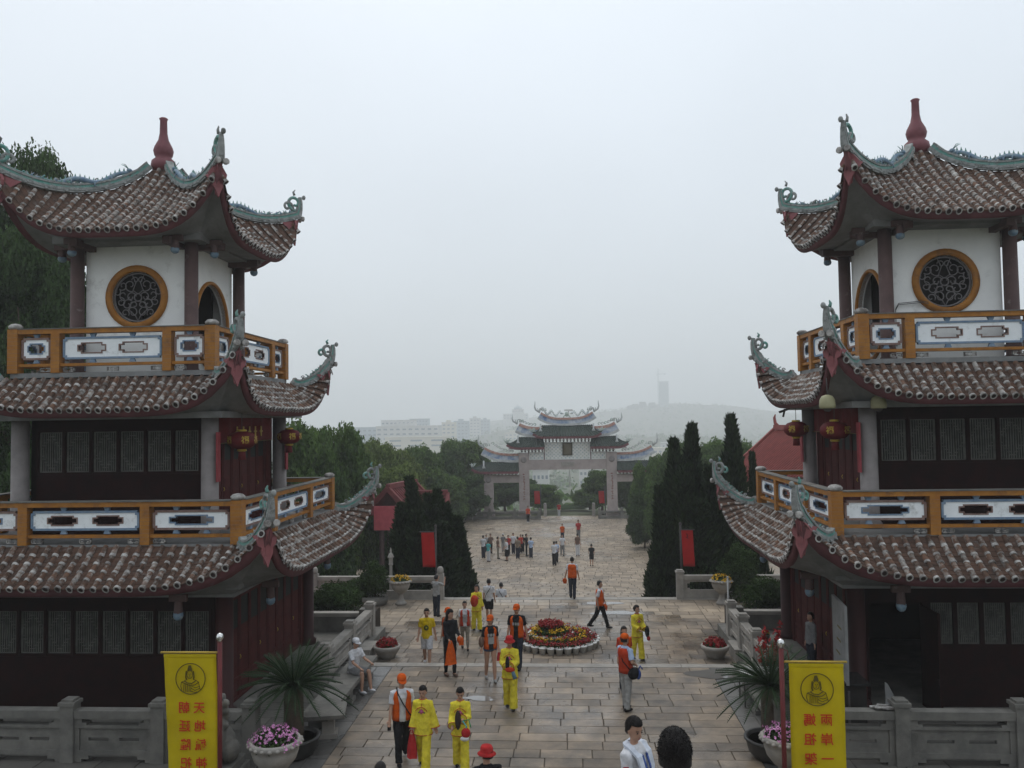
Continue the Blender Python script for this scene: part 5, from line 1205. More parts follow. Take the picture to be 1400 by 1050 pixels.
# ------------------------------------------------------------------ plants in urns, bowls, pots
def flower_mass(parent, c, r, mleaf, mfl, nl, nf, s, name='flowers', zs=.6):
    d = rng.normal(0, 1, (nl, 3)); d[:, 2] = abs(d[:, 2]); d /= np.linalg.norm(d, axis=1)[:, None]
    P = np.array(c) + d * np.array([r, r, r * zs]) * (.45 + .5 * rng.random(nl))[:, None]
    link('foliage', leafmesh('foliage', P, d, s * 1.2, mleaf, .45, .9), parent)['kind'] = 'stuff'
    d = rng.normal(0, 1, (nf, 3)); d[:, 2] = abs(d[:, 2]) + .25; d /= np.linalg.norm(d, axis=1)[:, None]
    P = np.array(c) + d * np.array([r, r, r * zs]) * (.9 + .16 * rng.random(nf))[:, None]
    P = np.repeat(P, 4, 0) + rng.normal(0, s * .45, (nf * 4, 3)); link(name, leafmesh(name, P, np.repeat(d, 4, 0), s * .75, mfl, .75, .35), parent)['kind'] = 'stuff'
def urn(loc, label, mfl, H=1.0, Rr=.52, n=(900, 90), s=.035, group=None):
    t = thing('flower_urn', label, 'urn', loc, 0, group)
    MB().lathe([(Rr * .55, 0), (Rr * .58, .06), (Rr * .45, .10), (Rr * .30, .20), (Rr * .24, H * .38), (Rr * .34, H * .46), (Rr * .55, H * .52), (Rr * .82, H * .66), (Rr * .93, H * .80), (Rr * .9, H * .86), (Rr * 1.02, H * .89), (Rr * 1.06, H * .95), (Rr * .98, H), (Rr * .86, H * .98), (Rr * .84, H * .9)], 28, 0).obj('bowl', [STONE_L], t)
    b = MB()
    for k in range(22): a = 6.283 * k / 22; b.ell((Rr * 1.03 * math.cos(a), Rr * 1.03 * math.sin(a), H * .93), (.05, .05, .035), 0, 6, 4)
    b.obj('beaded_rim', [STONE_L], t)
    flower_mass(t, (0, 0, H * .88), Rr * 1.05, SHRUB, mfl, n[0], n[1], s, zs=.72)
    return t
urn((-5.5, 15.1, 0), 'carved stone pedestal urn full of pink flowers beside the cycad', FPNK, 1.08, .46, (1500, 170), .03)
urn((3.86, 15.55, 0), 'carved stone pedestal urn of pink flowers behind the banner pole', FPNK, 1.08, .42, (1200, 120), .03)
urn(on_z(548, 826, ZM), 'stone urn of yellow flowers before the bonsai balustrade', FYEL, .95, .40, (700, 80), .045)
urn(on_z(987, 826, ZM), 'stone urn of yellow flowers before the leafy balustrade', FYEL, .95, .40, (700, 80), .045)
def bowl(loc, label, r):
    t = thing('flower_bowl', label, 'planter', loc)
    MB().lathe([(r * .62, 0), (r * .72, .1), (r * .95, .24), (r * 1.04, .30), (r * 1.04, .36), (r * .9, .38), (r * .88, .32)], 24).obj('basin', [STONE_L], t); flower_mass(t, (0, 0, .34), r * .78, SHRUB, FRED, 300, 150, .05, zs=.75)
bowl(on_z(529, 899, ZM), 'low stone bowl of red flowers near the seated man', .40)
bowl(on_z(978, 899, ZM), 'low stone bowl of red flowers near the puddle', .40)
for (px, py), lb in (((520, 893), 'plain stone block beside the red flower bowl near the seated man'), ((1000, 893), 'plain stone block beside the red flower bowl near the puddle')):
    c = on_z(px - 14 if px < 700 else px + 6, py + 6, ZM); tag(MB().box(-.35, .35, -.45, .55, 0, .32).box(-.37, .37, -.47, .57, .32, .36).obj('stone_block', [STONE_L], None, Matrix.Translation((c.x - (.25 if px < 700 else -.25), c.y, ZM))), lb, 'block')
def cycad(x, y, label, zt, n=88, L=1.25):
    t = thing('cycad', label, 'plant', (x, y, 0))
    MB().lathe([(.36, 0), (.46, .12), (.52, .34), (.55, .36), (.55, .40), (.48, .40), (.46, .34)], 24).obj('pot', [POT], t); MB().lathe([(.465, .0), (.46, .01)], 20, 0, (0, 0, .33)).obj('soil', [SOIL], t)
    tr = MB(); tr.lathe([(.17, .3), (.2, .5), (.19, zt - .15), (.12, zt)], 14, 0, wob=lambda a: 1 + .08 * math.cos(a * 9)); tr.obj('trunk', [BARK], t)
    for k in range(n):
        a = k * 2.39996; el = -.1 + 1.3 * ((k * .7548) % 1); ln = L * (.8 + .25 * ((k * .37) % 1)); b = MB(); d = Vector((math.cos(a), math.sin(a), 0)); sd = Vector((-math.sin(a), math.cos(a), 0)); pts = []
        for i in range(9):
            u = i / 8; pts.append(d * (ln * u * math.cos(el) + .05) + Vector((0, 0, ln * (u * math.sin(el) - .42 * u * u * (1.1 - el * .5)))))
        b.tube(pts, [.014] * 8 + [.005], 4)
        for i in range(2, 30):
            u = i / 30 * 8; j = min(int(u), 7); p = pts[j].lerp(pts[j + 1], u - j); tn = (pts[j + 1] - pts[j]).normalized(); w_ = .14 * math.sin(math.pi * min(.96, .14 + .84 * i / 30)) ** .7
            for sg in (-1, 1):
                e = p + sd * (sg * w_) + tn * (w_ * .55) + Vector((0, 0, .04)); b.add([p - tn * .005, p + tn * .009, e], [(0, 1, 2)])
        b.obj('frond', [CYCAD], t, TR(0, 0, zt))
c = on_z(402, 1032, 0); cycad(c.x, c.y, 'dark green cycad in a black pot beside the seated man', 1.42)
c = on_z(1056, 1035, 0); cycad(c.x, c.y, 'dark green cycad in a black pot behind the banner pole', 1.42, 80, 1.2)
def shrub(px, py, y, r, label, z0, zsc=.85, m=None, name='shrub', n=5200, s=.05):
    c = on_y(px, py, y); t = thing(name, label, 'shrub', (c.x, y, z0)); h = c.z - z0
    rr = random.Random(int(px)); bl = [((0, 0, h * .5), (r, r * .8, h * .5))] + [((rr.uniform(-.6, .6) * r, rr.uniform(-.5, .3) * r, h * rr.uniform(.35, .8)), r * rr.uniform(.28, .42)) for _ in range(9)]
    P, Q = blob_points(bl, n / 11 / max(.2, r * r), .55); link('foliage', leafmesh('foliage', P, Q, s, m or SHRUB, .5, .7), t)
    MB().tube([(0, 0, -.1), (0, 0, h * .5)], [.06, .03], 6).obj('stem', [BARK], t)
shrub(458, 797, 28.4, .98, 'clipped round shrub above the planter wall near the pink canopy', .2)
shrub(1052, 790, 28.8, .98, 'clipped round shrub above the planter wall beside a slim metal pole', .2)
shrub(512, 768, 32.2, .55, 'bonsai like potted shrub in front of the open balustrade', ZM + .3, s=.045); shrub(1012, 745, 32.6, .7, 'dark shrub below the tiled eave tip beside the yellow flower urn', ZM + .1)
shrub(965, 770, 34.6, .8, 'silvery leafy plants growing over the balustrade by the red banner', ZM, m=LEAFD, s=.07); shrub(488, 792, 32.3, .5, 'small dark shrub between round shrub and bonsai', ZM)
shrub(1140, 955, 16.2, .01, 'tuft of weeds', 0) if False else None
# pot of the bonsai
c = on_y(512, 768, 32.2); tag(MB().lathe([(.42, 0), (.5, .12), (.52, .3), (.46, .32)], 20).obj('bonsai_pot', [STONE], None, TR(c.x, 32.2, ZM)), 'grey round pot under the bonsai like shrub', 'pot')
# little stone pagoda lantern behind the balustrade
c = on_z(536, 812, ZM); lt = thing('stone_lantern', 'slender stone lantern post rising behind the open balustrade', 'lantern', (c.x, 34.0, ZM - .9))
for nm, pr in (('shaft', [(.22, 0), (.16, .3), (.08, .7), (.06, 2.1)]), ('lamp_box', [(.07, 2.1), (.10, 2.16), (.08, 2.2), (.09, 2.45)]), ('cap', [(.14, 2.45), (.10, 2.55), (.04, 2.65), (.05, 2.70), (.01, 2.85)])): MB().lathe(pr, 8, 0, sm=False).obj(nm, [STONE_L], lt)

# ------------------------------------------------------------------ round flower bed edged with white pots
c = on_z(763, 872, ZM); fb = thing('flower_bed', 'round tiered flower bed edged with white pots in the court', 'flower bed', (c.x, 26.6, ZM))
PM = MB().lathe([(.085, 0), (.115, .17), (.128, .175), (.128, .205), (.10, .205)], 12).mesh('pot', [POTW]); fbR = 1.22
def bedtier(r, z, n, mfl, mats2, hgt):
    for k in range(n): link('pot', PM, fb, TR(r * math.cos(6.283 * k / n), r * math.sin(6.283 * k / n), z))
MB().lathe([(fbR - .1, 0), (fbR - .12, .10), (.80, .16), (.05, .18)], 32).obj('soil_mound', [SOIL], fb)
MB().lathe([(.62, .1), (.60, .26), (.1, .34)], 28, 0, (-.22, .28, 0)).obj('soil_tier', [SOIL], fb)
bedtier(fbR, 0, 29, None, None, 0)
for k in range(16): link('pot', PM, fb, TR(-.22 + .64 * math.cos(6.283 * k / 16), .28 + .64 * math.sin(6.283 * k / 16), .10))
def ringfl(name, r0, r1, z, hz, mfl, n, nl, s=.05, o=(0, 0)):
    a = rng.random(nl) * 6.283; r = np.sqrt(rng.uniform(r0 ** 2, r1 ** 2, nl)); P = np.stack([o[0] + r * np.cos(a), o[1] + r * np.sin(a), z + hz * rng.random(nl) * .9], 1); Q = np.tile([0, 0, 1.], (nl, 1))
    link('foliage', leafmesh('foliage', P, Q, s, SHRUB, .4, .9), fb)['kind'] = 'stuff'
    a = rng.random(n) * 6.283; r = np.sqrt(rng.uniform(r0 ** 2, r1 ** 2, n)); P = np.stack([o[0] + r * np.cos(a), o[1] + r * np.sin(a), z + hz * (.75 + .4 * rng.random(n))], 1); P = np.repeat(P, 3, 0) + rng.normal(0, .025, (n * 3, 3))
    link(name, leafmesh(name, P, np.tile([0, 0, 1.], (n * 3, 1)), s * .8, mfl, .6, .7), fb)['kind'] = 'stuff'
ringfl('red_flowers', .90, fbR + .04, .10, .20, FRED, 420, 1500); ringfl('yellow_flowers', .72, .92, .15, .20, FYEL, 130, 1000); ringfl('red_flowers', .30, .74, .17, .18, FRED, 160, 900)
TO = (-.22, .28)
ringfl('yellow_flowers', .36, .62, .28, .18, FYEL, 110, 900, .05, TO); ringfl('red_flowers', .02, .40, .34, .26, FRED, 300, 700, .05, TO)

# ------------------------------------------------------------------ benches, lions, lanterns and other things
def bench(x0, x1, y0, y1, h, label):
    t = thing('stone_bench', label, 'bench', ((x0 + x1) / 2, (y0 + y1) / 2, 0)); W, D = x1 - x0, y1 - y0
    MB().box(-W / 2, W / 2, -D / 2, D / 2, h - .1, h).obj('seat', [STONE], t)
    for y in (-D / 2 + .5, 0, D / 2 - .5): MB().box(-W / 2 + .1, W / 2 - .1, y - .15, y + .15, 0, h - .1).box(-W / 2 + .04, W / 2 - .04, y - .2, y + .2, 0, .1).obj('leg', [STONE], t)
bench(-6.0, -5.35, 17.9, 22.6, .46, 'long low stone bench carrying the seated man in a white cap')
bench(4.15, 4.75, 17.9, 21.6, .46, 'long low stone bench beside the puddle and the dark cycad')
c = on_z(452, 1012, 0); t = thing('stone_table', 'small stone slab table on one square leg by the cycad', 'table', (c.x - .12, c.y + .25, 0), R(12)); MB().box(-.42, .38, -.45, .45, .50, .58).obj('top', [STONE], t); MB().box(-.13, .13, -.13, .13, .08, .5).box(-.2, .2, -.2, .2, 0, .1).obj('leg', [STONE_L], t)
def lion(x, y, label):
    t = thing('stone_lion', label, 'statue', (x, y, 0)); MB().box(-.5, .5, -.55, .55, 0, .30).box(-.44, .44, -.48, .48, .3, .45).obj('plinth', [STONE], t)
    b = MB(); z = .45
    b.ell((0, .12, z + .35), (.36, .38, .36)); b.ell((0, -.12, z + .62), (.30, .28, .44)); b.ell((0, -.26, z + 1.08), (.27, .27, .27)); b.ell((0, -.48, z + 1.02), (.16, .12, .13))
    for sx in (-1, 1): b.tube([(sx * .2, -.3, z + .7), (sx * .22, -.38, z + .3), (sx * .22, -.42, z + .02)], [.12, .10, .11], 8); b.ell((sx * .30, .1, z + .2), (.16, .28, .2)); b.ell((sx * .24, -.42, z + .06), (.11, .16, .07)); b.ell((sx * .2, -.2, z + 1.3), (.07, .05, .09))
    for k in range(26): a = k * 2.4; zz = z + .75 + .5 * (k / 26); b.ell((.28 * math.cos(a), -.12 + .26 * abs(math.sin(a)) * .9, zz), (.08, .08, .08), 0, 7, 5)
    for k in range(7): b.ell((.05 * math.sin(k * 2), .46 - .01 * k, z + .15 + .1 * k), (.10, .09, .09), 0, 7, 5)
    o = b.obj('body', [STONE], t); m = o.modifiers.new('fuse', 'REMESH'); m.mode = 'VOXEL'; m.voxel_size = .022; m.use_smooth_shade = True
lion(-6.85, 15.5, 'grey stone guardian lion behind the yellow banner by the pink flower urn'); lion(4.35, 15.6, 'grey stone guardian lion behind the yellow banner before the doorway pagoda')
def lantern(loc, label, r=.36):
    t = thing('lantern', label, 'lantern', loc, 0, 'red silk lanterns on the pagoda balconies')
    MB().lathe([(.10, -.62 * r), (r * .7, -.5 * r), (r * .96, -.22 * r), (r, 0), (r * .96, .22 * r), (r * .7, .5 * r), (.10, .62 * r)], 24, 0, wob=lambda a: 1 + .015 * math.cos(a * 12)).obj('shade', [LANT], t)
    MB().lathe([(.11, .60 * r), (.12, .72 * r), (.08, .76 * r)], 14).obj('cap', [GOLD], t); MB().lathe([(.08, -.78 * r), (.12, -.74 * r), (.11, -.6 * r)], 14).obj('base_ring', [GOLD], t)
    MB().lathe([(.10, -1.35 * r), (.085, -.8 * r), (.06, -.76 * r)], 12).obj('tassel', [LANT], t); MB().tube([(0, 0, .7 * r), (0, 0, 1.9 * r)], .008, 5).obj('cord', [IRON], t)
    for k in range(3): glyph('福', .2, GOLD, t, RZ(R(-35 + 70 * k) if k < 2 else R(90)) @ TR(0, -r * .99, 0) @ Matrix.Rotation(math.pi / 2, 4, 'X'), 'gold_mark')
lantern((-8.15, 20.1, 6.48), 'faded red lantern hanging before the balcony door of the lantern pagoda'); lantern((-8.05, 23.3, 6.50), 'bright red lantern at the far column of the lantern pagoda', .34)
lantern((6.62, 20.95, 6.50), 'dark red lantern by the corner column of the doorway pagoda'); lantern((6.4, 23.6, 6.50), 'dark red lantern at the far column of the doorway pagoda', .34)
def bell_lamp(px, py, y, label):
    c = on_y(px, py, y); t = thing('bell_lamp', label, 'lamp', c)
    MB().lathe([(.17, -.16), (.185, -.1), (.17, .04), (.12, .13), (.03, .16)], 18).obj('shade', [mat('lamp_glass', (.42, .40, .24), (.36, .34, .2), 4, .4, transl=.2)], t); MB().tube([(0, 0, .15), (0, 0, .55)], .015, 6).obj('rod', [IRON], t); MB().ell((0, 0, -.16), (.1, .1, .08)).obj('bulb', [IRON], t)
bell_lamp(1131, 549, 19.6, 'pale bell shaped lamp under the corner eave of the doorway pagoda'); bell_lamp(1201, 549, 19.9, 'dim bell shaped lamp under the front eave of the doorway pagoda')
c = on_y(1075, 560, 25.3); sp_ = thing('spotlight', 'small black bracket spotlight below the doorway pagoda eave tip', 'lamp', c)
MB().box(-.22, .06, -.07, .07, -.03, .03, 0, Matrix.Rotation(R(-20), 4, 'Y')).obj('head', [IRON], sp_); MB().tube([(.0, 0, 0), (.25, 0, .12), (.5, 0, .25)], .025, 6).tube([(-.04, 0, .02), (-.10, 0, -.22)], .03, 6).obj('arm', [IRON], sp_)
# red door hangings with gold fringe on the inner sides of both pagodas
for T_, sx, lb in ((PL, 1, 'red door hanging with gold characters above the lantern pagoda doors'), (PR, -1, 'dark red door hanging above the doorway pagoda balcony doors')):
    x = T_.location.x + sx * 2.42; t = thing('door_hanging', lb, 'cloth', (x, T_.location.y, 6.2), R(90) if sx > 0 else R(-90))
    b = MB(); vs = []
    for j in range(4):
        for i in range(25): vs.append((-1.9 + 3.8 * i / 24, .04 * math.sin(i * 1.4), .22 + .22 * j))
    b.add(vs, [(j * 25 + i, j * 25 + i + 1, (j + 1) * 25 + i + 1, (j + 1) * 25 + i) for j in range(3) for i in range(24)], 0, True); b.obj('cloth', [mat('dark_red_cloth', (.15, .012, .012), (.10, .01, .01), 2, .8)], t)
    MB().box(-1.88, 1.88, -.05, .05, .20, .215).obj('fringe', [mat('dull_gold', (.16, .10, .03))], t)
    if sx > 0:
        for k in range(5): MB().box(-.9 + .42 * k - .03, -.9 + .42 * k + .03, -.07, -.05, .34, .62).box(-.9 + .42 * k - .09, -.9 + .42 * k + .09, -.07, -.05, .46, .50).obj('gold_mark', [GOLD], t)
    for k in (-1, 1):
        hb = MB().box(-.09, .09, -.02, .02, -.45, .75); o = tag(hb.obj('couplet_strip', [mat('faded_red_paper', (.30, .06, .07), (.22, .04, .045), 4, .85)], None, TR(x + sx * .26, T_.location.y + k * 2.42 - .12, 5.95) @ RZ(R(90 * sx))), 'narrow red paper strip on the %s column of the %s pagoda' % ('front' if k < 0 else 'rear', 'lantern' if sx > 0 else 'doorway'), 'strip')
# counter, screens and clutter under the doorway pagoda
def px_box(px, py, y, w_, d_, z0, z1, name, label, cat, m, rz=0):
    c = on_y(px, py, y); return tag(MB().box(-w_ / 2, w_ / 2, -d_ / 2, d_ / 2, z0, z1).obj(name, m if isinstance(m, list) else [m], None, TR(c.x, y, 0) @ RZ(rz)), label, cat)
c = on_y(1147, 880, 19.3); t = thing('notice_screen', 'white standing notice screen leaning beside the open doorway', 'screen', (c.x, 19.2, 0), R(84)); MB().box(-.65, .65, -.03, .03, 1.0, 2.7).obj('board', [SOFFIT], t)
for sx in (-1, 1): MB().box(sx * .7 - .03, sx * .7 + .03, -.02, .02, 0, .9).obj('leg', [IRON], t)
for k in range(3): MB().box(-.3 + .1 * k, .1 + .1 * k, .03, .034, 2.1 - .3 * k, 2.14 - .3 * k).obj('ink_line', [INK], t)
c = on_y(1210, 960, 18.6); t = thing('ramp_board', 'pale curved side board of a counter before the window bays', 'board', (c.x, 18.7, 0), 0, None, .62); MB().add([(-.06, -.4, .1), (.10, -.4, .1), (.40, -.4, 1.0), (.12, -.4, 1.35), (-.06, -.4, 2.0)][:1] + [(.62, -.4, .1), (.44, -.4, .7), (.30, -.4, 1.2), (.02, -.4, 1.75), (-.06, -.4, 1.8)] + [(-.06, -.34, .1), (.62, -.34, .1), (.44, -.34, .7), (.30, -.34, 1.2), (.02, -.34, 1.75), (-.06, -.34, 1.8)], [(0, 1, 2, 3, 4, 5), (11, 10, 9, 8, 7, 6)] + [(i, i + 6, (i + 1) % 6 + 6, (i + 1) % 6) for i in range(6)]).obj('board', [SOFFIT], t)
c = on_y(1118, 905, 18.9); t = thing('counter', 'black counter under the eave behind the yellow banner', 'counter', (c.x + .1, 19.0, 0)); MB().box(-.85, .85, -.35, .35, 0, .98).obj('body', [DARK], t); MB().box(-.92, .92, -.42, .42, .98, 1.04).obj('top', [mat('black_top', (.02, .02, .02), (.03, .03, .03), 3, .2)], t)
c = on_y(1045, 897, 20.2); t = thing('folding_table', 'white folding table beside the red bush', 'table', (c.x + .05, 20.4, 0)); MB().box(-.6, .5, -.35, .35, .72, .76).obj('top', [POTW], t)
for sx in (-.55, .45):
    for sy in (-.3, .3): MB().tube([(sx, sy, 0), (sx, sy, .72)], .018, 5).obj('leg', [IRON], t)
c = on_y(1053, 880, 20.8); t = thing('red_leaf_plant', 'tall thin plant with dark red leaves behind the folding table', 'plant', (c.x, 20.9, 0)); b = MB(); P = []
for k in range(9): a = k * 2.4; e = Vector((.28 * math.cos(a), .2 * math.sin(a), 1.0 + .09 * k)); b.tube([(0, 0, 0), e * .6, e], [.02, .014, .006], 4); P += [np.array(e * (.55 + .5 * q / 12)) for q in range(12)]
b.obj('stem', [BARK], t); P = np.repeat(np.array(P), 3, 0) + rng.normal(0, .05, (len(P) * 3, 3)); link('foliage', leafmesh('foliage', P, np.tile([0, -.5, .5], (len(P), 1)), .07, FRED, .5, .8), t)
c = on_z(997, 873, ZM); tag(MB().tube([(0, 0, 0), (0, 0, 1.95)], .028, 8).ell((0, 0, 1.97), (.04, .04, .03)).lathe([(.12, 0), (.12, .02)], 12).obj('metal_pole', [MGREY], None, Matrix.Translation(c)), 'slim grey metal pole at the end of the side balustrade', 'pole')
c = on_y(1030, 880, 23.2); t = thing('small_pot', 'small terracotta pot with withered plant on the balustrade side', 'pot', (c.x + .35, 23.4, 0)); MB().lathe([(.1, .62), (.15, .84), (.165, .86)], 14).box(-.25, .25, -.25, .25, 0, .62).obj('pot', [STONE], t); flower_mass(t, (0, 0, .84), .14, SHRUB, FYEL, 90, 14, .04)
# rag left on the balustrade
c = on_y(1212, 967, 16.95); P_ = rng.normal(0, 1, (60, 3)) * np.array([.16, .06, .03]); b = MB()
for p in range(9): b.tube([Vector((random.uniform(-.3, .3), random.uniform(-.1, .1), .02 + random.uniform(0, .05))) for _ in range(5)], .022, 5)
tag(b.obj('rag', [LIME], None, TR(c.x, 16.95, 1.06)), 'crumpled pale rag lying on the granite balustrade rail', 'rag')
# power cable stapled across the upper wall of the doorway pagoda
b = MB()
for k in (0, .035): b.tube([(8.38, 21.42, 8.6), (8.38, 21.42, 9.52 + k), (8.45, 21.4, 9.66 + k), (9.0, 21.38, 9.70 + k), (9.15, 21.3, 9.66 + k)], .010, 5)
tag(b.obj('cable', [IRON]), 'thin dark cable running along the upper white wall to the round window', 'cable')

# ------------------------------------------------------------------ people
def rgb(*c): return tuple(c)
CL = dict(yellow=(.72, .60, .05), tee_y=(.60, .42, .01), orange=(.62, .10, .012), redor=(.45, .05, .02), white=(.62, .62, .64), black=(.018, .018, .02), navy=(.03, .035, .05), grey=(.20, .20, .20), lgrey=(.34, .34, .33), denim=(.05, .08, .14), teal=(.10, .42, .42), brown=(.17, .11, .085), tan=(.24, .19, .14), red=(.42, .03, .03), khaki=(.26, .23, .18), blue=(.06, .10, .30), sky=(.42, .52, .70))
def remesh(o, v, sm=2):
    m = o.modifiers.new('fuse', 'REMESH'); m.mode = 'VOXEL'; m.voxel_size = v; m.use_smooth_shade = True
    if sm: s = o.modifiers.new('soft', 'SMOOTH'); s.factor = .5; s.iterations = sm
    return o
FOLD = bpy.data.textures.new('folds', 'CLOUDS'); FOLD.noise_scale = .085; FOLD.noise_depth = 1
def folds(o, k=.022):
    m = o.modifiers.new('folds', 'DISPLACE'); m.texture = FOLD; m.strength = k; m.mid_level = .5; m.texture_coords = 'LOCAL'; return o
def person(pos, h, yaw, label, top='tee', topc='white', bot='trousers', botc='black', hat=None, hatc='orange', hair='short', vest=None, stride=0., armL=(0, .12, .15), armR=(0, .12, .15), q=1, f=False, lean=0., group=None, sit=False, shoe='black', skin=None, headyaw=0., headpitch=0., vprint=None, lead=1, shirt_mark=None, hem=None, holdz=0, skirtlen=.55):
    """q: 2 near, 1 middle, 0 far. arms: forward, outward, elbow bend. Faces -y before the yaw"""
    V = {2: .0105, 1: .016, 0: .03}[q]; ns = {2: 12, 1: 9, 0: 7}[q]
    B = MB(); sh = .148 if f else .172; hipx = .085
    # joints
    hipz = .90; LJ = []
    if sit:
        for s in (-1, 1): LJ.append([Vector((s * hipx, 0, .52)), Vector((s * .13, -.42, .50)), Vector((s * .13, -.40 - (.08 if s > 0 else .0), .08))])
        base = Vector((0, 0, -.38))
    else:
        for s in (-1, 1):
            a = stride * s * lead; b_ = abs(stride) * (.9 if a < 0 else .12)
            hp = Vector((s * hipx, 0, hipz)); kn = hp + Vector((s * .01, -math.sin(a), -math.cos(a))) * .42; an = kn + Vector((0, math.sin(b_ - a) if True else 0, -math.cos(b_ - a))) * .41
            LJ.append([hp, kn, an])
        lo = min(j[2].z for j in LJ); base = Vector((0, 0, .08 - lo))
        LJ = [[p + base for p in j] for j in LJ]
    bz = base.z
    T = Matrix.Translation((0, 0, .90 + bz)) @ Matrix.Rotation(lean, 4, 'X') @ Matrix.Translation((0, 0, -.90))    # trunk frame
    def tp(*p): return T @ Vector(p)
    AJ = []
    for s, ar in ((-1, armR), (1, armL)):
        if len(ar) == 3: ar = (*ar, ar[1])
        fa, oa, be, oa2 = ar; S = tp(s * sh, 0, 1.39)
        d1 = Vector((s * math.sin(oa), -math.sin(fa) * math.cos(oa), -math.cos(fa) * math.cos(oa))); E = S + d1 * .275
        d2 = Vector((s * math.sin(oa2), -math.sin(fa + be) * math.cos(oa2), -math.cos(fa + be) * math.cos(oa2))); W_ = E + d2 * .245; AJ.append((S, E, W_, d2))
    # skin: one continuous surface
    k = .94 if f else 1.
    tor = [(.10, .80), (.150 * k, .85), (.158, .92), (.138 * k, 1.05), (.150 * k, 1.20), (.160 * k, 1.31), (.140 * k, 1.39), (.085, 1.435), (.056, 1.46), (.052, 1.53)]
    B.lathe(tor, ns + 4, 0, M=T, sy=.68)
    HM = T @ Matrix.Translation((0, -.012, 1.60)) @ RZ(headyaw) @ Matrix.Rotation(headpitch, 4, 'X')
    B.ell((0, .012, .022), (.076, .094, .102), 0, ns + 4, 9, HM); B.ell((0, -.030, -.048), (.055, .058, .062), 0, ns + 2, 8, HM); B.ell((0, .0, -.012), (.068, .08, .085), 0, ns + 2, 8, HM)
    if q: B.ell((0, -.092, -.018), (.013, .018, .022), 0, 6, 5, HM); [B.ell((s * .077, .008, -.008), (.012, .022, .032), 0, 6, 5, HM) for s in (-1, 1)]
    for j in LJ: B.tube([j[0] + Vector((0, 0, .02)), j[0].lerp(j[1], .45), j[1], j[1].lerp(j[2], .35), j[2]], [.088, .080, .056, .058, .038], ns); B.tube([j[2] + Vector((0, .04, -.02)), j[2] + Vector((0, -.06, -.045)), j[2] + Vector((0, -.15, -.055))], [.036, .036, .022], ns)
    for (S, E, W_, d) in AJ:
        B.tube([S + (Vector((0, 0, 1.36 + bz)) - S) * .18, S, S.lerp(E, .5), E, E.lerp(W_, .35), W_], [.050, .050, .043, .036, .038, .025], ns)
        sd = d.cross(Vector((0, 1, 0)) if abs(d.y) < .8 else Vector((1, 0, 0))).normalized(); nn_ = d.cross(sd)
        B.tube([W_, W_ + d * .04, W_ + d * .085], [.026, .036, .034], ns, flat=.55 if q else 1)
        if q == 2:
            for fi, (off, ln) in enumerate(((-.026, .062), (-.009, .074), (.009, .070), (.026, .055))):
                p = W_ + d * .075 + nn_ * 0 + sd * off; B.tube([p, p + d * ln * .5 + nn_ * .006, p + d * ln * .85 + nn_ * .022], [.0105, .010, .008], 6)
            p = W_ + d * .02 - sd * .03; B.tube([p, p - sd * .024 + d * .03 + nn_ * .012, p - sd * .028 + d * .06 + nn_ * .02], [.0125, .011, .009], 6)
        else: B.ell(tuple(W_ + d * .12), (.022, .022, .03), 0, 6, 5)
    root = B.obj('person', [skin or SKIN]); remesh(root, V, 3 if q == 2 else 1)
    root.location = pos; root.rotation_euler = (0, 0, yaw); root.scale = (h / 1.715,) * 3; tag(root, label, 'person', group)
    C = lambda c: cloth(c, CL[c])
    # top
    Sx = 1.13; t_ = MB(); hz = hem if hem else (.84 if top != 'tunic' else .74)
    tor2 = [(.150 * k, hz - .005), (.185 * k if top == 'tunic' else .172, hz), (.172, .92), (.158 * k, 1.05), (.170 * k, 1.20), (.180 * k, 1.31), (.156 * k, 1.395), (.095, 1.45), (.068, 1.465)]
    if top == 'tunic': tor2[1] = (.205, hz); tor2[2] = (.185, .95); tor2[3] = (.165, 1.08)
    t_.lathe(tor2, ns + 6, 0, M=T, sy=.74)
    for (S, E, W_, d) in AJ:
        a0 = S + (Vector((0, 0, 1.36 + bz)) - S) * .25
        if top == 'tee': t_.tube([a0, S, S.lerp(E, .5), S.lerp(E, .78)], [.062, .066, .066, .066], ns)
        elif top == 'long': t_.tube([a0, S, S.lerp(E, .5), E, W_.lerp(E, .05)], [.060, .062, .056, .050, .040], ns)
        elif top == 'tunic': t_.tube([a0, S, S.lerp(E, .5), E, E.lerp(W_, .5), E.lerp(W_, .98)], [.062, .068, .070, .072, .080, .090], ns)
        elif top == 'sleeveless': t_.ell(tuple(S), (.07, .075, .06), 0, 8, 6)
    so_ = t_.obj('shirt', [C(topc)], root); remesh(so_, V * 1.15, 2); folds(so_) if q else None
    if top == 'tunic' and q:
        REDT = C('red')
        b = MB()
        ring = [T @ Vector((.075 * math.cos(a), .062 * math.sin(a), 1.462)) for a in np.linspace(0, 2 * math.pi, 17)]; b.tube(ring, .008, 5)
        arc = [T @ Vector((x, -.122 - .015 * math.cos(x * 9), 1.33 - 5.5 * x * x)) for x in np.linspace(-.125, .125, 11)]; b.tube(arc, .008, 5)
        b.tube([T @ Vector((0, -.07, 1.45)), T @ Vector((0, -.128, 1.34))], .006, 5)
        for (S, E, W_, d) in AJ:
            sd = d.orthogonal().normalized(); n2 = d.cross(sd); b.tube([E.lerp(W_, .96) + (sd * math.cos(a) + n2 * math.sin(a)) * .094 for a in np.linspace(0, 2 * math.pi, 15)], .008, 5)
        b.tube([T @ Vector((.208 * math.cos(a), .155 * math.sin(a), hz + .012)) for a in np.linspace(0, 2 * math.pi, 25)], .007, 5); b.obj('red_trim', [REDT], root)
        b = MB(); 
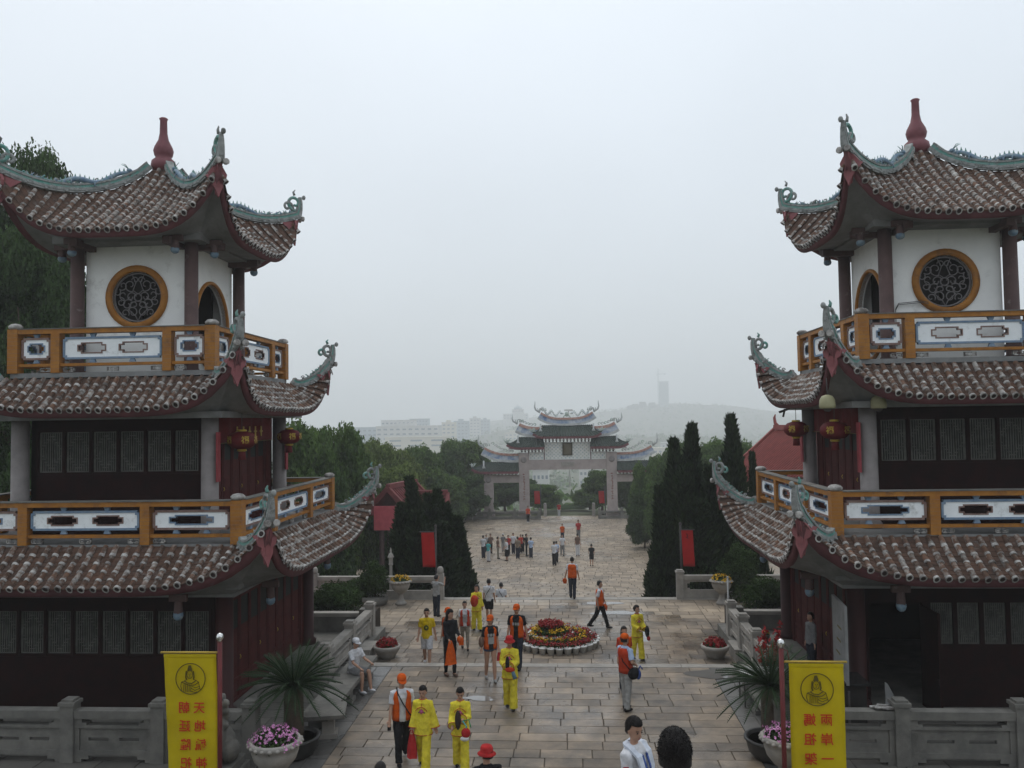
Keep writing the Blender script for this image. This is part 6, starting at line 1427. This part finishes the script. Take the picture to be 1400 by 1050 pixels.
        for kx, kz, r_, mi in ((0, 1.24, .03, 0), (-.035, 1.225, .022, 1), (.035, 1.225, .022, 1), (0, 1.205, .024, 1), (0, 1.275, .02, 1), (-.06, 1.21, .018, 2), (.06, 1.21, .018, 2), (-.02, 1.255, .018, 1), (.02, 1.255, .018, 1)): b.ell(tuple(T @ Vector((kx, -.128 + abs(kx) * .25, kz))), (r_, .008, r_), mi, 8, 5)
        b.obj('embroidery', [mat('pink_silk', (.5, .12, .28)), mat('rose_silk', (.42, .08, .12)), mat('green_silk', (.08, .16, .05))], root)
    if shirt_mark and q:
        b = MB(); rr = random.Random(hash(label) % 1000)
        if shirt_mark == 'round': b.ell(tuple(T @ Vector((0, -.133, 1.18))), (.075, .006, .085), 0, 14, 6); b.ell(tuple(T @ Vector((0, -.137, 1.18))), (.035, .006, .035), 1, 10, 5)
        else:
            for kx in (-.07, 0, .07): b.box(kx - .025, kx + .025, -.145, -.128, 1.20, 1.27, 2, T); 
            b.box(-.08, .08, -.142, -.128, 1.00 if shirt_mark == 'tall' else 1.17, 1.18, 2 if shirt_mark == 'tall' else 0, T)
        b.obj('chest_print', [cloth('dkgreen', (.08, .09, .03)), cloth('lime', (.35, .33, .03)), C('lgrey')], root)
    # bottom
    if bot != 'none':
        t_ = MB(); t_.lathe([(.12, .78), (.168, .84), (.170, .92), (.155, 1.0)], ns + 4, 0, M=Matrix.Translation((0, 0, bz)) , sy=.74) if not sit else t_.ell((0, 0, .54), (.18, .16, .13), 0, 12, 8)
        for j in LJ:
            if bot == 'trousers': t_.tube([j[0] + Vector((0, 0, .0)), j[0].lerp(j[1], .5), j[1], j[1].lerp(j[2], .5), j[2] + Vector((0, 0, -.02))], [.104, .094, .078, .072, .07], ns)
            elif bot == 'wide': t_.tube([j[0], j[0].lerp(j[1], .5), j[1], j[1].lerp(j[2], .5), j[2] + Vector((0, 0, -.03))], [.106, .10, .092, .094, .102], ns)
            elif bot == 'slim': t_.tube([j[0], j[0].lerp(j[1], .5), j[1], j[1].lerp(j[2], .4), j[2]], [.098, .085, .064, .062, .045], ns)
            elif bot == 'shorts': t_.tube([j[0], j[0].lerp(j[1], .5), j[0].lerp(j[1], .92)], [.106, .102, .10], ns)
            elif bot == 'hotpants': t_.tube([j[0], j[0].lerp(j[1], .22)], [.104, .104], ns)
        if bot == 'skirt': t_.lathe([(.22, hipz - skirtlen + bz), (.215, hipz - skirtlen + bz + .02), (.17, hipz + bz)], ns + 6, 0, sy=.8)
        tr_ = remesh(t_.obj('trousers' if bot in ('trousers', 'wide', 'slim') else bot if bot != 'hotpants' else 'shorts', [C(botc)], root), V * 1.15, 2); folds(tr_) if q else None
    for j in LJ:
        s_ = MB(); s_.ell(tuple(j[2] + Vector((0, -.045, -.045))), (.047, .13, .036), 0, 10, 7); s_.ell(tuple(j[2] + Vector((0, .03, -.025))), (.042, .055, .055), 0, 8, 6); s_.obj('shoe', [C(shoe)], root)
    if vest:
        v_ = MB(); n = 26; zs = [.86, .95, 1.08, 1.2, 1.3, 1.38, 1.43]; rs = [.19, .188, .178, .184, .194, .178, .12]; vs = []
        for z, r_ in zip(zs, rs):
            g = .36 if z < 1.25 else .36 + (z - 1.25) * 2.0
            for i in range(n + 1):
                a = -math.pi / 2 + g + (2 * math.pi - 2 * g) * i / n; vs.append(T @ Vector((r_ * k * 1.03 * math.cos(a), r_ * .78 * math.sin(a), z)))
        v_.add(vs, [(j * (n + 1) + i, j * (n + 1) + i + 1, (j + 1) * (n + 1) + i + 1, (j + 1) * (n + 1) + i) for j in range(6) for i in range(n)], 0, True)
        vo = v_.obj('vest', [C(vest)], root); m = vo.modifiers.new('thick', 'SOLIDIFY'); m.thickness = .012
    # head: hair, hat, face
    hr = MB()
    if hair != 'bald':
        n = 18; rows = []
        for j in range(9):
            ph = math.pi * .5 * (1 - j / 8 * 1.55); ring = []
            for i in range(n):
                a = 2 * math.pi * i / n; front = max(0, -math.sin(a))       # front of the head = -y
                lim = .028 + .0 if front > .25 else (-.08 if f else -.066)
                if .0 < front <= .25: lim = -.01
                z = .112 * math.sin(ph); rr_ = math.cos(ph) if ph > 0 else 1
                z = max(z, lim if front <= .25 else .045)
                if z > .112 * math.sin(ph) + 1e-9: rr_ = math.sqrt(max(.05, 1 - (z / .115) ** 2)) if z > 0 else 1
                ring.append(HM @ Vector((.085 * rr_ * math.cos(a), .014 + .104 * rr_ * math.sin(a), .028 + z)))
            rows.append(ring)
        hr.add([p for r_ in rows for p in r_], [(j * n + i, j * n + (i + 1) % n, (j + 1) * n + (i + 1) % n, (j + 1) * n + i) for j in range(8) for i in range(n)], 0, True)
        if hair == 'long': hr.lathe([(.05, -.26), (.085, -.22), (.092, -.08), (.085, .05)], 12, 0, M=HM @ Matrix.Translation((0, .055, 0)), sy=.55)
        if hair == 'pony': hr.tube([HM @ Vector(p) for p in ((0, .09, .03), (0, .15, .02), (0, .16, -.08), (0, .14, -.18))], [.03, .035, .03, .008], 8)
        if hair == 'bun': hr.ell((0, .11, .02), (.045, .04, .045), 0, 8, 6, HM)
        ho_ = hr.obj('hair', [HAIR], root)
        if q == 2:                                   # loose strands break the outline
            n = 2600; d_ = rng.normal(0, 1, (n, 3)); d_[:, 2] = np.abs(d_[:, 2]) * 1.1 - .25; d_ /= np.linalg.norm(d_, axis=1)[:, None]
            keep = ~((d_[:, 1] < -.1) & (d_[:, 2] < .48)); d_ = d_[keep]
            pts = d_ * np.array([.086, .106, .113]) + np.array([0, .014, .028]); M_ = np.array(HM)
            pts = pts @ M_[:3, :3].T + M_[:3, 3]; ax_ = d_ @ M_[:3, :3].T * .55 + rng.normal(0, .3, d_.shape) + np.array([0, .1, -.45]); ax_ /= np.linalg.norm(ax_, axis=1)[:, None]
            sd_ = np.cross(ax_, rng.normal(0, 1, d_.shape)); sd_ /= np.linalg.norm(sd_, axis=1)[:, None]; L_ = rng.uniform(.004, .012, len(d_))[:, None]
            b = MB(); vv = np.stack([pts - sd_ * .0022, pts + sd_ * .0022, pts + ax_ * L_], 1).reshape(-1, 3).tolist()
            b.add(vv, [(3 * i, 3 * i + 1, 3 * i + 2) for i in range(len(d_))]); b.obj('hair_strands', [HAIR], root)['kind'] = 'stuff'
    if hat:
        b = MB()
        if hat == 'cap':
            b.lathe([(.090, .035), (.0935, .06), (.090, .095), (.070, .13), (.035, .148), (.004, .152)], 18, 0, M=HM @ Matrix.Translation((0, .012, 0)), sy=1.13)
            vs = []
            for i in range(11):
                a = -math.pi * (.12 + .76 * i / 10)
                vs += [Vector((.090 * math.cos(a), .012 + .104 * math.sin(a), .045)), Vector((.088 * math.cos(a), -.005 + .165 * math.sin(a), .028 - .0))]
            b.add([HM @ p for p in vs] + [HM @ (p - Vector((0, 0, .008))) for p in vs], [(2 * i, 2 * i + 1, 2 * i + 3, 2 * i + 2) for i in range(10)] + [(22 + 2 * i, 22 + 2 * i + 2, 22 + 2 * i + 3, 22 + 2 * i + 1) for i in range(10)] + [(2 * i + 1, 2 * i + 23, 2 * i + 25, 2 * i + 3) for i in range(10)], 0, True)
        else: b.lathe([(.135, .008), (.138, .014), (.100, .045), (.095, .05), (.092, .10), (.075, .135), (.005, .142)], 20, 0, M=HM @ Matrix.Translation((0, .01, 0)), sy=1.12)
        b.obj('hat', [C(hatc)], root)
    if q == 2:
        for s in (-1, 1):
            MB().ell((s * .030, -.0765, .002), (.014, .007, .006), 0, 8, 5, HM).obj('eye', [HAIR], root); MB().tube([HM @ Vector((s * .014, -.083, .022)), HM @ Vector((s * .032, -.080, .026)), HM @ Vector((s * .048, -.068, .020))], .0035, 4).obj('eyebrow', [HAIR], root)
        MB().ell((0, -.0835, -.058), (.021, .007, .006), 0, 8, 5, HM).obj('mouth', [mat('lips', (.26, .08, .07))], root)
    return root, AJ, T
def W(pr, p): root = pr[0]; return Matrix.Translation(root.location) @ RZ(root.rotation_euler.z) @ Matrix.Scale(root.scale[0], 4) @ Vector(p)
def foot(px, py, z): return on_z(px, py, z)
def tall(pos, px, py): d = ray(px, py); return (CAM + d * (pos.y / d.y)).z - pos.z
def P_(px, pyf, pyt, zg, yaw, label, clampH=(1.5, 1.82), **k):
    p = foot(px, pyf, zg); h = max(clampH[0], min(clampH[1], tall(p, px, pyt))); return person(p, h, R(yaw), label, **k)
def PT(px, pyt, h, zg, yaw, label, **k):
    """feet hidden: distance from the head top and the usual height"""
    p = on_z(px, pyt, zg + h); p.z = zg; return person(p, h, R(yaw), label, **k)
def sling(pr, label, side=1, bagc='black', bz=.86, size=(.16, .07, .2), strap=True):
    """strap across the chest and a bag on the hip: a thing the person carries"""
    t = thing('shoulder_bag', label, 'bag', pr[0].location, pr[0].rotation_euler.z, None, pr[0].scale[0]); s = side
    if strap: MB().tube([(-s * .10, .02, 1.46), (-s * .09, -.12, 1.38), (0, -.158, 1.2), (s * .12, -.145, 1.0), (s * .21, -.03, bz)], .013, 5, flat=.5).tube([(-s * .10, .02, 1.46), (-s * .06, .13, 1.36), (s * .08, .158, 1.15), (s * .20, .06, bz)], .013, 5, flat=.5).obj('strap', [cloth('black', CL['black'])], t)
    else: MB().tube([(s * .2, -.05, 1.42), (s * .24, -.06, 1.2), (s * .25, -.04, bz)], .012, 5).obj('strap', [cloth('black', CL['black'])], t)
    b = MB(); b.ell((s * .25, -.02, bz - size[2] * .4), (size[1], size[0], size[2] * .62), 0, 12, 8); b.obj('pouch', [cloth(bagc, CL[bagc])], t)
def held(pr, side, name, label, cat, build, mats, dz=-.1):
    S, E, W_, d = pr[1][1 if side > 0 else 0]; p = W(pr, W_ + d * .09); b = MB(); build(b); return tag(b.obj(name, mats, None, Matrix.Translation(p) @ RZ(pr[0].rotation_euler.z)), label, cat)
def cap_shape(b):
    b.lathe([(.09, -.08), (.092, -.05), (.075, 0), (.03, .03), (.003, .034)], 14, 0, M=Matrix.Translation((0, 0, -.05)) @ Matrix.Rotation(R(70), 4, 'X'), sy=1.1); b.box(-.07, .07, -.015, .0, -.2, -.1)
def cloth_drape(w_, L, rr=3):
    def f(b):
        rnd = random.Random(rr); n = 14; vs = []
        for j in range(9):
            v = j / 8; wd = w_ * (.25 + .75 * v ** .7)
            for i in range(n): a = 2 * math.pi * i / n; r_ = 1 + .28 * math.sin(a * 4 + v * 3); vs.append((wd * r_ * math.cos(a), wd * .45 * r_ * math.sin(a), .04 - L * v))
        b.add(vs, [(j * n + i, (j + 1) * n + i, (j + 1) * n + (i + 1) % n, j * n + (i + 1) % n) for j in range(8) for i in range(n)] + [tuple(8 * n + i for i in range(n))], 0, True)
    return f
OR, RD, BK = cloth('orange', CL['orange']), cloth('red', CL['red']), cloth('black', CL['black'])
# ---- upper terrace
a = PT(549, 922, 1.74, 0, 18, 'man in orange cap and open orange vest over white shirt and black trousers', topc='white', vest='orange', hat='cap', stride=.28, armL=(-.15, .12, .2), armR=(.1, .16, .25), q=2, headyaw=.15, headpitch=.2, lead=-1)
sling(a, 'black shoulder strap bag of the man in orange cap and white shirt', 1); held(a, -1, 'phone', 'small dark phone held by the man in white shirt and orange vest', 'phone', lambda b: b.box(-.035, .035, -.01, .01, -.11, .01), [BK])
a = PT(578, 938, 1.62, 0, -6, 'woman in yellow silk costume walking beside the man with a black strap', top='tunic', topc='yellow', bot='wide', botc='yellow', f=True, hair='bun', stride=.22, armL=(-.05, .24, .12), armR=(.05, .12, .15), q=2, headpitch=.15)
held(a, -1, 'red_bag', 'dark red cloth bag hanging from the yellow costumed woman\'s hand', 'bag', cloth_drape(.10, .55), [RD])
a = PT(629, 941, 1.58, 0, 4, 'woman in yellow silk costume looking down and holding a dark bag', top='tunic', topc='yellow', bot='wide', botc='yellow', f=True, hair='short', stride=.15, armL=(.35, .10, 1.35, -.45), armR=(.2, .12, .9, -.1), q=2, headpitch=.35)
held(a, 1, 'dark_bag', 'dark brown folded bag hugged by the woman looking down', 'bag', lambda b: b.ell((-.05, -.03, .02), (.06, .04, .19), 0, 10, 8), [cloth('brownbag', (.05, .035, .03))])
held(a, 1, 'red_white_hat', 'red and white cap dangling from the costumed woman\'s arm', 'cap', lambda b: (b.ell((.10, -.05, -.22), (.09, .06, .10), 0, 12, 8), b.ell((.08, -.05, -.33), (.09, .05, .05), 1, 10, 6)), [RD, POTW])
held(a, 1, 'ribbon', 'green and blue ribbons in the costumed woman\'s hands', 'ribbon', lambda b: (b.tube([(.05, -.02, .0), (.16, -.04, .03), (.2, -.04, -.12)], .012, 5), b.tube([(.04, -.03, 0), (.12, -.06, -.1), (.06, -.06, -.2)], .014, 5, 1)), [cloth('green', (.08, .35, .12)), cloth('teal', CL['teal'])])
a = P_(698, 969, 871, 0, -3, 'woman in yellow silk costume and red hat holding flowers', top='tunic', topc='yellow', bot='wide', botc='yellow', f=True, hair='short', hat='bucket', hatc='red', stride=.14, armL=(.25, .12, 1.15, -.55), armR=(.25, .12, 1.15, -.55), q=2, headpitch=.1)
held(a, -1, 'fan_bundle', 'dark fan and red flower bundle held by the woman in a red hat', 'bundle', lambda b: (b.ell((.0, -.06, .12), (.05, .03, .17), 0, 10, 8), b.ell((.06, -.08, -.02), (.12, .06, .06), 1, 10, 6), b.tube([(.12, -.08, -.05), (.18, -.09, -.22)], [.04, .05], 8, 2)), [BK, cloth('redor', CL['redor']), cloth('blue_grey', (.12, .2, .26))])
a = P_(857, 971, 868, 0, 128, 'man in orange cap and vest with grey trousers seen from behind', topc='sky', vest='redor', bot='trousers', botc='lgrey', hat='cap', q=2, stride=.06, armR=(-.1, .35, 1.2, -.5), armL=(.1, .1, .3), lean=-.03)
sling(a, 'large black shoulder bag of the man in grey trousers', -1, 'black', .98, (.17, .09, .22)); c_ = W(a, (-.28, -.12, .86)); tag(MB().ell((0, 0, 0), (.07, .06, .12), 0, 10, 8).tube([(0, 0, .1), (.05, 0, .2), (.1, 0, .12)], .02, 5).obj('blue_bag', [cloth('blue', CL['blue'])], None, Matrix.Translation(c_)), 'bright blue pouch hanging at the hip of the man in grey trousers', 'bag')
PT(853, 857, 1.60, 0, 20, 'dark haired woman in red vest partly hidden behind the man in grey trousers', f=True, hair='long', topc='redor', vest='orange', botc='navy', q=1)
a = P_(671, 930, 842, 0, 16, 'woman in orange cap, open orange vest, black top and denim shorts', f=True, top='tee', topc='black', vest='orange', bot='hotpants', botc='denim', hat='cap', hair='pony', stride=.18, armL=(.05, .12, .2), armR=(.0, .18, .2), q=2, shoe='lgrey', headyaw=-.5, shirt_mark='tall')
sling(a, 'brown handbag under the arm of the woman in denim shorts', -1, 'brown', 1.14, (.13, .07, .24), False); held(a, 1, 'red_cloth', 'red cloth dangling from the hand of the woman in denim shorts', 'cloth', cloth_drape(.06, .3), [RD])
a = P_(616, 924, 834, 0, 38, 'dark haired woman in black clothes carrying a bright orange vest', f=True, top='long', topc='black', bot='slim', botc='black', hair='long', q=2, armR=(.3, .15, .8, .05), armL=(.25, .1, 1.1, -.2), stride=.08, headyaw=.6, headpitch=.2, shoe='brown')
held(a, -1, 'orange_vest', 'bright orange vest draped over the arm of the woman in black', 'vest', cloth_drape(.15, .62), [OR]); held(a, 1, 'baseball_hat', 'orange cap carried by the woman in black', 'cap', cap_shape, [OR])
a = PT(706, 827, 1.74, 0, -8, 'man in orange cap and open orange vest over a printed black shirt', topc='black', vest='orange', botc='navy', hat='cap', stride=.2, armL=(-.15, .22, .2), armR=(.05, .15, .2), q=2, shirt_mark='text', headyaw=-.1)
# ---- middle terrace
P_(584, 910, 832, ZM, 4, 'man in bright yellow printed shirt and white shorts', topc='tee_y', bot='shorts', botc='white', stride=.25, armL=(-.1, .18, .15), armR=(.1, .16, .15), q=2, shoe='white', shirt_mark='round', clampH=(1.6, 1.8))
PT(612, 832, 1.62, ZM, -25, 'woman in orange cap and vest half hidden behind the woman in black', f=True, topc='brown', vest='orange', hat='cap', botc='grey', q=1, hair='short')
a = P_(636, 888, 828, ZM, 10, 'woman in orange vest over striped shirt and grey trousers', f=True, topc='white', vest='redor', bot='slim', botc='khaki', stride=.18, q=1, hair='short', shirt_mark='tall', clampH=(1.5, 1.62))
a = P_(652, 862, 800, ZM, 28, 'woman in yellow silk costume carrying a red bundle on her arm', f=True, top='tunic', topc='yellow', bot='wide', botc='yellow', hair='pony', stride=.12, q=1, armR=(.5, .35, 1.2, .1), headyaw=-1.0)
held(a, -1, 'red_bundle', 'red cloth bundle carried by the woman in yellow costume near the steps', 'bundle', lambda b: b.ell((.0, -.02, .02), (.14, .12, .20), 0, 10, 8), [cloth('redor', CL['redor'])])
a = P_(669, 850, 799, ZM, 176, 'person in white shirt with a black diagonal strap seen from behind', topc='white', bot='shorts', botc='black', q=1, stride=.1, hair='short'); sling(a, 'black strap bag of the person in white shirt and dark shorts', 1)
a = person(Vector((on_y(685, 800, 35.4).x, 35.4, on_y(685, 797, 35.4).z - 1.68)), 1.68, R(178), 'man in white shirt walking down the steps seen from behind', topc='white', botc='grey', q=1, hair='short'); sling(a, 'black strap bag of the man walking down the steps', -1)
P_(597, 843, 791, ZM, 150, 'man in grey shirt and dark trousers raising a camera to his face', topc='lgrey', botc='navy', q=1, armL=(1.1, .2, 1.6, -.2), armR=(1.1, .2, 1.6, -.2), hair='short', clampH=(1.5, 1.7))
a = P_(783, 818, 762, ZM, 172, 'man in orange vest over white shirt standing with his back turned', topc='white', vest='orange', botc='navy', q=1, stride=.12, armL=(-.1, .25, .3), armR=(.0, .2, .1)); held(a, 1, 'baseball_hat', 'orange cap in the hand of the man standing with his back turned', 'cap', cap_shape, [OR])
a = P_(821, 859, 793, ZM, 78, 'man in orange vest over white shirt striding in black trousers', topc='white', vest='orange', botc='black', q=1, stride=.34, armL=(.2, .15, .2), armR=(-.25, .15, .4)); held(a, 1, 'baseball_hat', 'orange cap swinging from the hand of the striding man', 'cap', cap_shape, [OR])
a = P_(872, 902, 828, ZM, 30, 'woman in yellow silk costume carrying a dark bag beyond the man in grey trousers', f=True, top='tunic', topc='yellow', bot='wide', botc='yellow', hair='bun', stride=.14, q=2, armL=(.1, .12, .9, -.1), armR=(.2, .12, .9, -.3), headyaw=.4); held(a, 1, 'dark_bag', 'black and red bag on the arm of the yellow costumed woman by the puddle', 'bag', lambda b: (b.ell((.02, -.0, .0), (.06, .09, .17), 0, 10, 8), b.ell((.05, -.02, -.2), (.06, .05, .07), 1, 8, 6)), [BK, RD])
# seated man on the bench
c = on_z(487, 948, 0); a = person(Vector((-5.62, 21.15, .05)), 1.68, R(52), 'man in white cap sitting on the stone bench with bare knees', topc='white', bot='shorts', botc='grey', hat='cap', hatc='white', q=2, sit=True, shoe='white', armL=(.6, .1, .7, -.1), armR=(.5, .15, .6, -.1), lean=-.15) if False else person(Vector((-5.62, 21.1, .02)), 1.68, R(62), 'man in white cap sitting on the stone bench with bare knees', topc='white', bot='shorts', botc='grey', hat='cap', hatc='white', q=2, sit=True, shoe='white', armL=(.6, .1, .7, -.1), armR=(.5, .15, .6, -.1), lean=.12)
# someone in the shade of the doorway pagoda
PT(1108, 838, 1.62, 0, -70, 'person in dark clothes standing in the shade by the black counter', top='long', topc='grey', botc='navy', q=1, f=True)
# ---- plaza
far = [  # px, foot, head, yaw, top colour, bottom, bottom colour, label
 (661, 763, 731, 160, 'white', 'trousers', 'navy', 'person in white shirt with brown bag at the end of the plaza group', {}),
 (668, 768, 739, 150, 'teal', 'trousers', 'white', 'person in turquoise top and white trousers in the plaza group', {'f': True}),
 (671, 757, 730, 20, 'brown', 'trousers', 'black', 'person in brown shirt behind the turquoise one', {}), (665, 755, 732, 0, 'lgrey', 'trousers', 'navy', 'person in pale grey shirt half hidden in the plaza group', {}),
 (681, 764, 734, 100, 'brown', 'trousers', 'khaki', 'person in rust brown top and khaki trousers in the plaza group', {'f': True}),
 (688, 754, 730, 180, 'grey', 'trousers', 'lgrey', 'person in grey top and white cap in the plaza group', {'hat': 'cap', 'hatc': 'white'}),
 (693, 767, 737, -60, 'white', 'skirt', 'black', 'person in white top and dark skirt in the plaza group', {'f': True}),
 (695, 758, 732, 10, 'red', 'trousers', 'black', 'person in red top in the middle of the plaza group', {}),
 (702, 757, 729, 0, 'white', 'trousers', 'navy', 'person in white shirt and dark trousers facing the stairs in the plaza group', {}),
 (708, 764, 734, 175, 'tan', 'trousers', 'navy', 'stocky person in tan shirt seen from behind in the plaza group', {}),
 (712, 756, 731, 5, 'redor', 'trousers', 'black', 'person in orange red vest with small flag in the plaza group', {'vest': 'red'}),
 (715, 755, 733, 190, 'black', 'trousers', 'black', 'person in black half hidden in the plaza group', {}),
 (720, 760, 730, 90, 'black', 'trousers', 'black', 'tall person in black shirt at the gate side of the plaza group', {}),
 (726, 763, 735, 170, 'sky', 'trousers', 'navy', 'person in pale blue top with white backpack in the plaza group', {}),
 (758, 773, 740, 165, 'white', 'trousers', 'black', 'man in white shirt and black trousers standing apart on the plaza', {}), (761, 769, 740, 200, 'sky', 'trousers', 'black', 'person in pale blue shirt close behind the man in white shirt', {}),
 (769, 760, 731, 10, 'white', 'trousers', 'grey', 'person in white printed shirt and grey trousers on the plaza', {'stride': .15}), (769, 740, 716, 5, 'orange', 'trousers', 'navy', 'person in orange top walking up the plaza', {'stride': .15}),
 (790, 760, 728, 175, 'brown', 'trousers', 'white', 'person in brown top and white trousers on the plaza', {'f': True}), (791, 738, 711, 0, 'red', 'trousers', 'grey', 'person in red jacket walking from the pale paving patch', {'stride': .12}),
 (809, 774, 744, 180, 'black', 'shorts', 'black', 'boy in black shirt and shorts alone on the plaza', {}), (722, 714, 692, 0, 'red', 'trousers', 'black', 'person in red vest standing by the gate column', {'shoe': 'white', 'vest': 'orange'})]
for px, pf, pt, yw, tc, bt, bc, lb, kw in far: P_(px, pf, pt, ZP, yw, lb, topc=tc, bot=bt, botc=bc, q=0, armL=(random.uniform(-.2, .5), .12, random.uniform(.1, 1)), armR=(random.uniform(-.2, .5), .12, random.uniform(.1, .8)), **{'clampH': (1.45, 1.8), **kw})
p = on_y(764, 687, 95.6); person(Vector((p.x, 95.6, p.z - 1.68)), 1.68, R(180), 'person in red shirt walking down the steps under the gate', topc='red', botc='white', q=0)
# ---- upper flight, close to the camera
p = on_y(866, 981, 8.9); a = person(Vector((p.x, 8.9, p.z - 1.72)), 1.70, R(58), 'young man in white shirt with a white and blue towel round his neck', topc='white', botc='navy', q=2, headyaw=-.35, headpitch=.2, hair='short', armL=(.3, .1, .5), armR=(.1, .1, .4))
t = thing('towel', 'white and blue towel draped round the young man\'s neck', 'towel', a[0].location, a[0].rotation_euler.z, None, a[0].scale[0])
for s in (-1, 1):
    b = MB(); b.sweep([(s * .03, .09, 1.47), (s * .085, .05, 1.475), (s * .105, -.03, 1.45), (s * .10, -.115, 1.38), (s * .09, -.155, 1.25), (s * .085, -.16, 1.10)], [(-.052, -.012), (.052, -.012), (.052, .012), (-.052, .012)], 0, up=(0, -.3, 1), side=(s, 0, 0)); b.obj('towel_half', [cloth('towel', (.62, .66, .74))], t)
    MB().sweep([(s * .052, -.035, 1.455), (s * .046, -.125, 1.375), (s * .042, -.17, 1.25), (s * .04, -.175, 1.12)], [(-.014, -.004), (.014, -.004), (.014, .006), (-.014, .006)], 0, side=(s, 0, 0)).obj('stripe', [cloth('blue', CL['blue'])], t)
S = a[1][0][0]; MB().box(-.03, .03, -.004, .004, -.035, .035).obj('sleeve_badge', [RD], a[0], Matrix.Translation(S + Vector((-.072, -.03, -.13))) @ RZ(R(-50)))
p = on_y(922, 1004, 4.35); person(Vector((p.x, 4.35, p.z - 1.72)), 1.72, R(178), 'person with thick black hair seen from behind on the upper stairs', topc='navy', botc='navy', q=2, hair='short')
p = on_y(665, 1022, 12.3); person(Vector((p.x, 12.3, p.z - 1.66)), 1.66, R(-160), 'person in a red bucket hat and dark top at the stair foot', topc='black', botc='navy', q=2, hat='bucket', hatc='red', hair='short', headyaw=.5)
p = on_y(520, 1044, 11.5); person(Vector((p.x, 11.5, p.z - 1.66)), 1.66, R(180), 'person with dark hair just showing above the stair foot', topc='grey', botc='navy', q=1, hair='short')

# ------------------------------------------------------------------ haze
hm = bpy.data.materials.new('haze_air'); hm.use_nodes = True; n_ = hm.node_tree.nodes; n_.clear()
ho = n_.new('ShaderNodeOutputMaterial'); hv = n_.new('ShaderNodeVolumePrincipled'); hv.inputs['Color'].default_value = (.97, .985, 1.0, 1); hv.inputs['Density'].default_value = .0008; hv.inputs['Anisotropy'].default_value = .25
hm.node_tree.links.new(hv.outputs[0], ho.inputs['Volume'])
hz = MB().box(-3600, 3600, -90, 4700, -60, 190).obj('haze', [hm]); tag(hz, kind='stuff')

# ------------------------------------------------------------------ turn modifiers and letters into plain meshes
bpy.context.view_layer.update(); dg = bpy.context.evaluated_depsgraph_get()
todo = [o for o in sc.objects if o.type == 'FONT' or (o.type == 'MESH' and o.modifiers)]
new = [(o, bpy.data.meshes.new_from_object(o.evaluated_get(dg), preserve_all_data_layers=False, depsgraph=dg)) for o in todo]
for o, me in new:
    if o.type == 'FONT':
        n = bpy.data.objects.new(o.name + '_', me); col.objects.link(n); n.parent = o.parent; n.matrix_local = o.matrix_local.copy(); nm = o.name; bpy.data.objects.remove(o); n.name = nm
    else: o.modifiers.clear(); o.data = me
